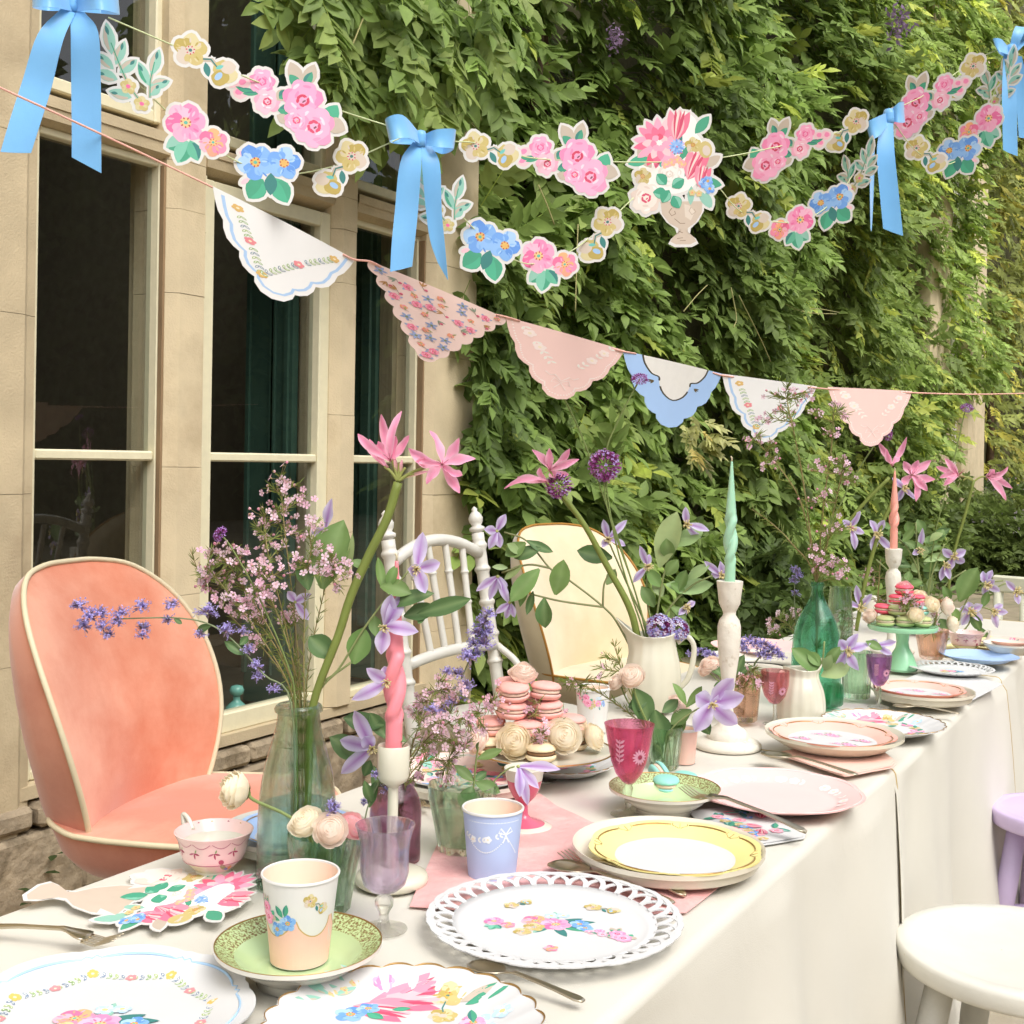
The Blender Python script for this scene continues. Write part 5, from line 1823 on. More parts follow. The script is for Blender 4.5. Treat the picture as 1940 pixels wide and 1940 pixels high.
# blush floral plate behind the tumbler, and its dish
t_, R, fn, w2 = plate('floral_plate', 'blush paper plate with scattered flowers behind the purple bottle', 'plate', 880, 1456, 132, PAPER, [(0, 1, mat('blush_floral_paper', '#edd3c8', rough=.7, var=.02), 'face')], paper_w, lift=.016, wob=w_scal(24, .03), seg=192)
P = Print(); many(P, R * .7, R * .7, 60, 8, .9); printed(t_, 'print', P, fn, 5e-6)
plate('dinner_plate', 'white china plate under the blush floral plate', 'plate', 880, 1462, 140, FLAT, [(0, 1, china, 'face')], china, th=.006, lift=.0065)
# blue plate on white by the tall bottle
plate('dinner_plate', 'white china plate on the left edge behind the tall clear bottle', 'plate', 560, 1565, 138, FLAT, [(0, 1, china, 'face')], china, th=.006, lift=.0065)
bluep = mat('sky_blue_paper', '#a9c5ec', rough=.7, var=.02)
oval_plate('sky blue lobed plate behind the tall clear bottle', 566, 1562, 116, .0155, bluep, bluep, ph=.1)
plate('scalloped_plate', 'sky blue scalloped plate under the far teacup', 'plate', 1855, 1240, 70, PAPER, [(0, 1, bluep, 'face')], bluep, lift=.006, wob=w_lobe(6, .08))
plate('side_plate', 'cream china plate at the far corner of the table', 'plate', 1912, 1218, 46, BOWL, [(0, 1, china, 'face')], china, th=.005, lift=.008)
t_, R, fn, w2 = plate('floral_plate', 'pink floral plate at the far corner of the table', 'plate', 1912, 1212, 42, PAPER, [(0, 1, pinkp, 'face')], pinkp, lift=.024)
P = Print(); many(P, R * .6, R * .6, 14, 5, .7); printed(t_, 'print', P, fn, 5e-6)
# urn shaped plate, left
pu, su = on_table(270, 1722)
tu = thing('urn_plate', 'paper plate cut as an urn of flowers lying on the left of the table', 'plate', (pu.x, pu.y, TZ + .006), 0)
a_, b_ = at(80, 1698), at(480, 1722)
ux = (b_ - a_); ux.z = 0
Lu = ux.length
ux.normalize()
uy = V3(-ux.y, ux.x, 0)
mid = (a_ + b_) / 2
ku = Lu / 368
def fu(x, y, l):                              # the motif's foot points to the left, its bowl drawn out
    y2 = y if y > -52 else -52 + (y + 52) * 1.9
    v = mid + ux * ((y2 + 39) * ku) + uy * (-(x - 10) * ku * 1.5) - V3(pu.x, pu.y, TZ)
    return V3(v.x, v.y, .001 + l + .007 * min(1, max(0, abs(y2 + 39) / 184)) ** 2)
P = Print(); P.place(D_URN, 0, 0, 1)
Vc, Fc = P.card(4., fu, .0012)
o = part(tu, 'card', (Vc, Fc), CARD, smooth=False)
printed(o, 'print', P, fu, 8e-6, 6e-5)
# saucers with chintz rims
mint = mat('mint_green_glaze', '#bcd3a0', rough=.2, var=.04, coat=.6)
def chintz():
    m_ = mat('gilt_chintz_rim', '#a9bd8c', rough=.35, var=.1, coat=.4)
    n, l = m_.node_tree.nodes, m_.node_tree.links
    b = n['Principled BSDF']
    tc = n.new('ShaderNodeTexCoord')
    vo = n.new('ShaderNodeTexVoronoi'); vo.inputs['Scale'].default_value = 300
    nz = n.new('ShaderNodeTexNoise'); nz.inputs['Scale'].default_value = 420; nz.inputs['Detail'].default_value = 3
    cr_ = n.new('ShaderNodeValToRGB')
    e = cr_.color_ramp.elements
    e[0].position, e[0].color = .40, (*lin('#7a5f38'), 1)
    e[1].position, e[1].color = .56, (*lin('#bcd09c'), 1)
    e2 = e.new(.48); e2.color = (*lin('#9aa568'), 1)
    l.new(tc.outputs['Object'], nz.inputs['Vector'])
    l.new(nz.outputs[0], cr_.inputs[0])
    l.new(cr_.outputs[0], b.inputs['Base Color'])
    return m_
chz = chintz()
SAUC = [(0, .012), (.40, .012), (.55, .014), (.72, .024), (.76, .028), (1.0, .038)]
for lb, px, py, r in (('mint green saucer with a gilt chintz rim under the pink paper cup', 566, 1783, 157), ('mint green saucer with a gilt chintz rim holding turquoise macarons', 1259, 1490, 105)):
    t_, R, fn, w2 = plate('saucer', lb, 'saucer', px, py, r, SAUC, [(0, .76, mint, 'well'), (.76, .995, chz, 'rim')], china, th=.004, lift=.0, group='mint green saucers')
    rim_line(t_, R, fn, w2, .995, R * .010, gold, 'gilt_edge')
    part(t_, 'foot', lathe([(R * .50, .011), (R * .50, .001), (R * .46, .001), (R * .46, .009)], 64), china)

# ---------------- cups and glasses
def vessel(name, label, cat, px, py, parts, seg=56, group=None, rz=0., z=TZ + .0015):
    """parts: (part name, [(radius px, height px)...], material[, wob])"""
    p, s = on_table(px, py, z)
    t_ = thing(name, label, cat, p, RZ + rz, group)
    for q in parts:
        nm, prof, m_ = q[:3]
        wob = q[3] if len(q) > 3 else None
        o = part(t_, nm, lathe([(max(r, 0) * s, h * s) for r, h in prof], seg, wob=wob), m_, edge=50)
    return t_, s
def wrap(s, rfun):
    """print coordinates (px round the front, px up) on a turned surface"""
    def fn(x, y, l):
        r = rfun(y) + l / s
        a = -math.pi / 2 + x / rfun(y)
        return V3(r * s * math.cos(a), r * s * math.sin(a), y * s)
    return fn
peach_in = mat('peach_paper_inside', '#f3d8c2', rough=.75, var=.02)
peach = mat('peach_paper', '#f2c6b6', rough=.7, var=.02)
def paper_cup(label, px, py, rt, rb, h, outer, z=TZ + .0015):
    t_, s = vessel('paper_cup', label, 'cup', px, py, [
        ('wall', [(rb * .96, 4), (rb, 0), (rb, 0), (rt, h - 3)], outer),
        ('lip', [(rt - 1, h - 5), (rt + 2.2, h - 4), (rt + 2.6, h - 1), (rt + 1, h + 1), (rt - 1.5, h), (rt - 2, h - 4)], CARD),
        ('inside', [(rt - 2, h - 3), (rb - 1, 6), (0, 6)], peach_in)], group='printed paper cups', z=z)
    return t_, s, lambda y: rb + (rt - rb) * max(0, min(1, y / h))
t_, s, rf = paper_cup('pink and white paper cup with blue flowers on the mint saucer', 567, 1816, 72, 54, 165, CARD, TZ + .014)
P = Print()
for k in range(4):
    x0 = -72 + k * 78 - 6
    up = [(x0 + 4 + 70 * f, 94 - 32 * math.sin(f * math.pi) ** .6) for f in np.linspace(0, 1, 15)]
    for a, b in zip(up, up[1:]):
        P.poly([a, b, (b[0], 1), (a[0], 1)], '#f4c3b2')
    P.poly([up[-1], (up[-1][0] + 8, up[-1][1]), (up[-1][0] + 8, 1), (up[-1][0], 1)], '#f4c3b2')
    P.line(up, 2.6, '#c9a767')
q = Print(); q.flower(10, -6, 16, BLU, '#e0b461', 5, .4); q.flower(-12, -20, 14, BLU, '#e0b461', 5, .9); q.leaf(0, 4, 26, 11, 2.2, GRN, GR2); q.leaf(4, 6, 24, 11, 1.4, GRN, GR2); q.leaf(-6, -2, 22, 8, 2.9, GRN)
P.place(q, -22, 96, 1.0)
P.place(D_YEL, 42, 124, .40, -.2)
P.place(D_ROSE, -76, 108, .32)
printed(t_, 'print', P, wrap(s, rf), 7e-6)
pblue = mat('periwinkle_paper', '#b3c3e6', rough=.7, var=.02)
t_, s, rf = paper_cup('periwinkle blue paper cup with a white bow print on the pink runner', 932, 1658, 57, 45, 130, pblue)
P = Print()
for k in range(40):
    P.ell(-56 + k * 2.9, 114, 1.0, 1.2, 0, '#eef2f4', n=6)
vine(P, [(-60, 88), (-40, 80), (-10, 82), (14, 90)], .9, ((.3, '#eef2f4'), (.7, '#eef2f4')), ('#eef2f4',))
for sx in (-1, 1):
    P.line([(26, 92), (26 + sx * 10, 104), (26 + sx * 14, 96), (26, 91), (26 + sx * 6, 76)], 3, '#eef2f4')
for k in range(26):
    f = k / 25
    P.ell(-52 + 78 * f, 84 - 26 * math.sin(f * math.pi), 1.5, 1.5, 0, '#eef2f4', n=6)
for k in range(12):
    P.ell(28 + k * 2, 86 - k * 3, 1.5, 1.5, 0, '#eef2f4', n=6)
printed(t_, 'print', P, wrap(s, rf), 7e-6)
t_, s, rf = paper_cup('pink paper cup standing beside the tall white candlestick', 1294, 1444, 27, 22, 66, peach)
t_, s, rf = paper_cup('floral paper cup behind the macaron stand', 1122, 1385, 32, 26, 84, CARD)
P = Print()
P.poly([(-34, 0), (34, 0), (34, 38), (10, 34), (0, 48), (-12, 36), (-34, 44)], '#f0c4b6')
P.place(D_POSY, 8, 58, .35); P.place(D_ROSE, -22, 66, .18)
printed(t_, 'print', P, wrap(s, rf), 2e-5)
# teacups
cup_pink = mat('pink_lustre_band', '#e9c9c4', rough=.25, var=.04, coat=.4)
def teacup(label, px, py, k, hand):
    prof_o = [(37, 0), (38, 3), (34, 8), (34, 14), (44, 22), (56, 34)]
    band = [(56, 34), (61, 46), (63, 56), (66, 70), (72, 82), (74, 86)]
    t_, s = vessel('teacup', label, 'teacup', px, py, [
        ('body', [(0, 2)] + [(a * k, b * k) for a, b in prof_o], ivory_g), ('band', [(a * k, b * k) for a, b in band], cup_pink),
        ('inside', [(74 * k, 86 * k), (72 * k, 87 * k), (66 * k, 76 * k), (60 * k, 66 * k)], cup_pink), ('bowl', [(60 * k, 66 * k), (52 * k, 40 * k), (30 * k, 22 * k), (0, 18 * k)], china)])
    h = [V3(math.cos(hand) * r * k * s, math.sin(hand) * r * k * s, z * k * s) for r, z in ((66, 72), (82, 92), (98, 96), (92, 74), (84, 58), (64, 48))]
    part(t_, 'handle', tube([Vector(q) for q in smoothp(h, 5)], [5 * k * s, 4 * k * s, 6 * k * s, 5 * k * s], 10), china)
    P = Print()
    rf = lambda y: float(np.interp(y / k, [q[1] for q in prof_o + band[1:]], [q[0] for q in prof_o + band[1:]])) * k
    for x0 in (-60, -24, 14, 50):
        P.line([((x0 + 34 * f) * k, (78 - 9 * math.sin(f * 3.14)) * k) for f in np.linspace(0, 1, 8)], 1.2 * k, '#b5607a')
        P.leaf((x0 + 2) * k, 60 * k, 12 * k, 3.6 * k, -.3, '#a8385a'); P.leaf((x0 + 2) * k, 60 * k, 12 * k, 3.4 * k, 3.5, '#b5607a'); P.leaf((x0 + 2) * k, 60 * k, 12 * k, 3.4 * k, -1.4, '#a8385a'); P.leaf((x0 + 4) * k, 60 * k, 8 * k, 3 * k, 1.2, '#8fa66a')
    P.line([(x * k, 35 * k) for x in range(-80, 81, 8)], 1.3 * k, '#b5607a')
    P.ell(30 * k, 30 * k, 5 * k, 8 * k, .3, '#8fa66a'); P.ell(28 * k, 42 * k, 5 * k, 5 * k, 0, '#b5506a'); P.ell(42 * k, 26 * k, 6 * k, 3 * k, .6, '#c9a24a'); P.ell(34 * k, 24 * k, 4 * k, 3 * k, 0, '#6f82b8')
    printed(t_, 'print', P, wrap(s, rf), 7e-6)
    P = Print()
    for x0, c in ((-46, '#9c3352'), (-20, '#c99a4a'), (12, '#9c3352'), (40, '#c99a4a')):
        P.ell(x0 * k, 0, 2.6 * k, 3.4 * k, .3, c, n=8)
    printed(t_, 'inner_print', P, lambda x, y, l: V3((69.5 * k - l / s) * s * math.cos(math.pi / 2 - x / (69 * k)), (69.5 * k - l / s) * s * math.sin(math.pi / 2 - x / (69 * k)), (80.5 * k + y) * s), 1.5e-5, 3e-4)
    return t_
teacup('ivory and pink lustre teacup at the left edge of the table', 404, 1658, 1.0, 2.45)
teacup('ivory and pink teacup on the far blue plate', 1829, 1236, .45, -.2)
# pedestal cup in pink and gold
vessel('pedestal_cup', 'pink and gold china pedestal cup behind the blue paper cup', 'cup', 992, 1568, [
    ('foot', [(0, 1), (52, 0), (54, 3), (50, 6), (40, 9)], china), ('foot_band', [(40, 9), (34, 12), (14, 18), (8, 26), (7, 44)], mat('rose_pink_glaze', '#d1627c', rough=.2, coat=.5, var=.05)),
    ('bowl', [(7, 44), (12, 50), (22, 60), (30, 76), (34, 92)], MATS['rose_pink_glaze']), ('upper_band', [(34, 92), (36, 104), (39, 114), (37, 115), (33, 104), (30, 92), (0, 60)], china)], 48)
# clear and coloured glass
g_pale = glass('pale_green_glass', '#dff2e6', bump=.12, bs=22, thin=.36)
g_tumb = glass('green_tumbler_glass', '#daf0dc', bump=.05, bs=30, thin=.30)
g_clear = glass('clear_glass', '#fbfbf8')
g_purp = glass('lilac_glass', '#f0e6f7', thin=.4)
g_plum = glass('plum_bottle_glass', '#c9a8ba', rough=.08, bump=.25, bs=45)
g_ruby = glass('ruby_glass', '#ea94b6', thin=.6)
g_ruby2 = glass('cranberry_glass', '#eeb8c0', thin=.6)
g_amet = glass('amethyst_glass', '#cda6d4', thin=.55)
g_emer = glass('emerald_glass', '#a8e2ca', bump=.08, bs=18, thin=.5)
g_peach = glass('peach_glass', '#f7dccc', bump=.04, bs=40)
def shell(o, i):
    return o + i[::-1]
def bottle(name, label, px, py, outer, th, m_, seg=56, rz=0, wob=None):
    inner = [(max(0.5, r - th), h + (th * 1.6 if k == 0 else 0)) for k, (r, h) in enumerate(outer) if h > 3 or k == 0]
    prof = [(0, 1.5)] + outer + [(max(.5, r - th), h) for r, h in outer[::-1] if h > th * 1.6] + [(outer[1][0] - th * 1.4, th * 1.5), (0, th * 1.5 + 2)]
    return vessel(name, label, 'bottle' if 'bottle' in name else 'glass', px, py, [('glass', prof, m_, wob) if wob else ('glass', prof, m_)], seg)
bo = [tuple(q) for q in smoothp([(70, 0), (75, 4), (75, 40), (74, 110), (71, 170), (64, 215), (52, 260), (43, 295), (40, 318)], 3)]
bottle('glass_bottle', 'tall pale green glass milk bottle holding wax flowers', 561, 1672, bo + [(40, 322), (45, 325), (46, 331), (43, 336), (40, 338)], 4, g_pale)
def tumbler(label, px, py, rt, rb, h, m_, th=4., fl=9, group='fluted glass tumblers'):
    o = [tuple(q) for q in [(rb - 3, 0), (rb, 3), (rb + (rt - rb) * .4, h * .4), (rt - 1, h * .85), (rt, h)]]
    inn = [(rt - th * .6, h), (rt - th, h * .85), (rb + (rt - rb) * .45 - th, h * .45), (rb - th * .6, h * .13), (0, h * .12)]
    wob = lambda a, i: 1 + (.035 * math.cos(fl * a) if 1 <= i <= 3 else (.02 * math.cos(fl * a) if i == 4 else 0))
    return vessel('glass_tumbler', label, 'tumbler', px, py, [('glass', [(0, .5)] + o + inn, m_, lambda a, i: wob(a, i - 1))], 72, group)
tumbler('green fluted glass tumbler of cream roses beside the tall bottle', 613, 1722, 69, 49, 146, g_tumb)
tumbler('empty looking green glass tumbler with a leafy sprig behind the blue cup', 874, 1613, 65, 43, 128, g_tumb)
tumbler('clear fluted tumbler of roses behind the ruby goblet', 1258, 1455, 34, 27, 80, g_tumb, 3)
tumbler('peach glass tumbler left of the cranberry goblet', 1410, 1366, 31, 24, 92, g_peach, 3, 6)
tumbler('pale green ribbed tumbler left of the amethyst goblet', 1622, 1322, 29, 25, 88, g_tumb, 3, 14)
tumbler('peach glass tumbler of sprigs before the green cake stand', 1765, 1248, 31, 22, 56, g_peach, 3, 6)
def goblet(label, px, py, bowl, stem, foot_r, gl, sm=g_clear, th=2.2, etch=None):
    p0 = stem[-1]
    hb = p0[1]
    outer = [(r, h + hb) for r, h in bowl]
    prof = [(0, hb + .2)] + outer + [(max(.3, r - th), h + (th if k < len(bowl) - 1 else 0)) for k, (r, h) in enumerate(outer)][::-1] + [(0, hb + th + bowl[0][1] + 1)]
    t_, s = vessel('goblet', label, 'goblet', px, py, [('bowl', prof, gl), ('stem', [(0, 0), (foot_r, 0), (foot_r, 1.2), (foot_r * .7, 3), (foot_r * .3, 6)] + stem + [(0, hb)], sm)], 48, 'stemmed coloured glass goblets')
    if etch:
        P = Print(); etch(P)
        xs, ys = [b[1] + hb for b in bowl], [b[0] for b in bowl]
        o = printed(t_, 'etching', P, wrap(s, lambda y: float(np.interp(y, xs, ys))), 1.5e-5, 2e-4)
    return t_
goblet('lilac glass goblet in front of the ivory candle holder', 727, 1760, [(8, 0), (26, 6), (40, 18), (46, 40), (46, 80), (48, 100), (53, 120), (57, 130)], [(12, 10), (9, 22), (10, 32), (17, 44), (18, 54), (12, 64), (9, 68)], 45, g_purp)
def etch_flower(sc_, y0):
    def f(P):
        c = '#d59ab2'
        P.s.append(([], (0, 0, 0), False)); P.s.pop()
        for k in range(14):
            a = k * 6.283 / 14
            P.leaf(18 * sc_ + math.cos(a) * 4 * sc_, y0 + math.sin(a) * 4 * sc_, 12 * sc_, 4 * sc_, a, c)
        for k in range(5):
            P.leaf(-22 * sc_, y0 - 10 * sc_ + k * 9 * sc_, 12 * sc_, 4.5 * sc_, .7, c); P.leaf(-22 * sc_, y0 - 10 * sc_ + k * 9 * sc_, 12 * sc_, 4.5 * sc_, 2.4, c)
        P.line([(-22 * sc_, y0 - 14 * sc_), (-22 * sc_, y0 + 34 * sc_)], 1.5 * sc_, c)
    return f
goblet('tall ruby glass goblet etched with a flower beside the macaron stand', 1190, 1543, [(5, 0), (12, 4), (25, 20), (34, 44), (40, 74), (45, 102), (48, 114)], [(7, 8), (5, 16), (8, 24), (6, 36), (9, 50), (6, 58)], 34, g_ruby, etch=etch_flower(1., 116))
goblet('small cranberry cut glass goblet before the little ivory jug', 1467, 1372, [(3, 0), (10, 3), (20, 16), (26, 36), (27, 54), (27, 64)], [(3.5, 8), (3, 20), (3.5, 38)], 22, g_ruby2, etch=etch_flower(.55, 66))
goblet('small amethyst etched glass goblet by the green cake stand', 1664, 1340, [(3, 0), (10, 3), (18, 16), (22, 34), (23.5, 52), (24, 58)], [(3.5, 6), (6, 14), (4, 24), (6, 34), (4, 40)], 20, g_amet, etch=etch_flower(.5, 68))
pb2 = [tuple(q) for q in smoothp([(44, 0), (48, 4), (48, 40), (49, 90), (44, 118), (33, 138), (25, 148), (24, 156)], 3)]
bottle('glass_bottle', 'mottled plum glass bottle holding a sprig bouquet', 748, 1628, pb2 + [(26, 158), (26, 164), (24, 166)], 3, g_plum, wob=None)
eb = [tuple(q) for q in smoothp([(40, 0), (45, 5), (46, 40), (46, 90), (43, 130), (36, 158), (22, 185), (13, 205), (11, 222)], 3)]
bottle('glass_bottle', 'emerald green glass demijohn bottle holding tall wax flowers', 1545, 1335, eb + [(13, 224), (13.5, 229), (11.5, 232)], 3, g_emer)
bottle('glass_jar', 'small emerald glass jar beside the little ivory jug', 1578, 1336, [(16, 0), (19, 3), (20, 18), (19, 34), (17, 40)], 2.5, g_emer)
bottle('glass_jar', 'clear ribbed glass jar of blossoms behind the emerald bottle', 1590, 1242, [(22, 0), (24, 4), (25, 60), (22, 100), (20, 130)], 2.5, g_tumb)
# water standing in the clear vessels
g_water = glass('water', '#e9f3ee', ior=1.33, thin=.55)
for nm, lb, px, py, pr_ in (('vase_liquid', 'water standing in the tall pale green bottle', 561, 1672, [(0, 8), (66, 8), (69, 14), (69, 110), (67.5, 150), (0, 150)]), ('vase_liquid', 'water in the green tumbler of cream roses', 613, 1722, [(0, 20), (43, 20), (50, 60), (54, 88), (0, 88)]), ('vase_liquid', 'water in the green tumbler behind the blue cup', 874, 1613, [(0, 18), (37, 18), (43, 48), (47, 70), (0, 70)])):
    p_, s_ = on_table(px, py, TZ + .0015)
    wt = thing(nm, lb, 'water', p_, RZ)
    part(wt, 'body', lathe([(r * s_, h * s_) for r, h in pr_], 48), g_water, edge=50)
# ---------------- candle holders and candles
def candle(label, px, py, zb, r, h0, h1, h2, m_, wick=8, turns=1.2, ph=0.):
    """straight foot to h0, twisted to h1, taper to h2 (px above zb); zb = metres above the table point"""
    p, s = on_table(px, py)
    t_ = thing('twist_candle', label, 'candle', (p.x, p.y, TZ + zb), RZ, 'twisted taper candles')
    V, F = [], []
    seg, nz = 28, 90
    for i in range(nz + 1):
        h = h2 * i / nz
        tw = max(0, min(1, (h - h0) / (14))) * max(0, min(1, (h1 - h) / (14)))
        tp = 1 if h < h1 else 1 - .80 * ((h - h1) / (h2 - h1)) ** 1.0
        if h0 < h < h1:
            tp = 1 - .04 * (h - h0) / (h1 - h0)
        an = 2 * math.pi * turns * (h - h0) / (h1 - h0) * .5 + ph
        for k in range(seg):
            a = 2 * math.pi * k / seg
            c2 = math.cos(a - an)
            rr_ = r * tp * (1 + tw * (.42 * abs(c2) ** 1.3 - .36 * (1 - abs(c2))))
            ox = 0
            V.append(V3(rr_ * math.cos(a) * s, rr_ * math.sin(a) * s, h * s))
    for i in range(nz):
        for k in range(seg):
            k2 = (k + 1) % seg
            F.append((i * seg + k, i * seg + k2, (i + 1) * seg + k2, (i + 1) * seg + k))
    F.append(tuple(range(seg - 1, -1, -1))); F.append(tuple(nz * seg + k for k in range(seg)))
    part(t_, 'wax', (V, F), m_)
    part(t_, 'wick', tube([V3(0, 0, h2 * s), V3(0, 0, (h2 + wick * .7) * s), V3(-.2 * wick * s, 0, (h2 + wick) * s)], r * .14 * s, 6), MATS['cream_piping'])
wax_p = mat('pink_wax', '#f0909a', rough=.35, var=.02, sss=.25)
wax_g = mat('mint_wax', '#a5d2b4', rough=.35, var=.02, sss=.25)
wax_c = mat('peach_wax', '#f0a898', rough=.35, var=.02, sss=.25)
vessel('candle_holder', 'ivory ceramic candle holder with a round base holding the pink candle', 'candle holder', 742, 1675, [
    ('base', [(0, 0), (60, 0), (68, 5), (70, 13), (66, 21), (52, 27), (30, 30), (10, 31)], ivory_g),
    ('stem', [(10, 30), (10, 185)], ivory_g),
    ('cup', [(10, 184), (16, 190), (26, 196), (30, 206), (30.5, 262), (29, 264), (27, 262), (26, 240), (0, 236)], ivory_g)], 56)
s0 = mpp(at(742, 1675))
candle('pink twisted taper candle in the ivory ceramic holder', 742, 1675, 238 * s0 + .0015, 16, 68, 205, 372, wax_p, 14, 1.7, .6)
chalk = mat('chalky_white_paint', '#ddd8ca', rough=.7, var=.08, vs=25, bump=.25, bs=60, col2='#a99878', c2s=22, c2lo=.58, c2hi=.70)
vessel('candlestick', 'tall chippy white turned wooden candlestick with the mint candle', 'candlestick', 1378, 1415, [
    ('base', [(0, 0), (62, 0), (64, 3), (63, 8), (58, 12), (45, 15), (39, 17)], chalk), ('collar', [(39, 17), (39, 24), (34, 32), (20, 42), (12, 58), (10, 72)], chalk),
    ('column', [(10, 72), (10, 95), (14, 135), (19, 170), (22, 205), (22, 228), (19, 240), (12, 250), (12, 256)], chalk),
    ('socket', [(12, 256), (15, 262), (20, 272), (22, 290), (24.5, 308), (25, 314), (22, 315), (14, 312), (12, 300), (0, 300)], chalk)], 48)
s1 = mpp(at(1378, 1415))
candle('mint green twisted taper candle in the tall white candlestick', 1378, 1415, 301 * s1 + .0015, 10, 42, 140, 238, wax_g, 10, 1.9, .2)
vessel('candlestick', 'farther white turned candlestick behind the green cake stand', 'candlestick', 1690, 1236, [
    ('base', [(0, 0), (40, 0), (41, 4), (34, 9), (22, 12)], chalk), ('column', [(22, 12), (10, 24), (8, 60), (12, 110), (15, 140), (13, 152), (8, 158), (8, 160)], chalk),
    ('socket', [(8, 160), (13, 168), (15, 180), (16, 196), (14, 197), (8, 192), (0, 190)], chalk)], 40)
s2 = mpp(at(1690, 1236))
candle('peach twisted taper candle in the farther candlestick', 1690, 1236, 191 * s2 + .0015, 7, 36, 92, 152, wax_c, 6, 1.8, .4)
vessel('candle_stub_holder', 'short white china holder behind the green cake stand', 'candle holder', 1650, 1160, [('body', [(0, 0), (16, 0), (16, 30), (14, 31), (0, 28)], chalk)], 24)
# ---------------- jugs
def jug(label, px, py, prof, spout, handle, m_, relief=0., k=1.):
    p, s = on_table(px, py)
    t_ = thing('jug', label, 'jug', (p.x, p.y, TZ + .0015), RZ)
    hmax = prof[-1][1]
    outer = [tuple(q) for q in smoothp(prof, 5)]
    inner = [(max(.5, r - 3), h) for r, h in outer if h > 10][::-1]
    seg = 64
    def wob(a, i):
        return 1 + (relief * math.sin(14 * a) * (1 if i < len(outer) else 0) if relief else 0)
    V, F = lathe([(0, .5)] + outer + inner + [(0, 12)], seg, wob=wob)
    W_ = []
    for v in V:
        v = Vector(v)
        f = max(0, (v.z - hmax * .68) / (hmax * .32))
        a = math.atan2(v.y, v.x)
        near = max(0, math.cos(a - spout)) ** 6
        far = max(0, math.cos(a - spout - math.pi)) ** 2
        d = V3(math.cos(spout), math.sin(spout), 0)
        v += d * (near * f ** 1.5 * 26 * k) + V3(0, 0, near * f ** 1.5 * 24 * k + far * f * 8 * k) - V3(0, 0, (1 - near) * f * f * 6 * k)
        W_.append(v * s)
    part(t_, 'body', (W_, F), m_)
    hh = [V3(-math.cos(spout) * r * s, -math.sin(spout) * r * s, z * s) for r, z in handle]
    part(t_, 'handle', tube([Vector(q) for q in smoothp(hh, 6)], [6 * k * s, 5 * k * s, 5.5 * k * s, 5 * k * s], 12), m_)
    return t_, s
jug('tall ivory china jug holding clematis, nerine and scabious', 1236, 1345, [(34, 0), (40, 4), (50, 30), (53, 60), (50, 90), (44, 115), (42, 132), (46, 148)], math.pi * .98, [(44, 128), (62, 140), (76, 122), (74, 88), (66, 60), (52, 42)], ivory_g, .012)
jug('little embossed ivory jug with a clematis spray', 1516, 1364, [(38, 0), (44, 4), (46, 30), (42, 56), (34, 76), (31, 86), (34, 100)], .35, [(30, 84), (44, 92), (50, 76), (44, 52)], ivory_g, .02, .6)
vessel('flower_pot', 'pink and terracotta pot of stems behind the far candlestick', 'pot', 1752, 1195, [('body', [(0, 0), (24, 0), (27, 6), (28, 50)], MATS['rose_pink_glaze']), ('rim', [(28, 50), (31, 52), (31, 60), (28, 61), (25, 58), (20, 50), (0, 46)], mat('terracotta', '#c08a62', rough=.7, var=.1))], 36)
t_, s = vessel('mug', 'white china mug behind the far roses', 'mug', 1775, 1200, [('body', [(0, 0), (26, 0), (28, 4), (28, 50), (26, 51), (24, 46), (0, 44)], china)], 36)
part(t_, 'handle', tube([Vector(q) for q in smoothp([V3(27 * s, 0, 44 * s), V3(44 * s, 0, 44 * s), V3(46 * s, 0, 24 * s), V3(27 * s, 0, 12 * s)], 5)], 4 * s, 8), china)
# ---------------- tiered sweets
CSM, s = vessel('cake_stand', 'gilt edged glass cake stand holding pink macarons and roses', 'cake stand', 1030, 1478, [
    ('foot', [(0, 0), (24, 0), (25, 2), (14, 6), (6, 12), (4, 22), (7, 30), (4, 36), (12, 44), (22, 48)], g_clear),
    ('plate', [(0, 48.5), (100, 49), (124, 54), (131, 58), (130, 59), (123, 57), (100, 52.5), (0, 52)], china),
    ('gilt_edge', [(129, 57.2), (131.8, 58), (131, 60.2), (128.6, 59)], gold)], 64)
gstand = mat('jade_green_glass', '#9fd9ae', rough=.2, var=.03, coat=.5)
vessel('cake_stand', 'jade green cake stand with green and raspberry macarons far along the table', 'cake stand', 1709, 1270, [
    ('foot', [(0, 0), (26, 0), (29, 4), (26, 14), (20, 30), (13, 42), (11, 54), (13, 70)], gstand),
    ('plate', [(13, 70), (40, 74), (62, 77), (65, 82), (64, 86), (60, 86), (56, 84), (0, 83)], gstand)], 56)
def macaron_mesh(R_m, h):
    top = lathe([(R_m * .93, h * .62), (R_m * 1.0, h * .66), (R_m * 1.01, h * .72), (R_m * .97, h * .80), (R_m * .82, h * .92), (R_m * .5, h * .99), (0, h)], 28, wob=lambda a, i: 1 + (.02 * math.sin(17 * a) if i < 3 else 0))
    bot = lathe([(0, 0), (R_m * .5, h * .005), (R_m * .85, h * .06), (R_m * .98, h * .18), (R_m * 1.02, h * .28), (R_m * 1.0, h * .34), (R_m * .93, h * .38)], 28, wob=lambda a, i: 1 + (.02 * math.sin(15 * a + 1) if i > 3 else 0))
    fil = lathe([(0, h * .379), (R_m * .88, h * .379), (R_m * .92, h * .5), (R_m * .88, h * .619), (0, h * .619)], 24)
    return mesh('shell_top', top), mesh('shell_bottom', bot), mesh('filling', fil)
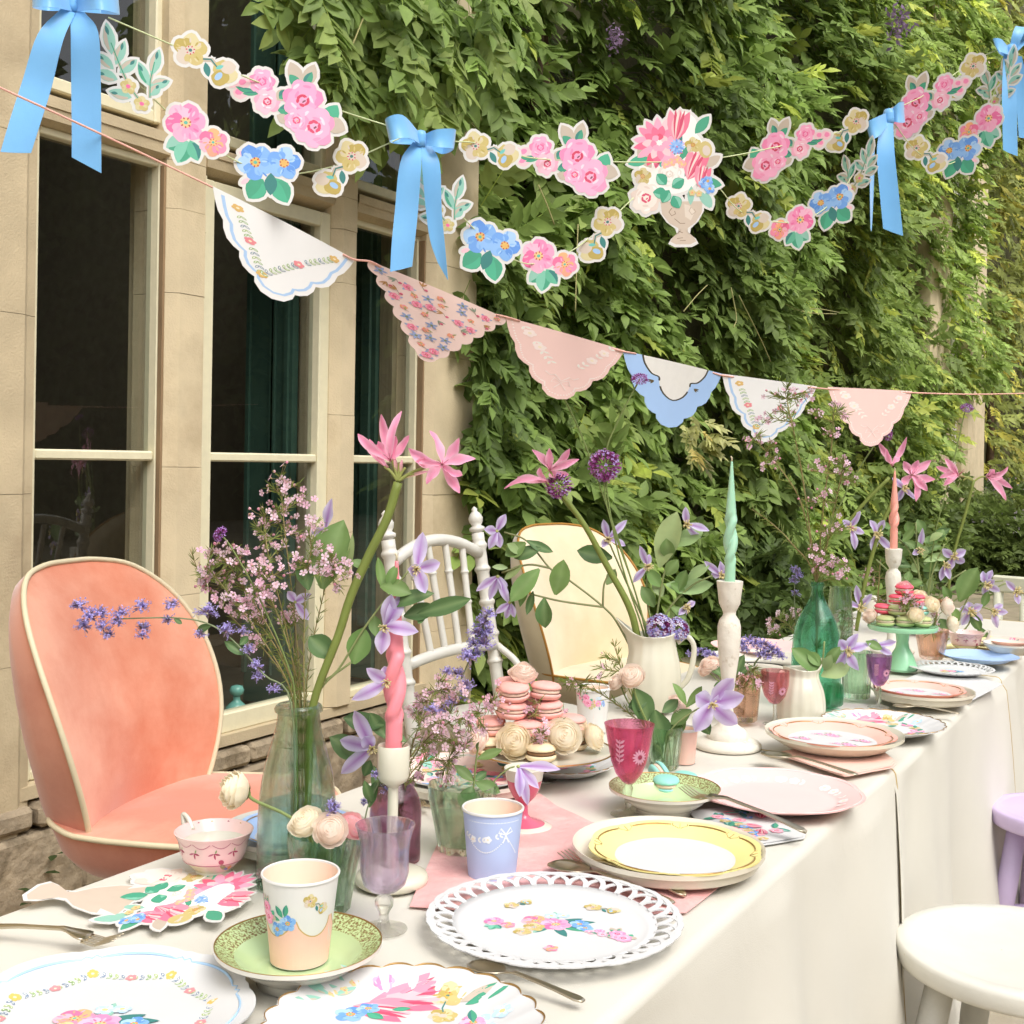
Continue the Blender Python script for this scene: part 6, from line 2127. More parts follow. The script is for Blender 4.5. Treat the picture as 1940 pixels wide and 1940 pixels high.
def macarons(label, meshes, m_, fm, spots, group, base):
    """spots: px, py, tilt, depth offset, label detail"""
    for k, (p, tilt, az, lb) in enumerate(spots):
        t_ = thing('macaron', lb, 'macaron', p, 0, group)
        t_.rotation_euler = (tilt * math.cos(az), tilt * math.sin(az), random.uniform(0, 6))
        for nm, me, mm in (('shell', meshes[0], m_), ('shell', meshes[1], m_), ('filling', meshes[2], fm)):
            me2 = me
            if len(me.materials) == 0 or me.materials[0] != mm:
                me2 = me.copy(); me2.materials.clear(); me2.materials.append(mm)
            link(nm, me2, mm, t_)
mac_pink = mat('pink_macaron', '#eeb0a6', rough=.55, var=.05, vs=60, bump=.08, bs=200)
mac_fill = mat('buttercream', '#f0d2bd', rough=.6)
mac_vani = mat('vanilla_macaron', '#ecd9b4', rough=.55, var=.05, vs=60, bump=.08, bs=200)
mac_choc = mat('chocolate_filling', '#8c6848', rough=.6)
mac_mint = mat('turquoise_macaron', '#92d2c6', rough=.5, var=.04, vs=60)
mac_oliv = mat('pistachio_macaron', '#b9bf86', rough=.55, var=.05, vs=60)
mac_rasp = mat('raspberry_macaron', '#ec5f74', rough=.5, var=.05, vs=60)
sM = mpp(at(1030, 1478))
zP = TZ + 54 * sM
cM = V3(CSM.location.x, CSM.location.y, 0)
mm1 = macaron_mesh(29 * sM, 33 * sM)
def stand_at(px, py, zz, dy=0.):
    """point above the stand at pixel column px, offset dy (px) away from the viewer"""
    q = cM + rgt * ((px - 1030) * sM) + fwd * (dy * sM)
    return V3(q.x, q.y, zz)
h1 = 33 * sM
macarons('', mm1, mac_vani, mac_choc, [(stand_at(*a), .0, 0, 'vanilla macaron with chocolate filling, ' + l) for a, l in (((922, 0, zP, -20), 'at the left edge of the gilt stand'), ((940, 0, zP, 35), 'back left on the gilt stand'), ((1022, 0, zP, -62), 'front middle between two cream roses'), ((1085, 0, zP, 30), 'behind the roses on the right of the stand'), ((1000, 0, zP, 55), 'hidden at the back of the gilt stand'))], 'vanilla macarons on the gilt stand', None)
macarons('', mm1, mac_pink, mac_fill, [(stand_at(a, 0, zP + h1 * lv, dy), tl, az, 'pink macaron, ' + l) for a, lv, dy, tl, az, l in (
    (928, 1.02, 0, .05, 0, 'leftmost of the second tier'), (996, 1.02, -30, .06, 1, 'front left of the second tier'), (1048, 1.02, -24, .08, 2, 'front right of the second tier'), (1080, 1.02, 30, .03, 3, 'back right of the second tier'), (1000, 1.02, 40, 0, 0, 'back of the second tier'),
    (966, 2.04, -12, .07, 1, 'left of the third tier'), (1036, 2.04, -6, .05, 2, 'right of the third tier'), (1000, 2.04, 34, .0, 2, 'back of the third tier'),
    (972, 3.06, -10, .16, 1, 'front left at the top of the tower'), (1030, 3.08, -4, .08, 5, 'right at the top of the tower'), (965, 3.06, 44, .06, 4, 'back left at the top of the tower'))], 'pink macarons stacked on the gilt stand', None)
pS = at(1259, 1500)
sS = mpp(pS)
mm2 = macaron_mesh(25 * sS, 30 * sS)
for px, py, zz, tl, az, lb in ((1238, 1488, .013, 1.15, .3, 'turquoise macaron standing on edge in the mint saucer'), (1262, 1500, .0125, .05, 0, 'turquoise macaron lying front in the mint saucer'), (1297, 1494, .013, .12, 2, 'turquoise macaron lying right in the mint saucer')):
    q = at(px, py, TZ + zz)
    macarons('', mm2, mac_mint, mac_fill, [(V3(q.x, q.y, TZ + zz + (.010 if tl > 1 else 0)), tl, az, lb)], 'turquoise macarons on the mint saucer', None)
s3 = mpp(at(1709, 1270))
z3 = TZ + 86 * s3
mm3 = macaron_mesh(17 * s3, 19 * s3)
c3 = at(1709, 1270)
for px, lv, dy, mm_, lb in ((1672, 0, -14, mac_oliv, 'pistachio macaron front left on the jade stand'), (1706, 0, -22, mac_oliv, 'pistachio macaron front middle on the jade stand'), (1740, 0, -16, mac_oliv, 'pistachio macaron front right on the jade stand'), (1690, 0, 22, mac_oliv, 'pistachio macaron at the back of the jade stand'), (1728, 0, 24, mac_oliv, 'pistachio macaron back right on the jade stand'),
                            (1696, 1, -6, mac_oliv, 'pistachio macaron on the second layer of the jade stand'), (1740, 1, -2, mac_mint, 'turquoise macaron on the second layer of the jade stand'), (1676, 1, 14, mac_rasp, 'raspberry macaron left on the second layer'), (1700, 2, 4, mac_rasp, 'raspberry macaron in the middle of the third layer'), (1734, 2, 2, mac_rasp, 'raspberry macaron right on the third layer'), (1712, 3, 3, mac_rasp, 'topmost raspberry macaron on the jade stand')):
    q = c3 + rgt * ((px - 1709) * s3) + fwd * (dy * s3)
    macarons('', mm3, mm_, mac_fill, [(V3(q.x, q.y, z3 + lv * 19.4 * s3), .04, 1, lb)], 'macarons on the jade stand', None)
# ---------------- cutlery
def spoon(label, a, b, za=.004, zb=.002, bw=.5, lift=.0):
    A, B = at(*a, TZ + .006 + lift), at(*b, TZ + .005 + lift)
    L = (B - A).length
    M = basis(B - A, zup)
    t_ = thing('spoon', label, 'spoon', (A.x, A.y, TZ + .0045 + lift), 0, 'silver spoons laid on the cloth')
    nl, nw = 34, 9
    V, F = [], []
    for i in range(nl + 1):
        t = i / nl
        wd = (math.sqrt(max(0, 1 - ((t - .16) / .165) ** 2)) * .115 if t < .30 else 0)
        wd = max(wd, np.interp(t, [0, .28, .34, .5, .8, .95, 1], [0.004, .03, .022, .02, .03, .042, .02]))
        dish = .05 * max(0, 1 - ((t - .16) / .17) ** 2)
        zc = np.interp(t, [0, .16, .30, .40, .65, 1], [.004, .002, .006, .010, .007, .001]) * (L / .16)
        for k in range(nw):
            f = -1 + 2 * k / (nw - 1)
            V.append(V3(t * L, f * wd * L, zc - dish * L * (1 - f * f) * .75 + .028 * L * (1 if t < .3 else 0) * 1.0 * max(0, 1 - ((t - .16) / .17) ** 2)))
    for i in range(nl):
        for k in range(nw - 1):
            F.append((i * nw + k, i * nw + k + 1, (i + 1) * nw + k + 1, (i + 1) * nw + k))
    o = part(t_, 'metal', xf((V, F), M), silver)
    md = o.modifiers.new('thickness', 'SOLIDIFY'); md.thickness = .0016
    return t_
def fork(label, a, b, lift=.0):
    A, B = at(*a, TZ + .006 + lift), at(*b, TZ + .005 + lift * .4)
    L = (B - A).length
    M = basis(B - A, zup)
    t_ = thing('fork', label, 'fork', (A.x, A.y, TZ + .005 + lift), 0, 'silver forks laid on the cloth')
    nl, nw = 24, 5
    V, F = [], []
    zf = lambda t: np.interp(t, [0, .12, .26, .36, .65, 1], [.008, .001, .005, .010, .008, .001]) * (L / .18)
    for i in range(nl + 1):
        t = .2 + .8 * i / nl
        wd = np.interp(t, [.2, .24, .33, .4, .6, .9, .97, 1], [.062, .064, .03, .02, .02, .036, .040, .02])
        for k in range(nw):
            f = -1 + 2 * k / (nw - 1)
            V.append(V3(t * L, f * wd * L, zf(t) + .003 * f * f))
    for i in range(nl):
        for k in range(nw - 1):
            F.append((i * nw + k, i * nw + k + 1, (i + 1) * nw + k + 1, (i + 1) * nw + k))
    o = part(t_, 'handle', xf((V, F), M), silver)
    md = o.modifiers.new('thickness', 'SOLIDIFY'); md.thickness = .0018
    for f in (-1, -.34, .34, 1):
        pts = [M @ V3(t * L, f * .054 * L, zf(t) + .001) for t in np.linspace(.21, 0, 8)]
        part(t_, 'tine', tube(pts, [.0014, .0014, .0012, .0006], 6), silver)
spoon('silver spoon crossing a fork on the pink runner', (1042, 1640), (1276, 1712), lift=.004)
fork('silver fork under the spoon on the pink runner', (1066, 1624), (1298, 1700), .002)
spoon('silver spoon resting on the gilt floral plate at the front', (888, 1830), (1106, 1897), lift=.004)
fork('silver fork leaning on the saucer of turquoise macarons', (1292, 1500), (1526, 1580), .03)
spoon('silver spoon on the blush napkin by the cloth seam', (1442, 1430), (1624, 1468), lift=.012)
spoon('silver spoon before the far pink plate', (1690, 1338), (1818, 1352), lift=.004)
fork('silver fork lying at the front left corner of the table', (225, 1790), (-60, 1762), .004)
fork('silver fork behind the plum bottle', (796, 1522), (850, 1560), .004)
spoon('far silver spoon on the yellow napkin', (1850, 1222), (1924, 1240), lift=.006)
# ================================================================== flowers
PET = mat('flower_petal', attr=True, rough=.55, var=.05, vs=40, translucent=.4, spec=.3)
GREEN = mat('stem_and_leaf', attr=True, rough=.5, var=.10, vs=40, translucent=.15, spec=.35)
def DV(p):                                    # distance of a vase from its foot
    return depth(at(*p))
def blade(P0, P1, wd, nrm, bend=0., cup=.2, prof=None, n=9, m=5, wave=0.):
    """a petal or leaf from P0 to P1 with its face towards nrm; returns verts, faces, (t, s)"""
    P0, P1 = Vector(P0), Vector(P1)
    x = P1 - P0
    L = x.length
    M = basis(x, nrm)
    prof = prof or [(0, .12), (.15, .5), (.35, .9), (.55, 1), (.75, .8), (.9, .42), (1, .02)]
    V, F, Q = [], [], []
    ph = random.uniform(0, 6)
    for i in range(n):
        t = i / (n - 1)
        w_ = wd / 2 * float(np.interp(t, [q[0] for q in prof], [q[1] for q in prof]))
        zc = bend * L * 4 * t * (1 - t)
        for k in range(m):
            s_ = -1 + 2 * k / (m - 1)
            V.append(P0 + M.to_3x3() @ V3(t * L, s_ * w_, zc + cup * w_ * s_ * s_ + wave * w_ * math.sin(t * 9 + ph) * s_))
            Q.append((t, s_))
    for i in range(n - 1):
        for k in range(m - 1):
            F.append((i * m + k, i * m + k + 1, (i + 1) * m + k + 1, (i + 1) * m + k))
    return V, F, Q
def addp(parent, name, g, colfn, material=PET, loc=None):
    V, F, Q = g
    o = parent_loc(parent)
    return part(parent, name, ([v - o for v in V], F), material, cols=[colfn(t, s_) for t, s_ in Q])
def parent_loc(p):
    return Vector(p.location)
def mixc(a, b, f):
    return tuple(x * (1 - f) + y * f for x, y in zip(a, b))
def to_cam(p, up=.25, jit=.25):
    v = (CAM - p).normalized() + V3(0, 0, up) + V3(random.uniform(-jit, jit), random.uniform(-jit, jit), random.uniform(-jit, jit))
    return v.normalized()
LG, LD, LP = lin('#6f8c50'), lin('#557244'), lin('#93a972')
def leaf_px(t_, d, a, b, wd, tone=0, bend=None, name='leaf', dd=0.):
    s = d / FOC
    P0, P1 = atd(*a, d), atd(*b, d + dd + random.uniform(-.012, .012))
    c0 = (LG, LD, LP)[tone]
    c0 = vary(c0, .12)
    addp(t_, name, blade(P0, P1, wd * s, to_cam(P0, .5, .35), random.uniform(-.12, .12) if bend is None else bend, random.uniform(.1, .4), wave=.06),
         lambda t, s_: mixc(c0, LP, .35 if abs(s_) < .2 else 0), GREEN)
def stem_px(t_, d, pts, r, col='#7d8a4c', name='stem', dds=None, c2=None):
    s = d / FOC
    dds = dds or [0] * len(pts)
    P = [Vector(q) for q in smoothp([atd(x, y, d + e) - parent_loc(t_) for (x, y), e in zip(pts, dds)], 5)]
    g = tube(P, [q * s for q in r] if hasattr(r, '__len__') else r * s, 7)
    c = lin(col)
    part(t_, name, g, GREEN, cols=[c] * len(g[0]))
    return P
LAV, LAVP, MAU = lin('#d2c6ee'), lin('#e6dff6'), lin('#a55fbb')
CLEM = [(0, .25), (.12, .5), (.4, .95), (.6, 1), (.8, .72), (.93, .35), (1, .03)]
def clem_col(deep=1.):
    def f(t, s_):
        k = max(0, 1 - abs(s_) * 1.5) * max(0, 1.05 - t * .8) * deep
        return mixc(mixc(LAV, LAVP, min(1, abs(s_)) * .7), MAU, min(.85, k))
    return f
def clematis(t_, d, c, tips, wd=26, st=True, deep=1.):
    s = d / FOC
    C = atd(*c, d)
    gh = moved(xf(lathe([(0, -1), (.8, -.5), (1, 0), (.6, .6), (0, .8)], 10), S(4 * s)), C - parent_loc(t_))
    fl = part(t_, 'flower', gh, GREEN, cols=[lin('#b9c07a')] * len(gh[0]))
    for tip in tips:
        T1 = atd(*tip[:2], d + (tip[2] if len(tip) > 2 else random.uniform(-.02, .015)))
        V, F, Q = blade(C, T1, wd * s, to_cam(C, .1, .4), random.uniform(-.1, .16), random.uniform(-.1, .4), CLEM, wave=.24, m=7)
        cf = clem_col(deep)
        o = part(fl, 'petal', ([v - parent_loc(t_) for v in V], F), PET, cols=[cf(*q) for q in Q])
    if st:
        gs = []
        for k in range(16):
            a, q = k * 2.4, random.uniform(.3, 1)
            e = C + (cr * math.cos(a) * q + cu * math.sin(a) * q) * (11 * s) - fwd * (.012 + .006 * random.random())
            gs.append(tube([C - parent_loc(t_), C.lerp(e, .5) - fwd * .004 - parent_loc(t_), e - parent_loc(t_)], [.6 * s, .9 * s, 1.5 * s], 4))
        g = join(*gs)
        o = part(fl, 'stamens', g, PET, cols=[lin('#ece0b0')] * len(g[0]))
        o['kind'] = 'stuff'
    return fl
NER = [(0, .35), (.15, .5), (.4, .9), (.6, 1), (.85, .6), (1, .08)]
N1, N2 = lin('#fbb2d0'), lin('#f68fba')
def nerine(t_, d, c, tips, wd=15, stamens=True):
    s = d / FOC
    C = atd(*c, d)
    gh = moved(xf(lathe([(0, -1), (.7, -.6), (.9, 0), (.6, .5), (0, .7)], 8), S(4 * s)), C - parent_loc(t_))
    fl = part(t_, 'floret', gh, GREEN, cols=[lin('#c08a8a')] * len(gh[0]))
    for tip in tips:
        T1 = atd(*tip[:2], d + (tip[2] if len(tip) > 2 else random.uniform(-.025, .02)))
        V, F, Q = blade(C, T1, wd * s, to_cam(C, .1, .5), random.choice((-1, 1)) * random.uniform(.08, .26), random.uniform(.2, .8), NER, wave=.35, n=13)
        o = part(fl, 'petal', ([v - parent_loc(t_) for v in V], F), PET, cols=[mixc(mixc(N1, N2, max(0, .75 - abs(s_) * 1.1) * .9 + .15 * t), (.98, .80, .86), (.35 if abs(s_) > .8 else 0) + .25 * (1 - t)) for t, s_ in Q])
    if stamens:
        gs = []
        for k in range(6):
            e = C + (cr * random.uniform(-14, 14) + cu * random.uniform(-8, 14)) * s - fwd * .02
            gs.append(tube([C - parent_loc(t_), e - parent_loc(t_)], .5 * s, 4))
        g = join(*gs)
        o = part(fl, 'stamens', g, PET, cols=[lin('#c46a86')] * len(g[0])); o['kind'] = 'stuff'
def rose_mesh(name, col, core, seed, open_=.55):
    """full cupped rose about one unit in radius, opening along +Z"""
    r = random.Random(seed)
    V, F, C = [], [], []
    c0, c1 = lin(col), lin(core)
    for ring, (rad, n, top, lean) in enumerate(((.16, 3, .62, -.5), (.30, 4, .66, -.3), (.44, 5, .66, -.12), (.58, 5, .62, .0), (.72, 6, .52, .08), (.86, 6, .36, .14), (1.0, 7, .12, .2))):
        for k in range(n):
            az = ring * .7 + 2 * math.pi * k / n + r.uniform(-.12, .12)
            half = math.pi / n * 1.5
            o = len(V)
            nl, nw = 7, 7
            tp = top + r.uniform(-.06, .04)
            for i in range(nl):
                t = i / (nl - 1)
                for j in range(nw):
                    s_ = -1 + 2 * j / (nw - 1)
                    rr_ = rad * (math.sin(t * math.pi / 2) ** .6) * (1 + lean * max(0, t - .6) * 1.2)
                    z = -.72 + (tp + .72) * t ** 1.25 * (1 - .16 * abs(s_) ** 3 * t) + .07 * t * math.sin(3 * az + 2 * s_ + seed)
                    fl = 1 + .04 * math.sin(s_ * 4 + k) * t + .05 * s_ * t
                    a = az + half * s_ * (.55 + .45 * math.sin(t * math.pi * .5))
                    V.append(V3(math.cos(a) * rr_ * fl, math.sin(a) * rr_ * fl, z))
                    cc = mixc(c1, c0, min(1, ring / 3.5))
                    C.append(mixc(cc, (.95, .9, .8), .25 * t))
            for i in range(nl - 1):
                for j in range(nw - 1):
                    F.append((o + i * nw + j, o + i * nw + j + 1, o + (i + 1) * nw + j + 1, o + (i + 1) * nw + j))
    g = lathe([(0, -.7), (.5, -.62), (.86, -.3), (.9, 0), (.8, .22), (.64, .40), (.45, .52), (.25, .56), (0, .55)], 18)      # the packed heart
    o = len(V)
    V += g[0]; F += [tuple(i + o for i in f) for f in g[1]]; C += [mixc(c1, c0, .7)] * len(g[0])
    return mesh(name, (V, F), C)
ROSE_C = [rose_mesh('bloom', '#fdf4dc', '#fbe9c4', 1), rose_mesh('bloom', '#fef7e6', '#fbebc8', 2)]
ROSE_P = [rose_mesh('bloom', '#fdf0e4', '#fbe2cc', 3), rose_mesh('bloom', '#fcebe0', '#f9d8c4', 4)]
ROSE_K = [rose_mesh('bloom', '#f8c3c6', '#f3a5aa', 5)]
for me in ROSE_C + ROSE_P + ROSE_K:
    me.materials.append(PET)
def rose(label, d, px, py, r, meshes, axis, stem=None, sy=1., group='cut garden roses', sep=True):
    """axis: (right, up, towards viewer) the flower faces"""
    s = d / FOC
    p = atd(px, py, d)
    t_ = thing('rose', label, 'rose', p, 0, group)
    z = (rgt * axis[0] + zup * axis[1] - fwd * axis[2]).normalized()
    M = z.to_track_quat('Z', 'Y').to_matrix().to_4x4()
    o = link('bloom', random.choice(meshes), None, t_)
    o.matrix_local = M @ S((r * s, r * s, r * s * sy))
    gs = []
    for k in range(5):
        a = k * 1.2566
        b0 = M @ V3(0, 0, -.72 * r * s * sy)
        b1 = M @ V3(math.cos(a) * r * s * .55, math.sin(a) * r * s * .55, -.62 * r * s * sy)
        V, F, Q = blade(b0, b1, r * s * .3, M.to_3x3() @ V3(0, 0, -1), .1, .2, n=5, m=3)
        gs.append((V, F))
    g = join(*gs)
    part(t_, 'sepals', g, GREEN, cols=[lin('#7f9158')] * len(g[0]))['kind'] = 'stuff'
    if stem:
        P = [M @ V3(0, 0, -.72 * r * s * sy)] + [atd(x, y, d + e) - p for x, y, e in stem]
        g = tube([Vector(q) for q in smoothp(P, 5)], [r * s * .10, r * s * .085], 7)
        part(t_, 'stem', g, GREEN, cols=[lin('#8a9a5c')] * len(g[0]))
    return t_
# --- wax flower
def wax_mesh(seed, col, eye='#edc3c8'):
    r = random.Random(seed)
    V, F, C = [], [], []
    c = lin(col)
    for k in range(5):
        a = k * 1.2566 + r.uniform(-.1, .1)
        o = len(V)
        V += [V3(0, 0, 0)] + [V3(math.cos(a + da) * q, math.sin(a + da) * q, z) for da, q, z in ((-.5, .55, .12), (-.42, .92, .22), (0, 1.05, .20), (.42, .92, .22), (.5, .55, .12))]
        F += [(o, o + 1, o + 2, o + 3), (o, o + 3, o + 4, o + 5)]
        C += [mixc(c, lin('#dc9ab8'), .35)] + [mixc(c, (1, 1, 1), r.uniform(0, .2))] * 5
    g = lathe([(.0, .16), (.2, .13), (.3, .02), (.22, -.3), (0, -.5)], 6)
    o = len(V)
    V += g[0]; F += [tuple(i + o for i in f) for f in g[1]]
    C += [lin(eye)] * 7 + [lin('#a8a070')] * (len(g[0]) - 7)
    me = mesh('blossom', (V, F), C)
    me.materials.append(PET)
    return me
def bud_mesh(col):
    g = lathe([(0, -.6), (.3, -.4), (.5, 0), (.45, .35), (0, .6)], 7)
    me = mesh('bud', g, [lin('#9a9a60')] * 8 + [lin(col)] * (len(g[0]) - 8))
    me.materials.append(PET)
    return me
WAX = [wax_mesh(1, '#f6d2e4'), wax_mesh(2, '#f9deeb'), wax_mesh(3, '#f1c3da')]
WAXW = [wax_mesh(4, '#f6e0e6'), wax_mesh(5, '#f3d0de')]
BUD = [bud_mesh('#eba9bd'), bud_mesh('#f0c4cc')]
def rand_axis(rng=random, up=.4):
    v = V3(rng.gauss(0, 1), rng.gauss(0, 1), rng.gauss(up, .8)) - fwd * .9
    return v.normalized()
def wax_spray(label, d, pts, clusters, r=1.6, blossom=7.5, needles=1., dspread=.05, meshes=WAX, bark_='#9a8a5c', nfl=(5, 9)):
    """a woody stem through pts with flower clusters: (px, py, spread px)"""
    s = d / FOC
    base = atd(*pts[0], d)
    t_ = thing('wax_flower_sprig', label, 'flower', base, 0, 'sprigs of pink wax flower')
    off = [0] + [random.uniform(-dspread, dspread) * (i / (len(pts) - 1)) for i in range(1, len(pts))]
    P = stem_px(t_, d, pts, [r, r * .8, r * .5], bark_, dds=off)
    gs, ns = [], []
    for c in clusters:
        cd_ = off[-1] + random.uniform(-.02, .02)
        C = atd(c[0], c[1], d + cd_) - base
        near = min(P[len(P) // 4:], key=lambda q: (q - C).length + .5 * max(0, q.z - C.z + .01))
        midp = near.lerp(C, .5) + V3(0, 0, .2 * (C - near).length * random.uniform(-.3, .6))
        tw = [Vector(q) for q in smoothp([near, midp, C], 4)]
        gs.append(tube(tw, [.9 * s, .6 * s], 5))
        for k in range(random.randint(*nfl)):
            v = C + (cr * random.gauss(0, 1) * c[2] + cu * random.gauss(.1, .8) * c[2] + fwd * random.gauss(0, .8) * c[2]) * s * .8
            gs.append(tube([tw[-3], tw[-3].lerp(v, .6) + V3(0, 0, -.001), v], .45 * s, 4))
            if random.random() < .74:
                o = link('blossom', random.choice(meshes), None, t_)
                q = blossom * s * random.uniform(.8, 1.1)
            else:
                o = link('bud', random.choice(BUD), None, t_)
                q = blossom * .75 * s
            o.matrix_local = T(v) @ rand_axis().to_track_quat('Z', 'Y').to_matrix().to_4x4() @ S(q)
        for q in tw[::2]:
            ns.append((q, (C - near)))
    for i in range(2, len(P) - 1):
        ns.append((P[i], P[i + 1] - P[i]))
    g = join(*gs) if gs else None
    if g:
        part(t_, 'twigs', g, GREEN, cols=[lin(bark_)] * len(g[0]))['kind'] = 'stuff'
    V, F, C_ = [], [], []
    for q, dr in ns:
        for k in range(int(3 * needles + random.random())):
            a = dr.normalized() * random.uniform(.6, 1.1) + V3(random.gauss(0, .5), random.gauss(0, .5), random.gauss(0, .5))
            L = random.uniform(14, 26) * s
            e = q + a.normalized() * L
            wv = a.cross(fwd).normalized() * (.75 * s)
            o = len(V)
            V += [q - wv * .5, q + wv * .5, q.lerp(e, .6) + wv, e, q.lerp(e, .6) - wv]
            F.append((o, o + 1, o + 2, o + 3, o + 4))
            cc = vary(lin('#75833f'), .2)
            C_ += [cc] * 5
    part(t_, 'needles', (V, F), GREEN, cols=C_, smooth=False)['kind'] = 'stuff'
    return t_
# --- catmint
def whorl_mesh(seed):
    r = random.Random(seed)
    V, F, C = [], [], []
    for k in range(46):
        ax = V3(r.gauss(0, 1), r.gauss(0, 1), r.gauss(.35, .6)).normalized()
        L = r.uniform(.55, 1.0)
        M = ax.to_track_quat('X', 'Z').to_matrix()
        pur = r.random() < .55
        col = vary(lin('#b5aade') if pur else lin('#9c8290'), .2, r)
        o = len(V)
        w_ = .16 if pur else .11
        for x, y, z in ((.1, 0, 0), (.6, w_, .04), (1, 0, 0), (.6, -w_, .04)):
            V.append(M @ V3(x * L, y, z))
        F.append((o, o + 1, o + 2, o + 3))
        C += [mixc(col, (.08, .07, .07), .3)] + [col] * 3
        if pur:
            e = M @ V3(L, 0, 0)
            for j in range(3):
                b = V3(r.gauss(0, 1), r.gauss(0, 1), r.gauss(0, 1)).normalized()
                c_ = b.cross(ax).normalized()
                o = len(V)
                V += [e, e + b * .17 + c_ * .08, e + b * .27, e + b * .17 - c_ * .08]
                F.append((o, o + 1, o + 2, o + 3))
                C += [vary(lin('#bdb2ea'), .15, r)] * 4
    me = mesh('whorl', (V, F), C, smooth=False)
    me.materials.append(PET)
    return me
WH = [whorl_mesh(k) for k in range(4)]
def catmint(label, d, pts, whorls, leaves=(), r=1.8):
    s = d / FOC
    base = atd(*pts[0], d)
    t_ = thing('catmint_stem', label, 'flower', base, 0, 'stems of violet catmint')
    stem_px(t_, d, pts, [r, r * .7], '#84906a')
    for x, y, q in whorls:
        o = link('whorl', random.choice(WH), None, t_)
        o.matrix_local = T(atd(x, y, d + random.uniform(-.008, .008)) - base) @ rot('Z', random.uniform(0, 6)) @ S(q * s * 1.3)
    for a, b, w_ in leaves:
        leaf_px(t_, d, a, b, w_, 1)
    return t_
# --- verbena and scabious heads
def head_mesh(name, seed, n, cols, rad=.16, dome=.55):
    r = random.Random(seed)
    V, F, C = [], [], []
    for k in range(n):
        z = 1 - 1.5 * (k + .5) / n
        a = k * 2.39996
        q = math.sqrt(max(0, 1 - z * z))
        p = V3(math.cos(a) * q, math.sin(a) * q, z * dome) * r.uniform(.85, 1.05)
        nrm_ = V3(p.x, p.y, p.z / dome + .3).normalized()
        M = nrm_.to_track_quat('Z', 'Y').to_matrix()
        o = len(V)
        V += [p * .45, p - M @ V3(rad * .5, 0, 0), p + M @ V3(0, rad * .5, 0), p + M @ V3(rad * .5, 0, 0)]
        F += [(o, o + 1, o + 2), (o, o + 2, o + 3), (o, o + 3, o + 1)]
        C += [lin('#7d4a6c')] + [lin('#9c4584')] * 3
        if r.random() < .8:
            cc = vary(lin(r.choice(cols)), .15, r)
            for j in range(4):
                aa = j * 1.57 + r.random()
                e = p * 1.04 + M @ V3(math.cos(aa) * rad, math.sin(aa) * rad, .05)
                f_ = p * 1.04 + M @ V3(math.cos(aa + .6) * rad * .7, math.sin(aa + .6) * rad * .7, .02)
                g_ = p * 1.04 + M @ V3(math.cos(aa - .6) * rad * .7, math.sin(aa - .6) * rad * .7, .02)
                o = len(V)
                V += [p * 1.02, f_, e, g_]
                F.append((o, o + 1, o + 2, o + 3))
                C += [cc] * 4
    me = mesh(name, (V, F), C, smooth=False)
    me.materials.append(PET)
    return me
VERB = [head_mesh('flower_head', 1, 110, ('#c68ace', '#b168b4', '#c0a2e4', '#a85aa4'), .13, .8), head_mesh('flower_head', 2, 80, ('#b88ad6', '#a05ab0', '#c09ae0'), .15, .6)]
SCAB = head_mesh('flower_head', 3, 120, ('#b9b4e6', '#a7a4e2', '#d5cdea', '#e0d6e6'), .2, .45)
def head_stem(name, label, d, px, py, r, me, stem, sr=1.6, axis=(0, 1, .4), col='#7f8f55', group=None, sz=1.):
    s = d / FOC
    p = atd(*stem[-1], d)
    t_ = thing(name, label, 'flower', p, 0, group)
    z = (rgt * axis[0] + zup * axis[1] - fwd * axis[2]).normalized()
    o = link('flower_head', me, None, t_)
    o['kind'] = 'stuff'
    o.matrix_local = T(atd(px, py, d) - p) @ z.to_track_quat('Z', 'Y').to_matrix().to_4x4() @ S((r * s, r * s, r * s * sz))
    stem_px(t_, d, [(px, py)] + stem, [sr, sr * 1.1], col)
    return t_

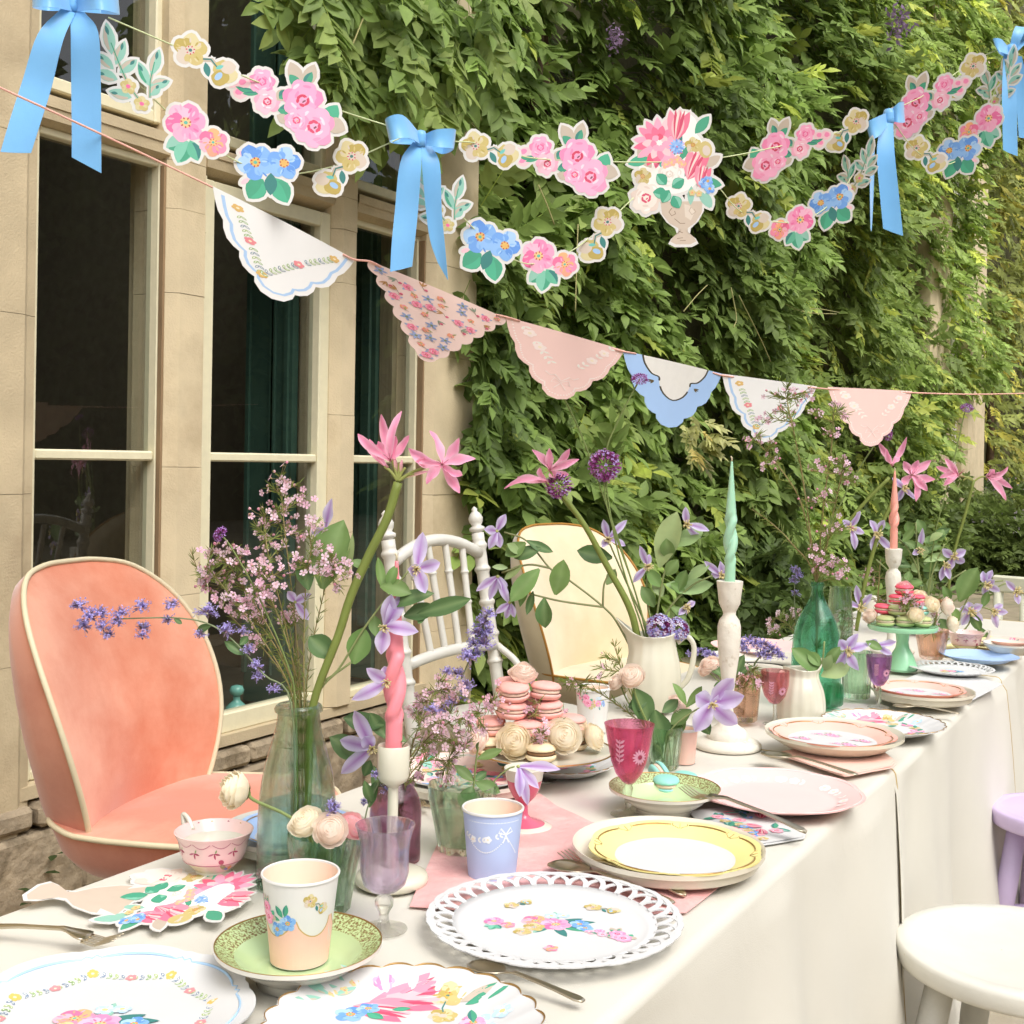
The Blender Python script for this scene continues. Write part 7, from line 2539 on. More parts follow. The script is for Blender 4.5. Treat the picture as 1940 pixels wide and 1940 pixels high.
# ------------------------------------------------ tall bottle on the left
d1 = DV((561, 1672))
mouth = [(590, 1330), (575, 1300)]
w1 = [('wispy wax flower sprig on the far left of the bottle bouquet', [(556, 1650), (554, 1420), (552, 1312), (490, 1200), (430, 1120), (392, 1075)], [(400, 1045, 14), (385, 1085, 12), (440, 1040, 14), (425, 1110, 12), (460, 1050, 12)]),
      ('tallest wax flower sprig, topmost in the clear bottle', [(572, 1660), (572, 1420), (570, 1310), (556, 1150), (540, 1010), (532, 920)], [(532, 900, 22), (518, 925, 18), (562, 920, 16), (545, 950, 18), (575, 945, 14), (525, 965, 14)]),
      ('wax flower sprig below the topmost one in the clear bottle', [(568, 1655), (566, 1420), (562, 1310), (540, 1180), (510, 1060), (500, 985)], [(500, 972, 18), (520, 985, 18), (540, 995, 16), (488, 1000, 15), (505, 1030, 18), (530, 1040, 18), (560, 1010, 14)]),
      ('wax flower sprig leaning over the coral chair side of the bottle', [(556, 1650), (556, 1420), (556, 1310), (520, 1210), (460, 1110), (410, 1040)], [(470, 1080, 18), (446, 1072, 18), (432, 1095, 16), (420, 1060, 14), (456, 1110, 16), (402, 1075, 12), (395, 1100, 14)]),
      ('needled wax flower sprig with closed buds nearest the chair', [(552, 1645), (552, 1420), (552, 1312), (500, 1230), (440, 1170), (385, 1100), (360, 1040)], [(382, 1105, 12), (425, 1135, 12)]),
      ('wax flower sprig crossing the middle of the bottle bouquet', [(574, 1650), (570, 1420), (566, 1310), (548, 1230), (520, 1150), (490, 1100)], [(492, 1080, 16), (508, 1070, 16), (500, 1120, 14), (478, 1120, 16), (520, 1110, 16), (465, 1140, 14), (530, 1085, 16)]),
      ('wax flower sprig rising behind the big leaf', [(580, 1650), (578, 1420), (576, 1310), (576, 1200), (580, 1100), (590, 1040)], [(600, 990, 14), (585, 1010, 14), (562, 1060, 16), (600, 1040, 12), (575, 1075, 14)]),
      ('low wax flower sprig on the left of the bouquet', [(560, 1645), (558, 1420), (556, 1312), (530, 1240), (490, 1180), (455, 1150)], [(475, 1150, 14), (455, 1160, 14), (480, 1175, 13), (440, 1135, 12), (500, 1170, 12), (487, 1225, 12), (478, 1210, 12)]),
      ('wax flower sprig overlapping the big leaf of the bouquet', [(586, 1650), (582, 1420), (580, 1310), (592, 1220), (612, 1130), (625, 1080)], [(612, 1065, 16), (632, 1072, 14), (645, 1085, 14), (640, 1110, 14), (628, 1055, 12), (655, 1068, 12), (605, 1085, 12)]),
      ('short wax flower sprig low in the middle of the bouquet', [(576, 1645), (572, 1420), (568, 1310), (560, 1250), (548, 1190)], [(545, 1165, 13), (555, 1155, 12), (535, 1180, 12), (570, 1165, 12), (508, 1140, 12)])]
for lb, pts, cl in w1:
    wax_spray(lb, d1 + random.uniform(-.01, .03), pts, cl, needles=1.5, blossom=8, nfl=(5, 8))
hd = d1 - .01
tn = thing('nerine_stem', 'pink nerine lily leaning right from the clear bottle', 'flower', atd(590, 1340, hd), 0, 'pink nerine lilies')
stem_px(tn, hd, [(575, 1650), (585, 1480), (592, 1340), (640, 1206), (665, 1128), (699, 1051), (733, 982), (754, 914)], [6, 8, 9, 9], '#7f8c46')
nerine(tn, hd, (740, 872), [(761, 779), (722, 785), (775, 825), (678, 822), (750, 826), (716, 836)], 19)
nerine(tn, hd, (733, 884), [(682, 826), (712, 842), (700, 832)], 13, False)
nerine(tn, hd, (838, 880), [(814, 816), (870, 830), (774, 849), (788, 874), (901, 869), (808, 917), (871, 934), (876, 901)], 21)
for a in ((806, 886), (742, 870), (757, 878), (768, 886), (728, 884), (785, 898)):
    stem_px(tn, hd, [(754, 912), ((754 + a[0]) / 2, (912 + a[1]) / 2 - 4), a], [3.5, 2.6], '#9aa05a', 'pedicel')
for a, b in (((752, 900), (747, 862)), ((760, 900), (762, 870)), ((770, 905), (812, 893))):
    addp(tn, 'bud', blade(atd(*a, hd), atd(*b, hd), 7 * hd / FOC, to_cam(atd(*a, hd)), .05, .8, NER), lambda t, s_: mixc(lin('#c9b58a'), N1, t))
tc_ = thing('clematis_spray', 'clematis spray with large leaves in the clear bottle', 'flower', atd(585, 1330, d1), 0, 'mauve clematis sprays')
dc = d1 - .005
stem_px(tc_, dc, [(580, 1600), (588, 1335), (640, 1270), (690, 1190), (735, 1130), (775, 1080)], [2.4, 2], '#8a9460')
stem_px(tc_, dc, [(588, 1335), (620, 1290), (665, 1255)], 2.2, '#8a9460')
clematis(tc_, dc, (790, 1077), [(801, 1008), (834, 1066), (806, 1124), (772, 1078)], 28)
clematis(tc_, dc, (730, 1187), [(793, 1197), (722, 1240), (742, 1126), (762, 1124)], 30)
clematis(tc_, dc, (735, 1290), [(694, 1266), (666, 1326), (728, 1262)], 26)
clematis(tc_, dc + .03, (617, 1002), [(629, 944), (590, 1010), (625, 1030)], 22, False)
clematis(tc_, dc + .03, (560, 1140), [(590, 1125), (545, 1120), (585, 1175)], 18, False)
for a, b, w_, tn_ in (((611, 1116), (651, 985), 78, 0), ((585, 1118), (570, 1055), 36, 1), ((789, 1165), (893, 1134), 34, 1), ((735, 1150), (823, 1124), 32, 1), ((765, 1168), (828, 1150), 34, 1), ((790, 1168), (806, 1172), 30, 1), ((632, 1248), (585, 1206), 46, 1), ((670, 1258), (690, 1188), 48, 0), ((712, 1205), (709, 1166), 26, 0), ((728, 1120), (716, 1055), 20, 0), ((735, 1115), (752, 1070), 22, 0), ((700, 1075), (665, 1062), 22, 0), ((720, 1110), (780, 1125), 36, 0), ((655, 1090), (668, 1010), 14, 2)):
    leaf_px(tc_, dc + .004, a, b, w_, tn_)
catmint('long catmint stem reaching left across the coral chair', d1 - .03, [(560, 1600), (552, 1335), (500, 1278), (440, 1212), (395, 1182), (340, 1171), (270, 1171), (215, 1173)],
        [(150, 1150, 17), (168, 1172, 18), (158, 1188, 16), (190, 1165, 17), (196, 1190, 16), (205, 1205, 13), (228, 1165, 16), (222, 1182, 13), (266, 1152, 17), (272, 1192, 15), (270, 1206, 11), (326, 1148, 16), (318, 1176, 12), (392, 1162, 19), (380, 1204, 12), (430, 1195, 15), (462, 1198, 12), (470, 1232, 12), (486, 1262, 14), (488, 1282, 12), (520, 1308, 12)],
        [((470, 1240), (425, 1215), 22), ((400, 1185), (372, 1195), 16), ((455, 1222), (470, 1205), 16), ((330, 1172), (345, 1182), 10)])
head_stem('verbena_stem', 'magenta verbena head left in the bottle bouquet', d1 - .01, 418, 1012, 15, VERB[1], [(440, 1040), (490, 1130), (545, 1260), (560, 1340), (565, 1600)], axis=(-.8, .5, .3), group='purple verbena heads', sz=1.3)
# ------------------------------------------------ tumbler of roses beside it
dt = DV((613, 1722))
rose('cream rose nodding left over the teacup on a long stem', dt + .02, 444, 1497, 33, ROSE_C, (-.75, .15, .35), [(480, 1515, .0), (545, 1545, -.005), (585, 1580, 0), (610, 1680, 0)], 1.15)
rose('pale cream rose at the left of the glass tumbler', dt - .025, 580, 1557, 32, ROSE_C, (-.25, .75, .5), [(590, 1600, .01), (612, 1690, .03)], .9)
rose('peach rose facing the viewer in the glass tumbler', dt - .045, 626, 1572, 31, ROSE_P, (.1, .45, .8), [(622, 1610, .03), (615, 1700, .05)], .9)
rose('pink rosebud at the right of the glass tumbler', dt - .02, 668, 1565, 27, ROSE_K, (.45, .5, .2), [(655, 1620, .01), (625, 1700, .02)], 1.1)
tl_ = thing('rose_leaves', 'rose leaves inside the left green tumbler', 'leaf spray', atd(610, 1690, dt), 0)
for a, b, w_ in (((590, 1600), (560, 1680), 34), ((620, 1600), (600, 1690), 34), ((640, 1600), (655, 1670), 32), ((610, 1640), (640, 1700), 28), ((585, 1590), (565, 1560), 20)):
    leaf_px(tl_, dt, a, b, w_, 1)
catmint('short catmint sprig between the roses', dt - .03, [(622, 1640), (624, 1570), (627, 1515)], [(627, 1525, 11), (628, 1540, 11), (637, 1530, 9), (622, 1552, 9)], r=1.3)
# ------------------------------------------------ plum bottle bouquet
d2 = DV((748, 1628))
for lb, pts, cl in (('wax flower sprig fanning right above the plum bottle', [(752, 1600), (760, 1490), (800, 1410), (850, 1370), (910, 1350)], [(850, 1350, 14), (872, 1365, 14), (890, 1375, 14), (905, 1350, 13), (915, 1378, 12), (868, 1392, 14), (830, 1372, 12)]),
                    ('wax flower sprig rising beside the pink candle', [(750, 1600), (764, 1490), (785, 1400), (810, 1340), (835, 1290)], [(800, 1330, 13), (815, 1310, 13), (838, 1290, 13), (852, 1306, 12), (825, 1335, 12), (785, 1345, 10), (868, 1315, 12), (805, 1360, 12)]),
                    ('low wax flower sprig over the rim of the empty tumbler', [(755, 1600), (768, 1490), (800, 1445), (850, 1440)], [(822, 1420, 13), (850, 1445, 14), (838, 1465, 13), (862, 1420, 12), (800, 1400, 12), (885, 1408, 12), (848, 1474, 10)]),
                    ('dark stemmed wax flower sprig crossing the candle holder', [(748, 1600), (760, 1490), (780, 1430), (830, 1400), (880, 1420)], [(845, 1395, 12), (880, 1400, 11), (820, 1395, 11), (790, 1470, 10)])):
    wax_spray(lb, d2 - .01, pts, cl, needles=1.4, blossom=8.5, bark_='#7d6f4a', meshes=WAXW + WAX)
catmint('tall catmint stem rising before the white spindle chair', d2 + .04, [(770, 1500), (830, 1390), (868, 1300), (900, 1225), (928, 1150)],
        [(926, 1165, 15), (916, 1182, 16), (922, 1200, 15), (905, 1200, 16), (918, 1222, 17), (898, 1222, 16), (886, 1246, 18), (902, 1242, 13), (868, 1278, 14), (848, 1275, 12), (872, 1305, 14), (884, 1300, 14), (856, 1330, 13), (878, 1322, 11), (826, 1350, 13), (848, 1345, 12)])
catmint('drooping catmint sprig across the ivory candle holder', d2 - .09, [(690, 1560), (700, 1520), (735, 1450), (772, 1402), (800, 1370)], [(712, 1468, 9), (738, 1465, 9), (732, 1498, 11), (818, 1345, 12), (690, 1330 + 190, 8)], [((770, 1405), (740, 1392), 22), ((700, 1530), (712, 1480), 22), ((705, 1520), (690, 1478), 20)], 1.6)
tc2 = thing('clematis_spray', 'mauve clematis spray left of the pink candle', 'flower', atd(745, 1490, d2), 0, 'mauve clematis sprays')
stem_px(tc2, d2, [(750, 1600), (748, 1490), (728, 1440), (704, 1415)], 2., '#8a9460')
clematis(tc2, d2 - .02, (706, 1416), [(671, 1346), (644, 1402), (690, 1395), (646, 1466)], 30)
for a, b, w_ in (((727, 1373), (650, 1360), 42), ((681, 1437), (624, 1396), 46), ((735, 1400), (700, 1350), 30), ((690, 1470), (702, 1440), 22), ((720, 1520), (708, 1450), 24), ((735, 1500), (725, 1440), 24)):
    leaf_px(tc2, d2, a, b, w_, 1)
# ------------------------------------------------ sprig in the empty tumbler
d3 = DV((874, 1613))
ts = thing('clematis_spray', 'drooping clematis with leafy shoot in the empty green tumbler', 'flower', atd(895, 1560, d3), 0, 'mauve clematis sprays')
stem_px(ts, d3, [(880, 1600), (896, 1500), (902, 1440), (906, 1415)], 1.8, '#8f9c62')
stem_px(ts, d3, [(885, 1590), (930, 1490), (958, 1460), (975, 1452)], 1.6, '#8f9c62')
for a, b, w_, q in (((904, 1438), (952, 1420), 22, 0), ((898, 1480), (860, 1450), 22, 0), ((900, 1482), (948, 1502), 26, 0), ((900, 1478), (922, 1462), 18, 1), ((905, 1424), (908, 1405), 9, 0), ((895, 1490), (880, 1530), 34, 1), ((905, 1500), (915, 1550), 24, 1)):
    leaf_px(ts, d3, a, b, w_, q)
clematis(ts, d3 - .01, (982, 1452), [(1000, 1526), (1021, 1494), (1062, 1458), (985, 1510)], 20, False)
# ------------------------------------------------ jug bouquet
d4 = DV((1236, 1345))
tj = thing('nerine_stem', 'pink nerine lily leaning left from the ivory jug', 'flower', atd(1210, 1210, d4), 0, 'pink nerine lilies')
stem_px(tj, d4, [(1225, 1320), (1207, 1205), (1190, 1146), (1149, 1071), (1109, 998), (1066, 938)], [7, 7, 6, 5], '#7f8c46')
nerine(tj, d4, (1042, 890), [(1008, 852), (1041, 849), (1080, 850), (1097, 870), (1078, 899), (1052, 905)], 16)
nerine(tj, d4, (1036, 912), [(955, 926), (980, 904), (1022, 886)], 15, False)
for a in ((1042, 892), (1036, 914)):
    stem_px(tj, d4, [(1066, 938), ((1066 + a[0]) / 2, (938 + a[1]) / 2), a], 2.2, '#9aa05a', 'pedicel')
for lb, x, y, r, st, ax, me in (('magenta verbena head against the nerine in the jug', 1058, 920, 25, [(1064, 945), (1110, 1000), (1165, 1090), (1215, 1210), (1225, 1300)], (-.2, .5, .8), VERB[0]),
                              ('large purple verbena head in the middle of the jug bouquet', 1145, 882, 30, [(1150, 930), (1165, 1020), (1190, 1110), (1222, 1210), (1228, 1300)], (0, .35, .9), VERB[0]),
                              ('high verbena head in front of the pink lace pennant', 1046, 698, 23, [(1052, 720), (1100, 820), (1145, 945), (1192, 1085), (1228, 1212), (1230, 1300)], (0, .8, .5), VERB[1]),
                              ('small verbena head in front of the blue pennant', 1212, 718, 16, [(1206, 730), (1170, 800), (1148, 860), (1150, 960), (1200, 1110), (1226, 1212), (1232, 1300)], (0, .8, .5), VERB[1])):
    head_stem('verbena_stem', lb, d4 + .01, x, y, r, me, st, axis=ax, group='purple verbena heads')
tk = thing('clematis_spray', 'leafy clematis spray arching left from the ivory jug', 'flower', atd(1180, 1190, d4), 0, 'mauve clematis sprays')
for pts in ([(1230, 1300), (1175, 1190), (1142, 1149), (1068, 1092), (1041, 1076), (998, 1025), (955, 1008)], [(1142, 1150), (1063, 1139), (1004, 1125)], [(1041, 1076), (1000, 1070), (950, 1085)], [(1142, 1149), (1144, 1110), (1152, 1090)]):
    stem_px(tk, d4, pts, [2.2, 1.7], '#8a8f62')
for c, tips, w_ in (((941, 1006), [(958, 974), (917, 1003), (926, 1040), (948, 1038)], 18), ((943, 1092), [(902, 1120), (927, 1137), (964, 1143), (958, 1120)], 17), ((966, 1141), [(938, 1162), (975, 1170), (958, 1172)], 14)):
    clematis(tk, d4, c, tips, w_, False, 1.)
for a, b, w_, q in (((1052, 1127), (1068, 1060), 40, 0), ((1031, 1133), (1033, 1190), 34, 1), ((1022, 1078), (967, 1140), 40, 0), ((998, 1024), (1048, 1046), 20, 1), ((996, 1028), (957, 1053), 32, 0), ((1025, 1038), (974, 1058), 28, 1), ((962, 1076), (932, 1074), 12, 2), ((1000, 1085), (985, 1150), 20, 0), ((990, 1070), (955, 1098), 16, 2), ((1010, 1120), (998, 1165), 16, 1), ((985, 1050), (960, 1030), 20, 2)):
    leaf_px(tk, d4 - .005, a, b, w_, q)
tk2 = thing('clematis_spray', 'broad leaved clematis spray on the right of the ivory jug', 'flower', atd(1250, 1200, d4), 0, 'mauve clematis sprays')
for pts in ([(1240, 1300), (1240, 1210), (1253, 1111), (1268, 1055), (1285, 1010)], [(1240, 1210), (1270, 1150), (1310, 1110), (1350, 1090)], [(1236, 1210), (1190, 1110), (1155, 1030)], [(1240, 1210), (1225, 1130), (1228, 1080)]):
    stem_px(tk2, d4 + .03, pts, [2.2, 1.6], '#8a9460')
for c, tips, w_ in (((1152, 1021), [(1143, 984), (1188, 985), (1185, 1034), (1141, 1037)], 15), ((1227, 1073), [(1212, 1034), (1199, 1104), (1230, 1050)], 14), ((1301, 993), [(1299, 960), (1344, 1006), (1328, 1019)], 15), ((1300, 1149), [(1291, 1172), (1317, 1140), (1285, 1165)], 13), ((1367, 1090), [(1347, 1087), (1364, 1063), (1334, 1063), (1380, 1075)], 14)):
    clematis(tk2, d4 + .03, c, tips, w_, True, 1.)
for a, b, w_, q in (((1160, 1057), (1093, 1043), 38, 1), ((1249, 1075), (1283, 969), 50, 2), ((1276, 1036), (1334, 1000), 34, 2), ((1149, 1108), (1166, 1078), 22, 2), ((1262, 1108), (1352, 1106), 40, 2), ((1252, 1111), (1225, 1080), 26, 0), ((1270, 1060), (1262, 1020), 30, 0), ((1255, 1130), (1240, 1100), 24, 2), ((1285, 1120), (1300, 1080), 28, 0), ((1300, 1100), (1345, 1070), 22, 2), ((1262, 1090), (1285, 1060), 26, 0), ((1240, 1150), (1215, 1110), 26, 0), ((1300, 1125), (1270, 1105), 20, 0), ((1270, 1150), (1300, 1175), 22, 0)):
    leaf_px(tk2, d4 + .03, a, b, w_, q)
head_stem('scabious_stem', 'lavender scabious head at the left of the jug mouth', d4 - .02, 1250, 1187, 25, SCAB, [(1245, 1205), (1238, 1250), (1236, 1300)], axis=(-.1, .5, .8), group='lavender scabious heads')
head_stem('scabious_stem', 'lavender scabious head at the right of the jug mouth', d4 - .01, 1285, 1190, 22, SCAB, [(1276, 1205), (1250, 1250), (1240, 1300)], axis=(.3, .5, .7), group='lavender scabious heads')
# ------------------------------------------------ small tumbler in front of the jug
d5 = DV((1258, 1455))
rose('peach rose leaning on the front of the ivory jug', d5 - .01, 1197, 1281, 24, ROSE_P, (-.2, .6, .6), [(1205, 1320, 0), (1235, 1390, 0), (1256, 1440, 0)])
rose('small peach rosebud beside the jug spout', d5, 1168, 1292, 16, ROSE_P, (-.6, .5, .3), [(1190, 1330, 0), (1230, 1390, 0), (1256, 1440, 0)])
rose('half hidden peach rose right of the jug foot', d5 + .02, 1285, 1335, 20, ROSE_P, (.3, .6, .5), [(1280, 1370, 0), (1262, 1440, 0)])
tr_ = thing('clematis_spray', 'large open lilac clematis before the tall candlestick', 'flower', atd(1262, 1400, d5), 0, 'mauve clematis sprays')
stem_px(tr_, d5 - .01, [(1258, 1440), (1270, 1385), (1310, 1350), (1345, 1334)], 1.6, '#8a9460')
clematis(tr_, d5 - .02, (1348, 1333), [(1390, 1285), (1318, 1317), (1316, 1386), (1397, 1372), (1410, 1318)], 36)
for a, b, w_, q in (((1203, 1305), (1228, 1366), 48, 1), ((1240, 1345), (1258, 1412), 46, 1), ((1225, 1330), (1190, 1340), 26, 1), ((1300, 1336), (1274, 1294), 20, 0), ((1310, 1345), (1270, 1372), 30, 0), ((1320, 1350), (1345, 1392), 26, 1), ((1300, 1340), (1330, 1300), 18, 0), ((1255, 1350), (1285, 1325), 24, 1), ((1250, 1400), (1240, 1440), 26, 1), ((1265, 1395), (1300, 1365), 26, 0)):
    leaf_px(tr_, d5, a, b, w_, q)
wax_spray('needled bud sprig crossing the foot of the ivory jug', d5 + .01, [(1256, 1440), (1235, 1390), (1190, 1350), (1130, 1310), (1075, 1290)], [(1072, 1292, 8), (1100, 1300, 8), (1135, 1285, 8)], needles=2., blossom=5, nfl=(2, 4))
wax_spray('upright green bud sprig left of the ivory jug', d5 + .02, [(1250, 1440), (1220, 1370), (1185, 1290), (1160, 1210)], [(1150, 1245, 8), (1140, 1265, 8)], needles=2.4, blossom=4.5, nfl=(2, 4))
# ------------------------------------------------ roses and blossoms on the macarons
dm = DV((1030, 1478))
for lb, x, y, r, ms, ax, dd in (('cream rose on top of the macaron tower', 991, 1276, 26, ROSE_P, (.1, 1, .3), 0), ('full cream rose front left on the gilt stand', 976, 1404, 33, ROSE_C, (-.1, .45, 1), -.055), ('full cream rose front right on the gilt stand', 1068, 1394, 32, ROSE_C, (.15, .45, 1), -.05), ('pale rose at the right edge of the gilt stand', 1126, 1396, 25, ROSE_C, (.9, .4, .3), -.01), ('pale rose behind the right edge of the gilt stand', 1092, 1376, 26, ROSE_C, (.4, .8, .2), .02), ('cream rose at the left edge of the gilt stand', 905, 1402, 26, ROSE_P, (-.8, .4, .5), -.03)):
    rose(lb, dm + dd, x, y, r, ms, ax)
for k, (lb, x, y, q, dd) in enumerate((('pink blossoms on the left of the macaron tower', 930, 1330, 20, -.02), ('pink blossoms in the middle of the macaron tower', 1012, 1345, 18, -.035), ('pink blossoms near the top of the macaron tower', 1020, 1322, 14, -.03), ('pink blossoms between the two cream roses', 1022, 1392, 13, -.06), ('pink blossoms on the right of the macaron tower', 1060, 1360, 14, -.02))):
    wax_spray(lb, dm + dd, [(x - 12, y + 14), (x, y + 8), (x + 4, y)], [(x, y, q), (x - 6, y + 10, q), (x + 6, y - 6, q)], needles=.6, blossom=7.5, meshes=[WAX[2], WAX[0]], nfl=(5, 8))
# ------------------------------------------------ behind the tall candlestick
d6 = DV((1400, 1290))
catmint('bushy catmint sprig right of the tall candlestick', d6, [(1420, 1280), (1435, 1250), (1460, 1230), (1480, 1235)], [(1405, 1222, 12), (1420, 1216, 12), (1432, 1222, 13), (1446, 1222, 13), (1460, 1230, 13), (1472, 1238, 12), (1480, 1246, 10), (1442, 1240, 11), (1456, 1246, 11), (1412, 1232, 10)])
catmint('bushy catmint sprig left of the tall candlestick', d6 + .03, [(1380, 1270), (1350, 1244), (1315, 1238)], [(1312, 1240, 10), (1326, 1236, 10), (1340, 1240, 10), (1352, 1244, 9)])
d6b = DV((1410, 1366))
rose('dusky peach rose behind the tall candlestick', d6b + .02, 1346, 1258, 18, ROSE_P, (-.3, .7, .4), [(1370, 1290, 0), (1405, 1345, 0)])
rose('faded peach rose low beside the candlestick', d6b + .02, 1336, 1268, 14, ROSE_P, (-.5, .4, .4), [(1370, 1300, 0), (1405, 1350, 0)])
wax_spray('wax flower sprig in the peach tumbler', d6b, [(1408, 1355), (1412, 1290), (1435, 1260)], [(1405, 1290, 10), (1420, 1282, 10), (1398, 1300, 9), (1430, 1295, 8)], needles=2., blossom=5.5)
tq2 = thing('rose_leaves', 'dark rose leaves beside the tall candlestick', 'leaf spray', atd(1400, 1340, d6b), 0)
for a, b, w_ in (((1370, 1280), (1345, 1262), 18), ((1385, 1290), (1410, 1240), 22), ((1395, 1285), (1425, 1262), 16), ((1380, 1300), (1352, 1300), 20)):
    leaf_px(tq2, d6b, a, b, w_, 1)
# ------------------------------------------------ little jug
d7 = DV((1516, 1364))
tq = thing('clematis_spray', 'lilac clematis spray in the little ivory jug', 'flower', atd(1540, 1300, d7), 0, 'mauve clematis sprays')
for pts in ([(1530, 1320), (1552, 1270), (1570, 1240), (1600, 1232)], [(1530, 1320), (1556, 1262), (1562, 1215)]):
    stem_px(tq, d7, pts, 1.6, '#98a56a')
clematis(tq, d7, (1604, 1233), [(1626, 1200), (1650, 1219), (1584, 1268), (1627, 1270), (1590, 1212)], 20)
clematis(tq, d7 + .03, (1662, 1222), [(1698, 1216), (1690, 1240), (1650, 1212)], 15, False)
for a, b, w_, q in (((1553, 1276), (1499, 1228), 38, 0), ((1556, 1281), (1610, 1262), 34, 2), ((1556, 1262), (1530, 1235), 24, 0), ((1562, 1262), (1592, 1225), 22, 0), ((1640, 1215), (1672, 1230), 22, 0), ((1562, 1270), (1575, 1240), 20, 2)):
    leaf_px(tq, d7, a, b, w_, q)
# ------------------------------------------------ emerald bottle bouquet
d8 = DV((1545, 1335))
for lb, pts, cl in (('tall wax flower branch before the white far pennant', [(1546, 1320), (1548, 1105), (1535, 1010), (1520, 900), (1500, 800), (1488, 745)], [(1470, 750, 14), (1492, 735, 14), (1510, 755, 13), (1480, 780, 13), (1455, 790, 13), (1500, 790, 12), (1530, 745, 10)]),
                    ('wax flower branch leaning left from the emerald bottle', [(1546, 1320), (1546, 1105), (1520, 960), (1480, 890), (1430, 830)], [(1420, 840, 13), (1435, 825, 12), (1460, 845, 11), (1472, 875, 11), (1448, 880, 8)]),
                    ('wax flower branch rising right from the emerald bottle', [(1546, 1320), (1550, 1105), (1560, 960), (1575, 850), (1580, 770)], [(1545, 785, 11), (1590, 775, 13), (1575, 820, 11), (1560, 880, 12), (1600, 785, 10)]),
                    ('wax flower branch in the middle of the emerald bouquet', [(1546, 1320), (1550, 1105), (1570, 1010), (1590, 920), (1600, 870)], [(1585, 870, 12), (1600, 890, 12), (1605, 910, 10), (1570, 930, 12), (1540, 890, 11), (1535, 950, 11), (1558, 945, 10)]),
                    ('dense low wax flower branch above the emerald bottle', [(1546, 1320), (1548, 1105), (1560, 1060), (1575, 1000)], [(1575, 990, 13), (1590, 1000, 12), (1560, 1005, 10), (1560, 1060, 13), (1580, 1065, 13), (1600, 1070, 12), (1545, 1070, 12), (1570, 1085, 12), (1540, 1045, 10), (1595, 1090, 10)]),
                    ('bare needled branch pointing left from the emerald bottle', [(1546, 1320), (1546, 1105), (1500, 1030), (1460, 990), (1425, 965)], [])):
    wax_spray(lb, d8 + random.uniform(-.01, .03), pts, cl, needles=1.5, blossom=6.2, nfl=(4, 7))
# ------------------------------------------------ far bouquet
d9 = DV((1752, 1200))
tf = thing('nerine_stem', 'pink nerine lily beside the far peach candle', 'flower', atd(1640, 1160, d9), 0, 'pink nerine lilies')
stem_px(tf, d9, [(1622, 1195), (1640, 1100), (1665, 1010), (1690, 950), (1700, 908)], [4, 4, 3.5], '#7f8c46')
stem_px(tf, d9, [(1590, 1010), (1640, 950), (1685, 905)], 3.5, '#7f8c46')
nerine(tf, d9, (1690, 880), [(1664, 838), (1718, 828), (1703, 868), (1680, 850)], 12, False)
nerine(tf, d9, (1728, 900), [(1712, 874), (1740, 872), (1764, 872), (1772, 908), (1757, 930), (1735, 950), (1708, 918)], 16)
tf2 = thing('nerine_stem', 'farthest pair of pink nerine florets before the stone pier', 'flower', atd(1800, 1090, d9), 0, 'pink nerine lilies')
stem_px(tf2, d9, [(1790, 1180), (1805, 1060), (1830, 970), (1845, 910)], [3, 3], '#7f8c46')
nerine(tf2, d9, (1815, 900), [(1774, 884), (1790, 868), (1788, 920), (1800, 880), (1780, 905)], 14)
nerine(tf2, d9, (1870, 902), [(1910, 884), (1918, 925), (1906, 948), (1900, 905), (1885, 890)], 14)
for a in ((1815, 901), (1870, 903), (1825, 910)):
    stem_px(tf2, d9, [(1845, 912), ((1845 + a[0]) / 2, 904), a], 1.8, '#9aa05a', 'pedicel')
head_stem('verbena_stem', 'verbena head below the last pink pennant', d9, 1676, 820, 16, VERB[0], [(1665, 832), (1620, 900), (1590, 960), (1560, 1020), (1555, 1100)], 1.4, axis=(.6, .6, .5), group='purple verbena heads')
head_stem('verbena_stem', 'small distant verbena head against the foliage', d9, 1832, 773, 12, VERB[1], [(1826, 788), (1812, 850), (1795, 920), (1770, 1020), (1755, 1150)], 1.1, axis=(0, .8, .5), group='purple verbena heads')
tf3 = thing('clematis_spray', 'leafy clematis mass in the far pot', 'flower', atd(1752, 1140, d9), 0, 'mauve clematis sprays')
for pts in ([(1752, 1180), (1745, 1100), (1720, 1040), (1690, 1010)], [(1754, 1180), (1765, 1090), (1790, 1030)], [(1756, 1180), (1790, 1110), (1830, 1080)], [(1750, 1180), (1710, 1110), (1660, 1060)], [(1752, 1180), (1740, 1080), (1735, 990)], [(1756, 1180), (1820, 1130), (1870, 1120), (1905, 1105)]):
    stem_px(tf3, d9, pts, 1.5, '#8a9460')
for c, tips, w_ in (((1612, 1000), [(1630, 968), (1638, 1010), (1620, 1042), (1596, 985)], 14), ((1660, 1012), [(1648, 985), (1692, 1044), (1676, 985), (1652, 1045)], 15), ((1712, 925), [(1690, 905), (1735, 945), (1700, 950)], 13), ((1805, 1055), [(1785, 1040), (1830, 1042), (1800, 1082), (1828, 1065)], 17), ((1790, 1070), [(1782, 1100), (1800, 1098)], 13), ((1742, 1042), [(1748, 1000), (1728, 1050)], 12), ((1630, 1150), [(1622, 1108), (1652, 1125), (1600, 1140)], 14)):
    clematis(tf3, d9, c, tips, w_)
for k in range(46):
    x, y = random.uniform(1690, 1800), random.uniform(1000, 1125)
    a = random.uniform(0, 6.28)
    q = random.uniform(22, 40)
    leaf_px(tf3, d9 + random.uniform(-.03, .06), (x, y), (x + math.cos(a) * q, y + math.sin(a) * q * .8), random.uniform(12, 22), random.choice((0, 0, 1, 2)))
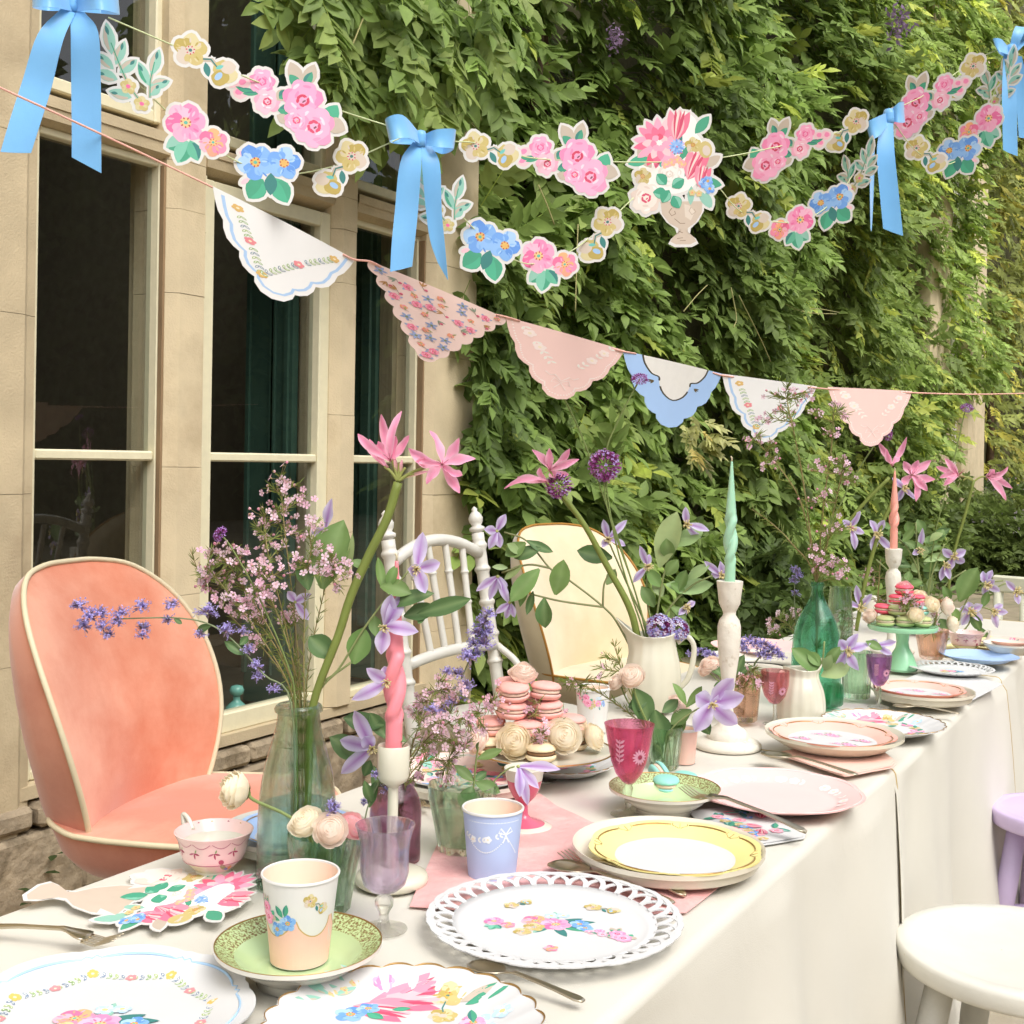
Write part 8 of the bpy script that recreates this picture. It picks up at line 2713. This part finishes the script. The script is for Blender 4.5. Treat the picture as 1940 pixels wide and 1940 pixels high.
tf4 = thing('clematis_spray', 'big leaved clematis with four lilac flowers at the far right', 'flower', atd(1815, 1160, d9 - .1), 0, 'mauve clematis sprays')
for pts in ([(1790, 1215), (1820, 1160), (1850, 1110), (1900, 1100)], [(1790, 1215), (1830, 1190), (1845, 1155)], [(1840, 1150), (1860, 1150), (1885, 1158)]):
    stem_px(tf4, d9 - .1, pts, 1.5, '#8a9460')
for c, tips, w_ in (((1868, 1108), [(1862, 1082), (1880, 1080), (1895, 1120), (1866, 1130), (1885, 1100)], 15), ((1838, 1158), [(1818, 1152), (1862, 1146), (1862, 1176), (1822, 1185), (1835, 1140)], 16), ((1882, 1158), [(1910, 1160), (1890, 1190), (1900, 1145)], 14), ((1925, 1120), [(1905, 1100), (1930, 1145)], 13)):
    clematis(tf4, d9 - .1, c, tips, w_)
for a, b, w_, q in (((1818, 1140), (1852, 1075), 44, 0), ((1850, 1185), (1874, 1222), 18, 1), ((1862, 1150), (1872, 1120), 16, 0), ((1795, 1195), (1780, 1172), 22, 1), ((1838, 1160), (1858, 1195), 20, 1), ((1815, 1180), (1800, 1150), 22, 0)):
    leaf_px(tf4, d9 - .1, a, b, w_, q)
dj = DV((1709, 1270))
for lb, x, y, r, ms, ax, dd in (('pink rosebud on top of the jade stand', 1714, 1112, 14, ROSE_K, (0, .8, .5), 0), ('peach rose at the left edge of the jade stand', 1648, 1167, 13, ROSE_P, (-.6, .4, .7), 0), ('cream rose at the front of the jade stand', 1735, 1166, 15, ROSE_C, (.1, .4, .9), -.05), ('cream rose right of the raspberry macarons', 1764, 1145, 16, ROSE_C, (.2, .5, .8), -.01), ('drooping peach rose beyond the jade stand', 1795, 1149, 17, ROSE_P, (.8, .1, .4), 0), ('yellow cream rose over the far peach tumbler', 1805, 1182, 16, ROSE_C, (.7, .2, .3), .02), ('cream rose behind the raspberry macarons', 1742, 1128, 14, ROSE_C, (.1, .8, .3), .02)):
    rose(lb, dj + dd, x, y, r, ms, ax)
wax_spray('pink blossoms scattered on the raspberry macarons', dj - .03, [(1710, 1158), (1718, 1146), (1724, 1138)], [(1706, 1142, 12), (1724, 1140, 12), (1738, 1148, 10), (1716, 1130, 8)], needles=1., blossom=5.2, meshes=[WAX[2]])
wax_spray('pink blossom sprig hanging off the jade stand', dj - .03, [(1775, 1160), (1772, 1180), (1766, 1200)], [(1774, 1168, 7), (1770, 1182, 7), (1766, 1198, 7)], needles=.6, blossom=5.2)
wax_spray('pink blossom sprig behind the far candlestick', d9 + .05, [(1660, 1190), (1664, 1120), (1668, 1060)], [(1650, 1080, 8), (1658, 1105, 8), (1664, 1140, 9), (1700, 1095, 8), (1706, 1120, 8), (1640, 1090, 8)], needles=1., blossom=5)
wax_spray('pink blossom sprig right of the emerald bottle', DV((1590, 1242)), [(1590, 1230), (1598, 1180), (1605, 1150)], [(1598, 1160, 9), (1608, 1175, 9), (1600, 1195, 9), (1606, 1215, 8)], needles=1., blossom=5)
catmint('catmint sprig left of the emerald bottle', d8 + .06, [(1510, 1200), (1505, 1130), (1508, 1080)], [(1506, 1080, 9), (1512, 1092, 9), (1504, 1102, 8), (1508, 1125, 8)], r=1.1)
wax_spray('pale bud sprig behind the emerald bottle', d8 + .08, [(1520, 1230), (1500, 1190), (1470, 1170)], [(1480, 1165, 8), (1500, 1172, 9), (1460, 1180, 8), (1520, 1165, 8), (1470, 1195, 8)], needles=1.4, blossom=5, meshes=WAXW)
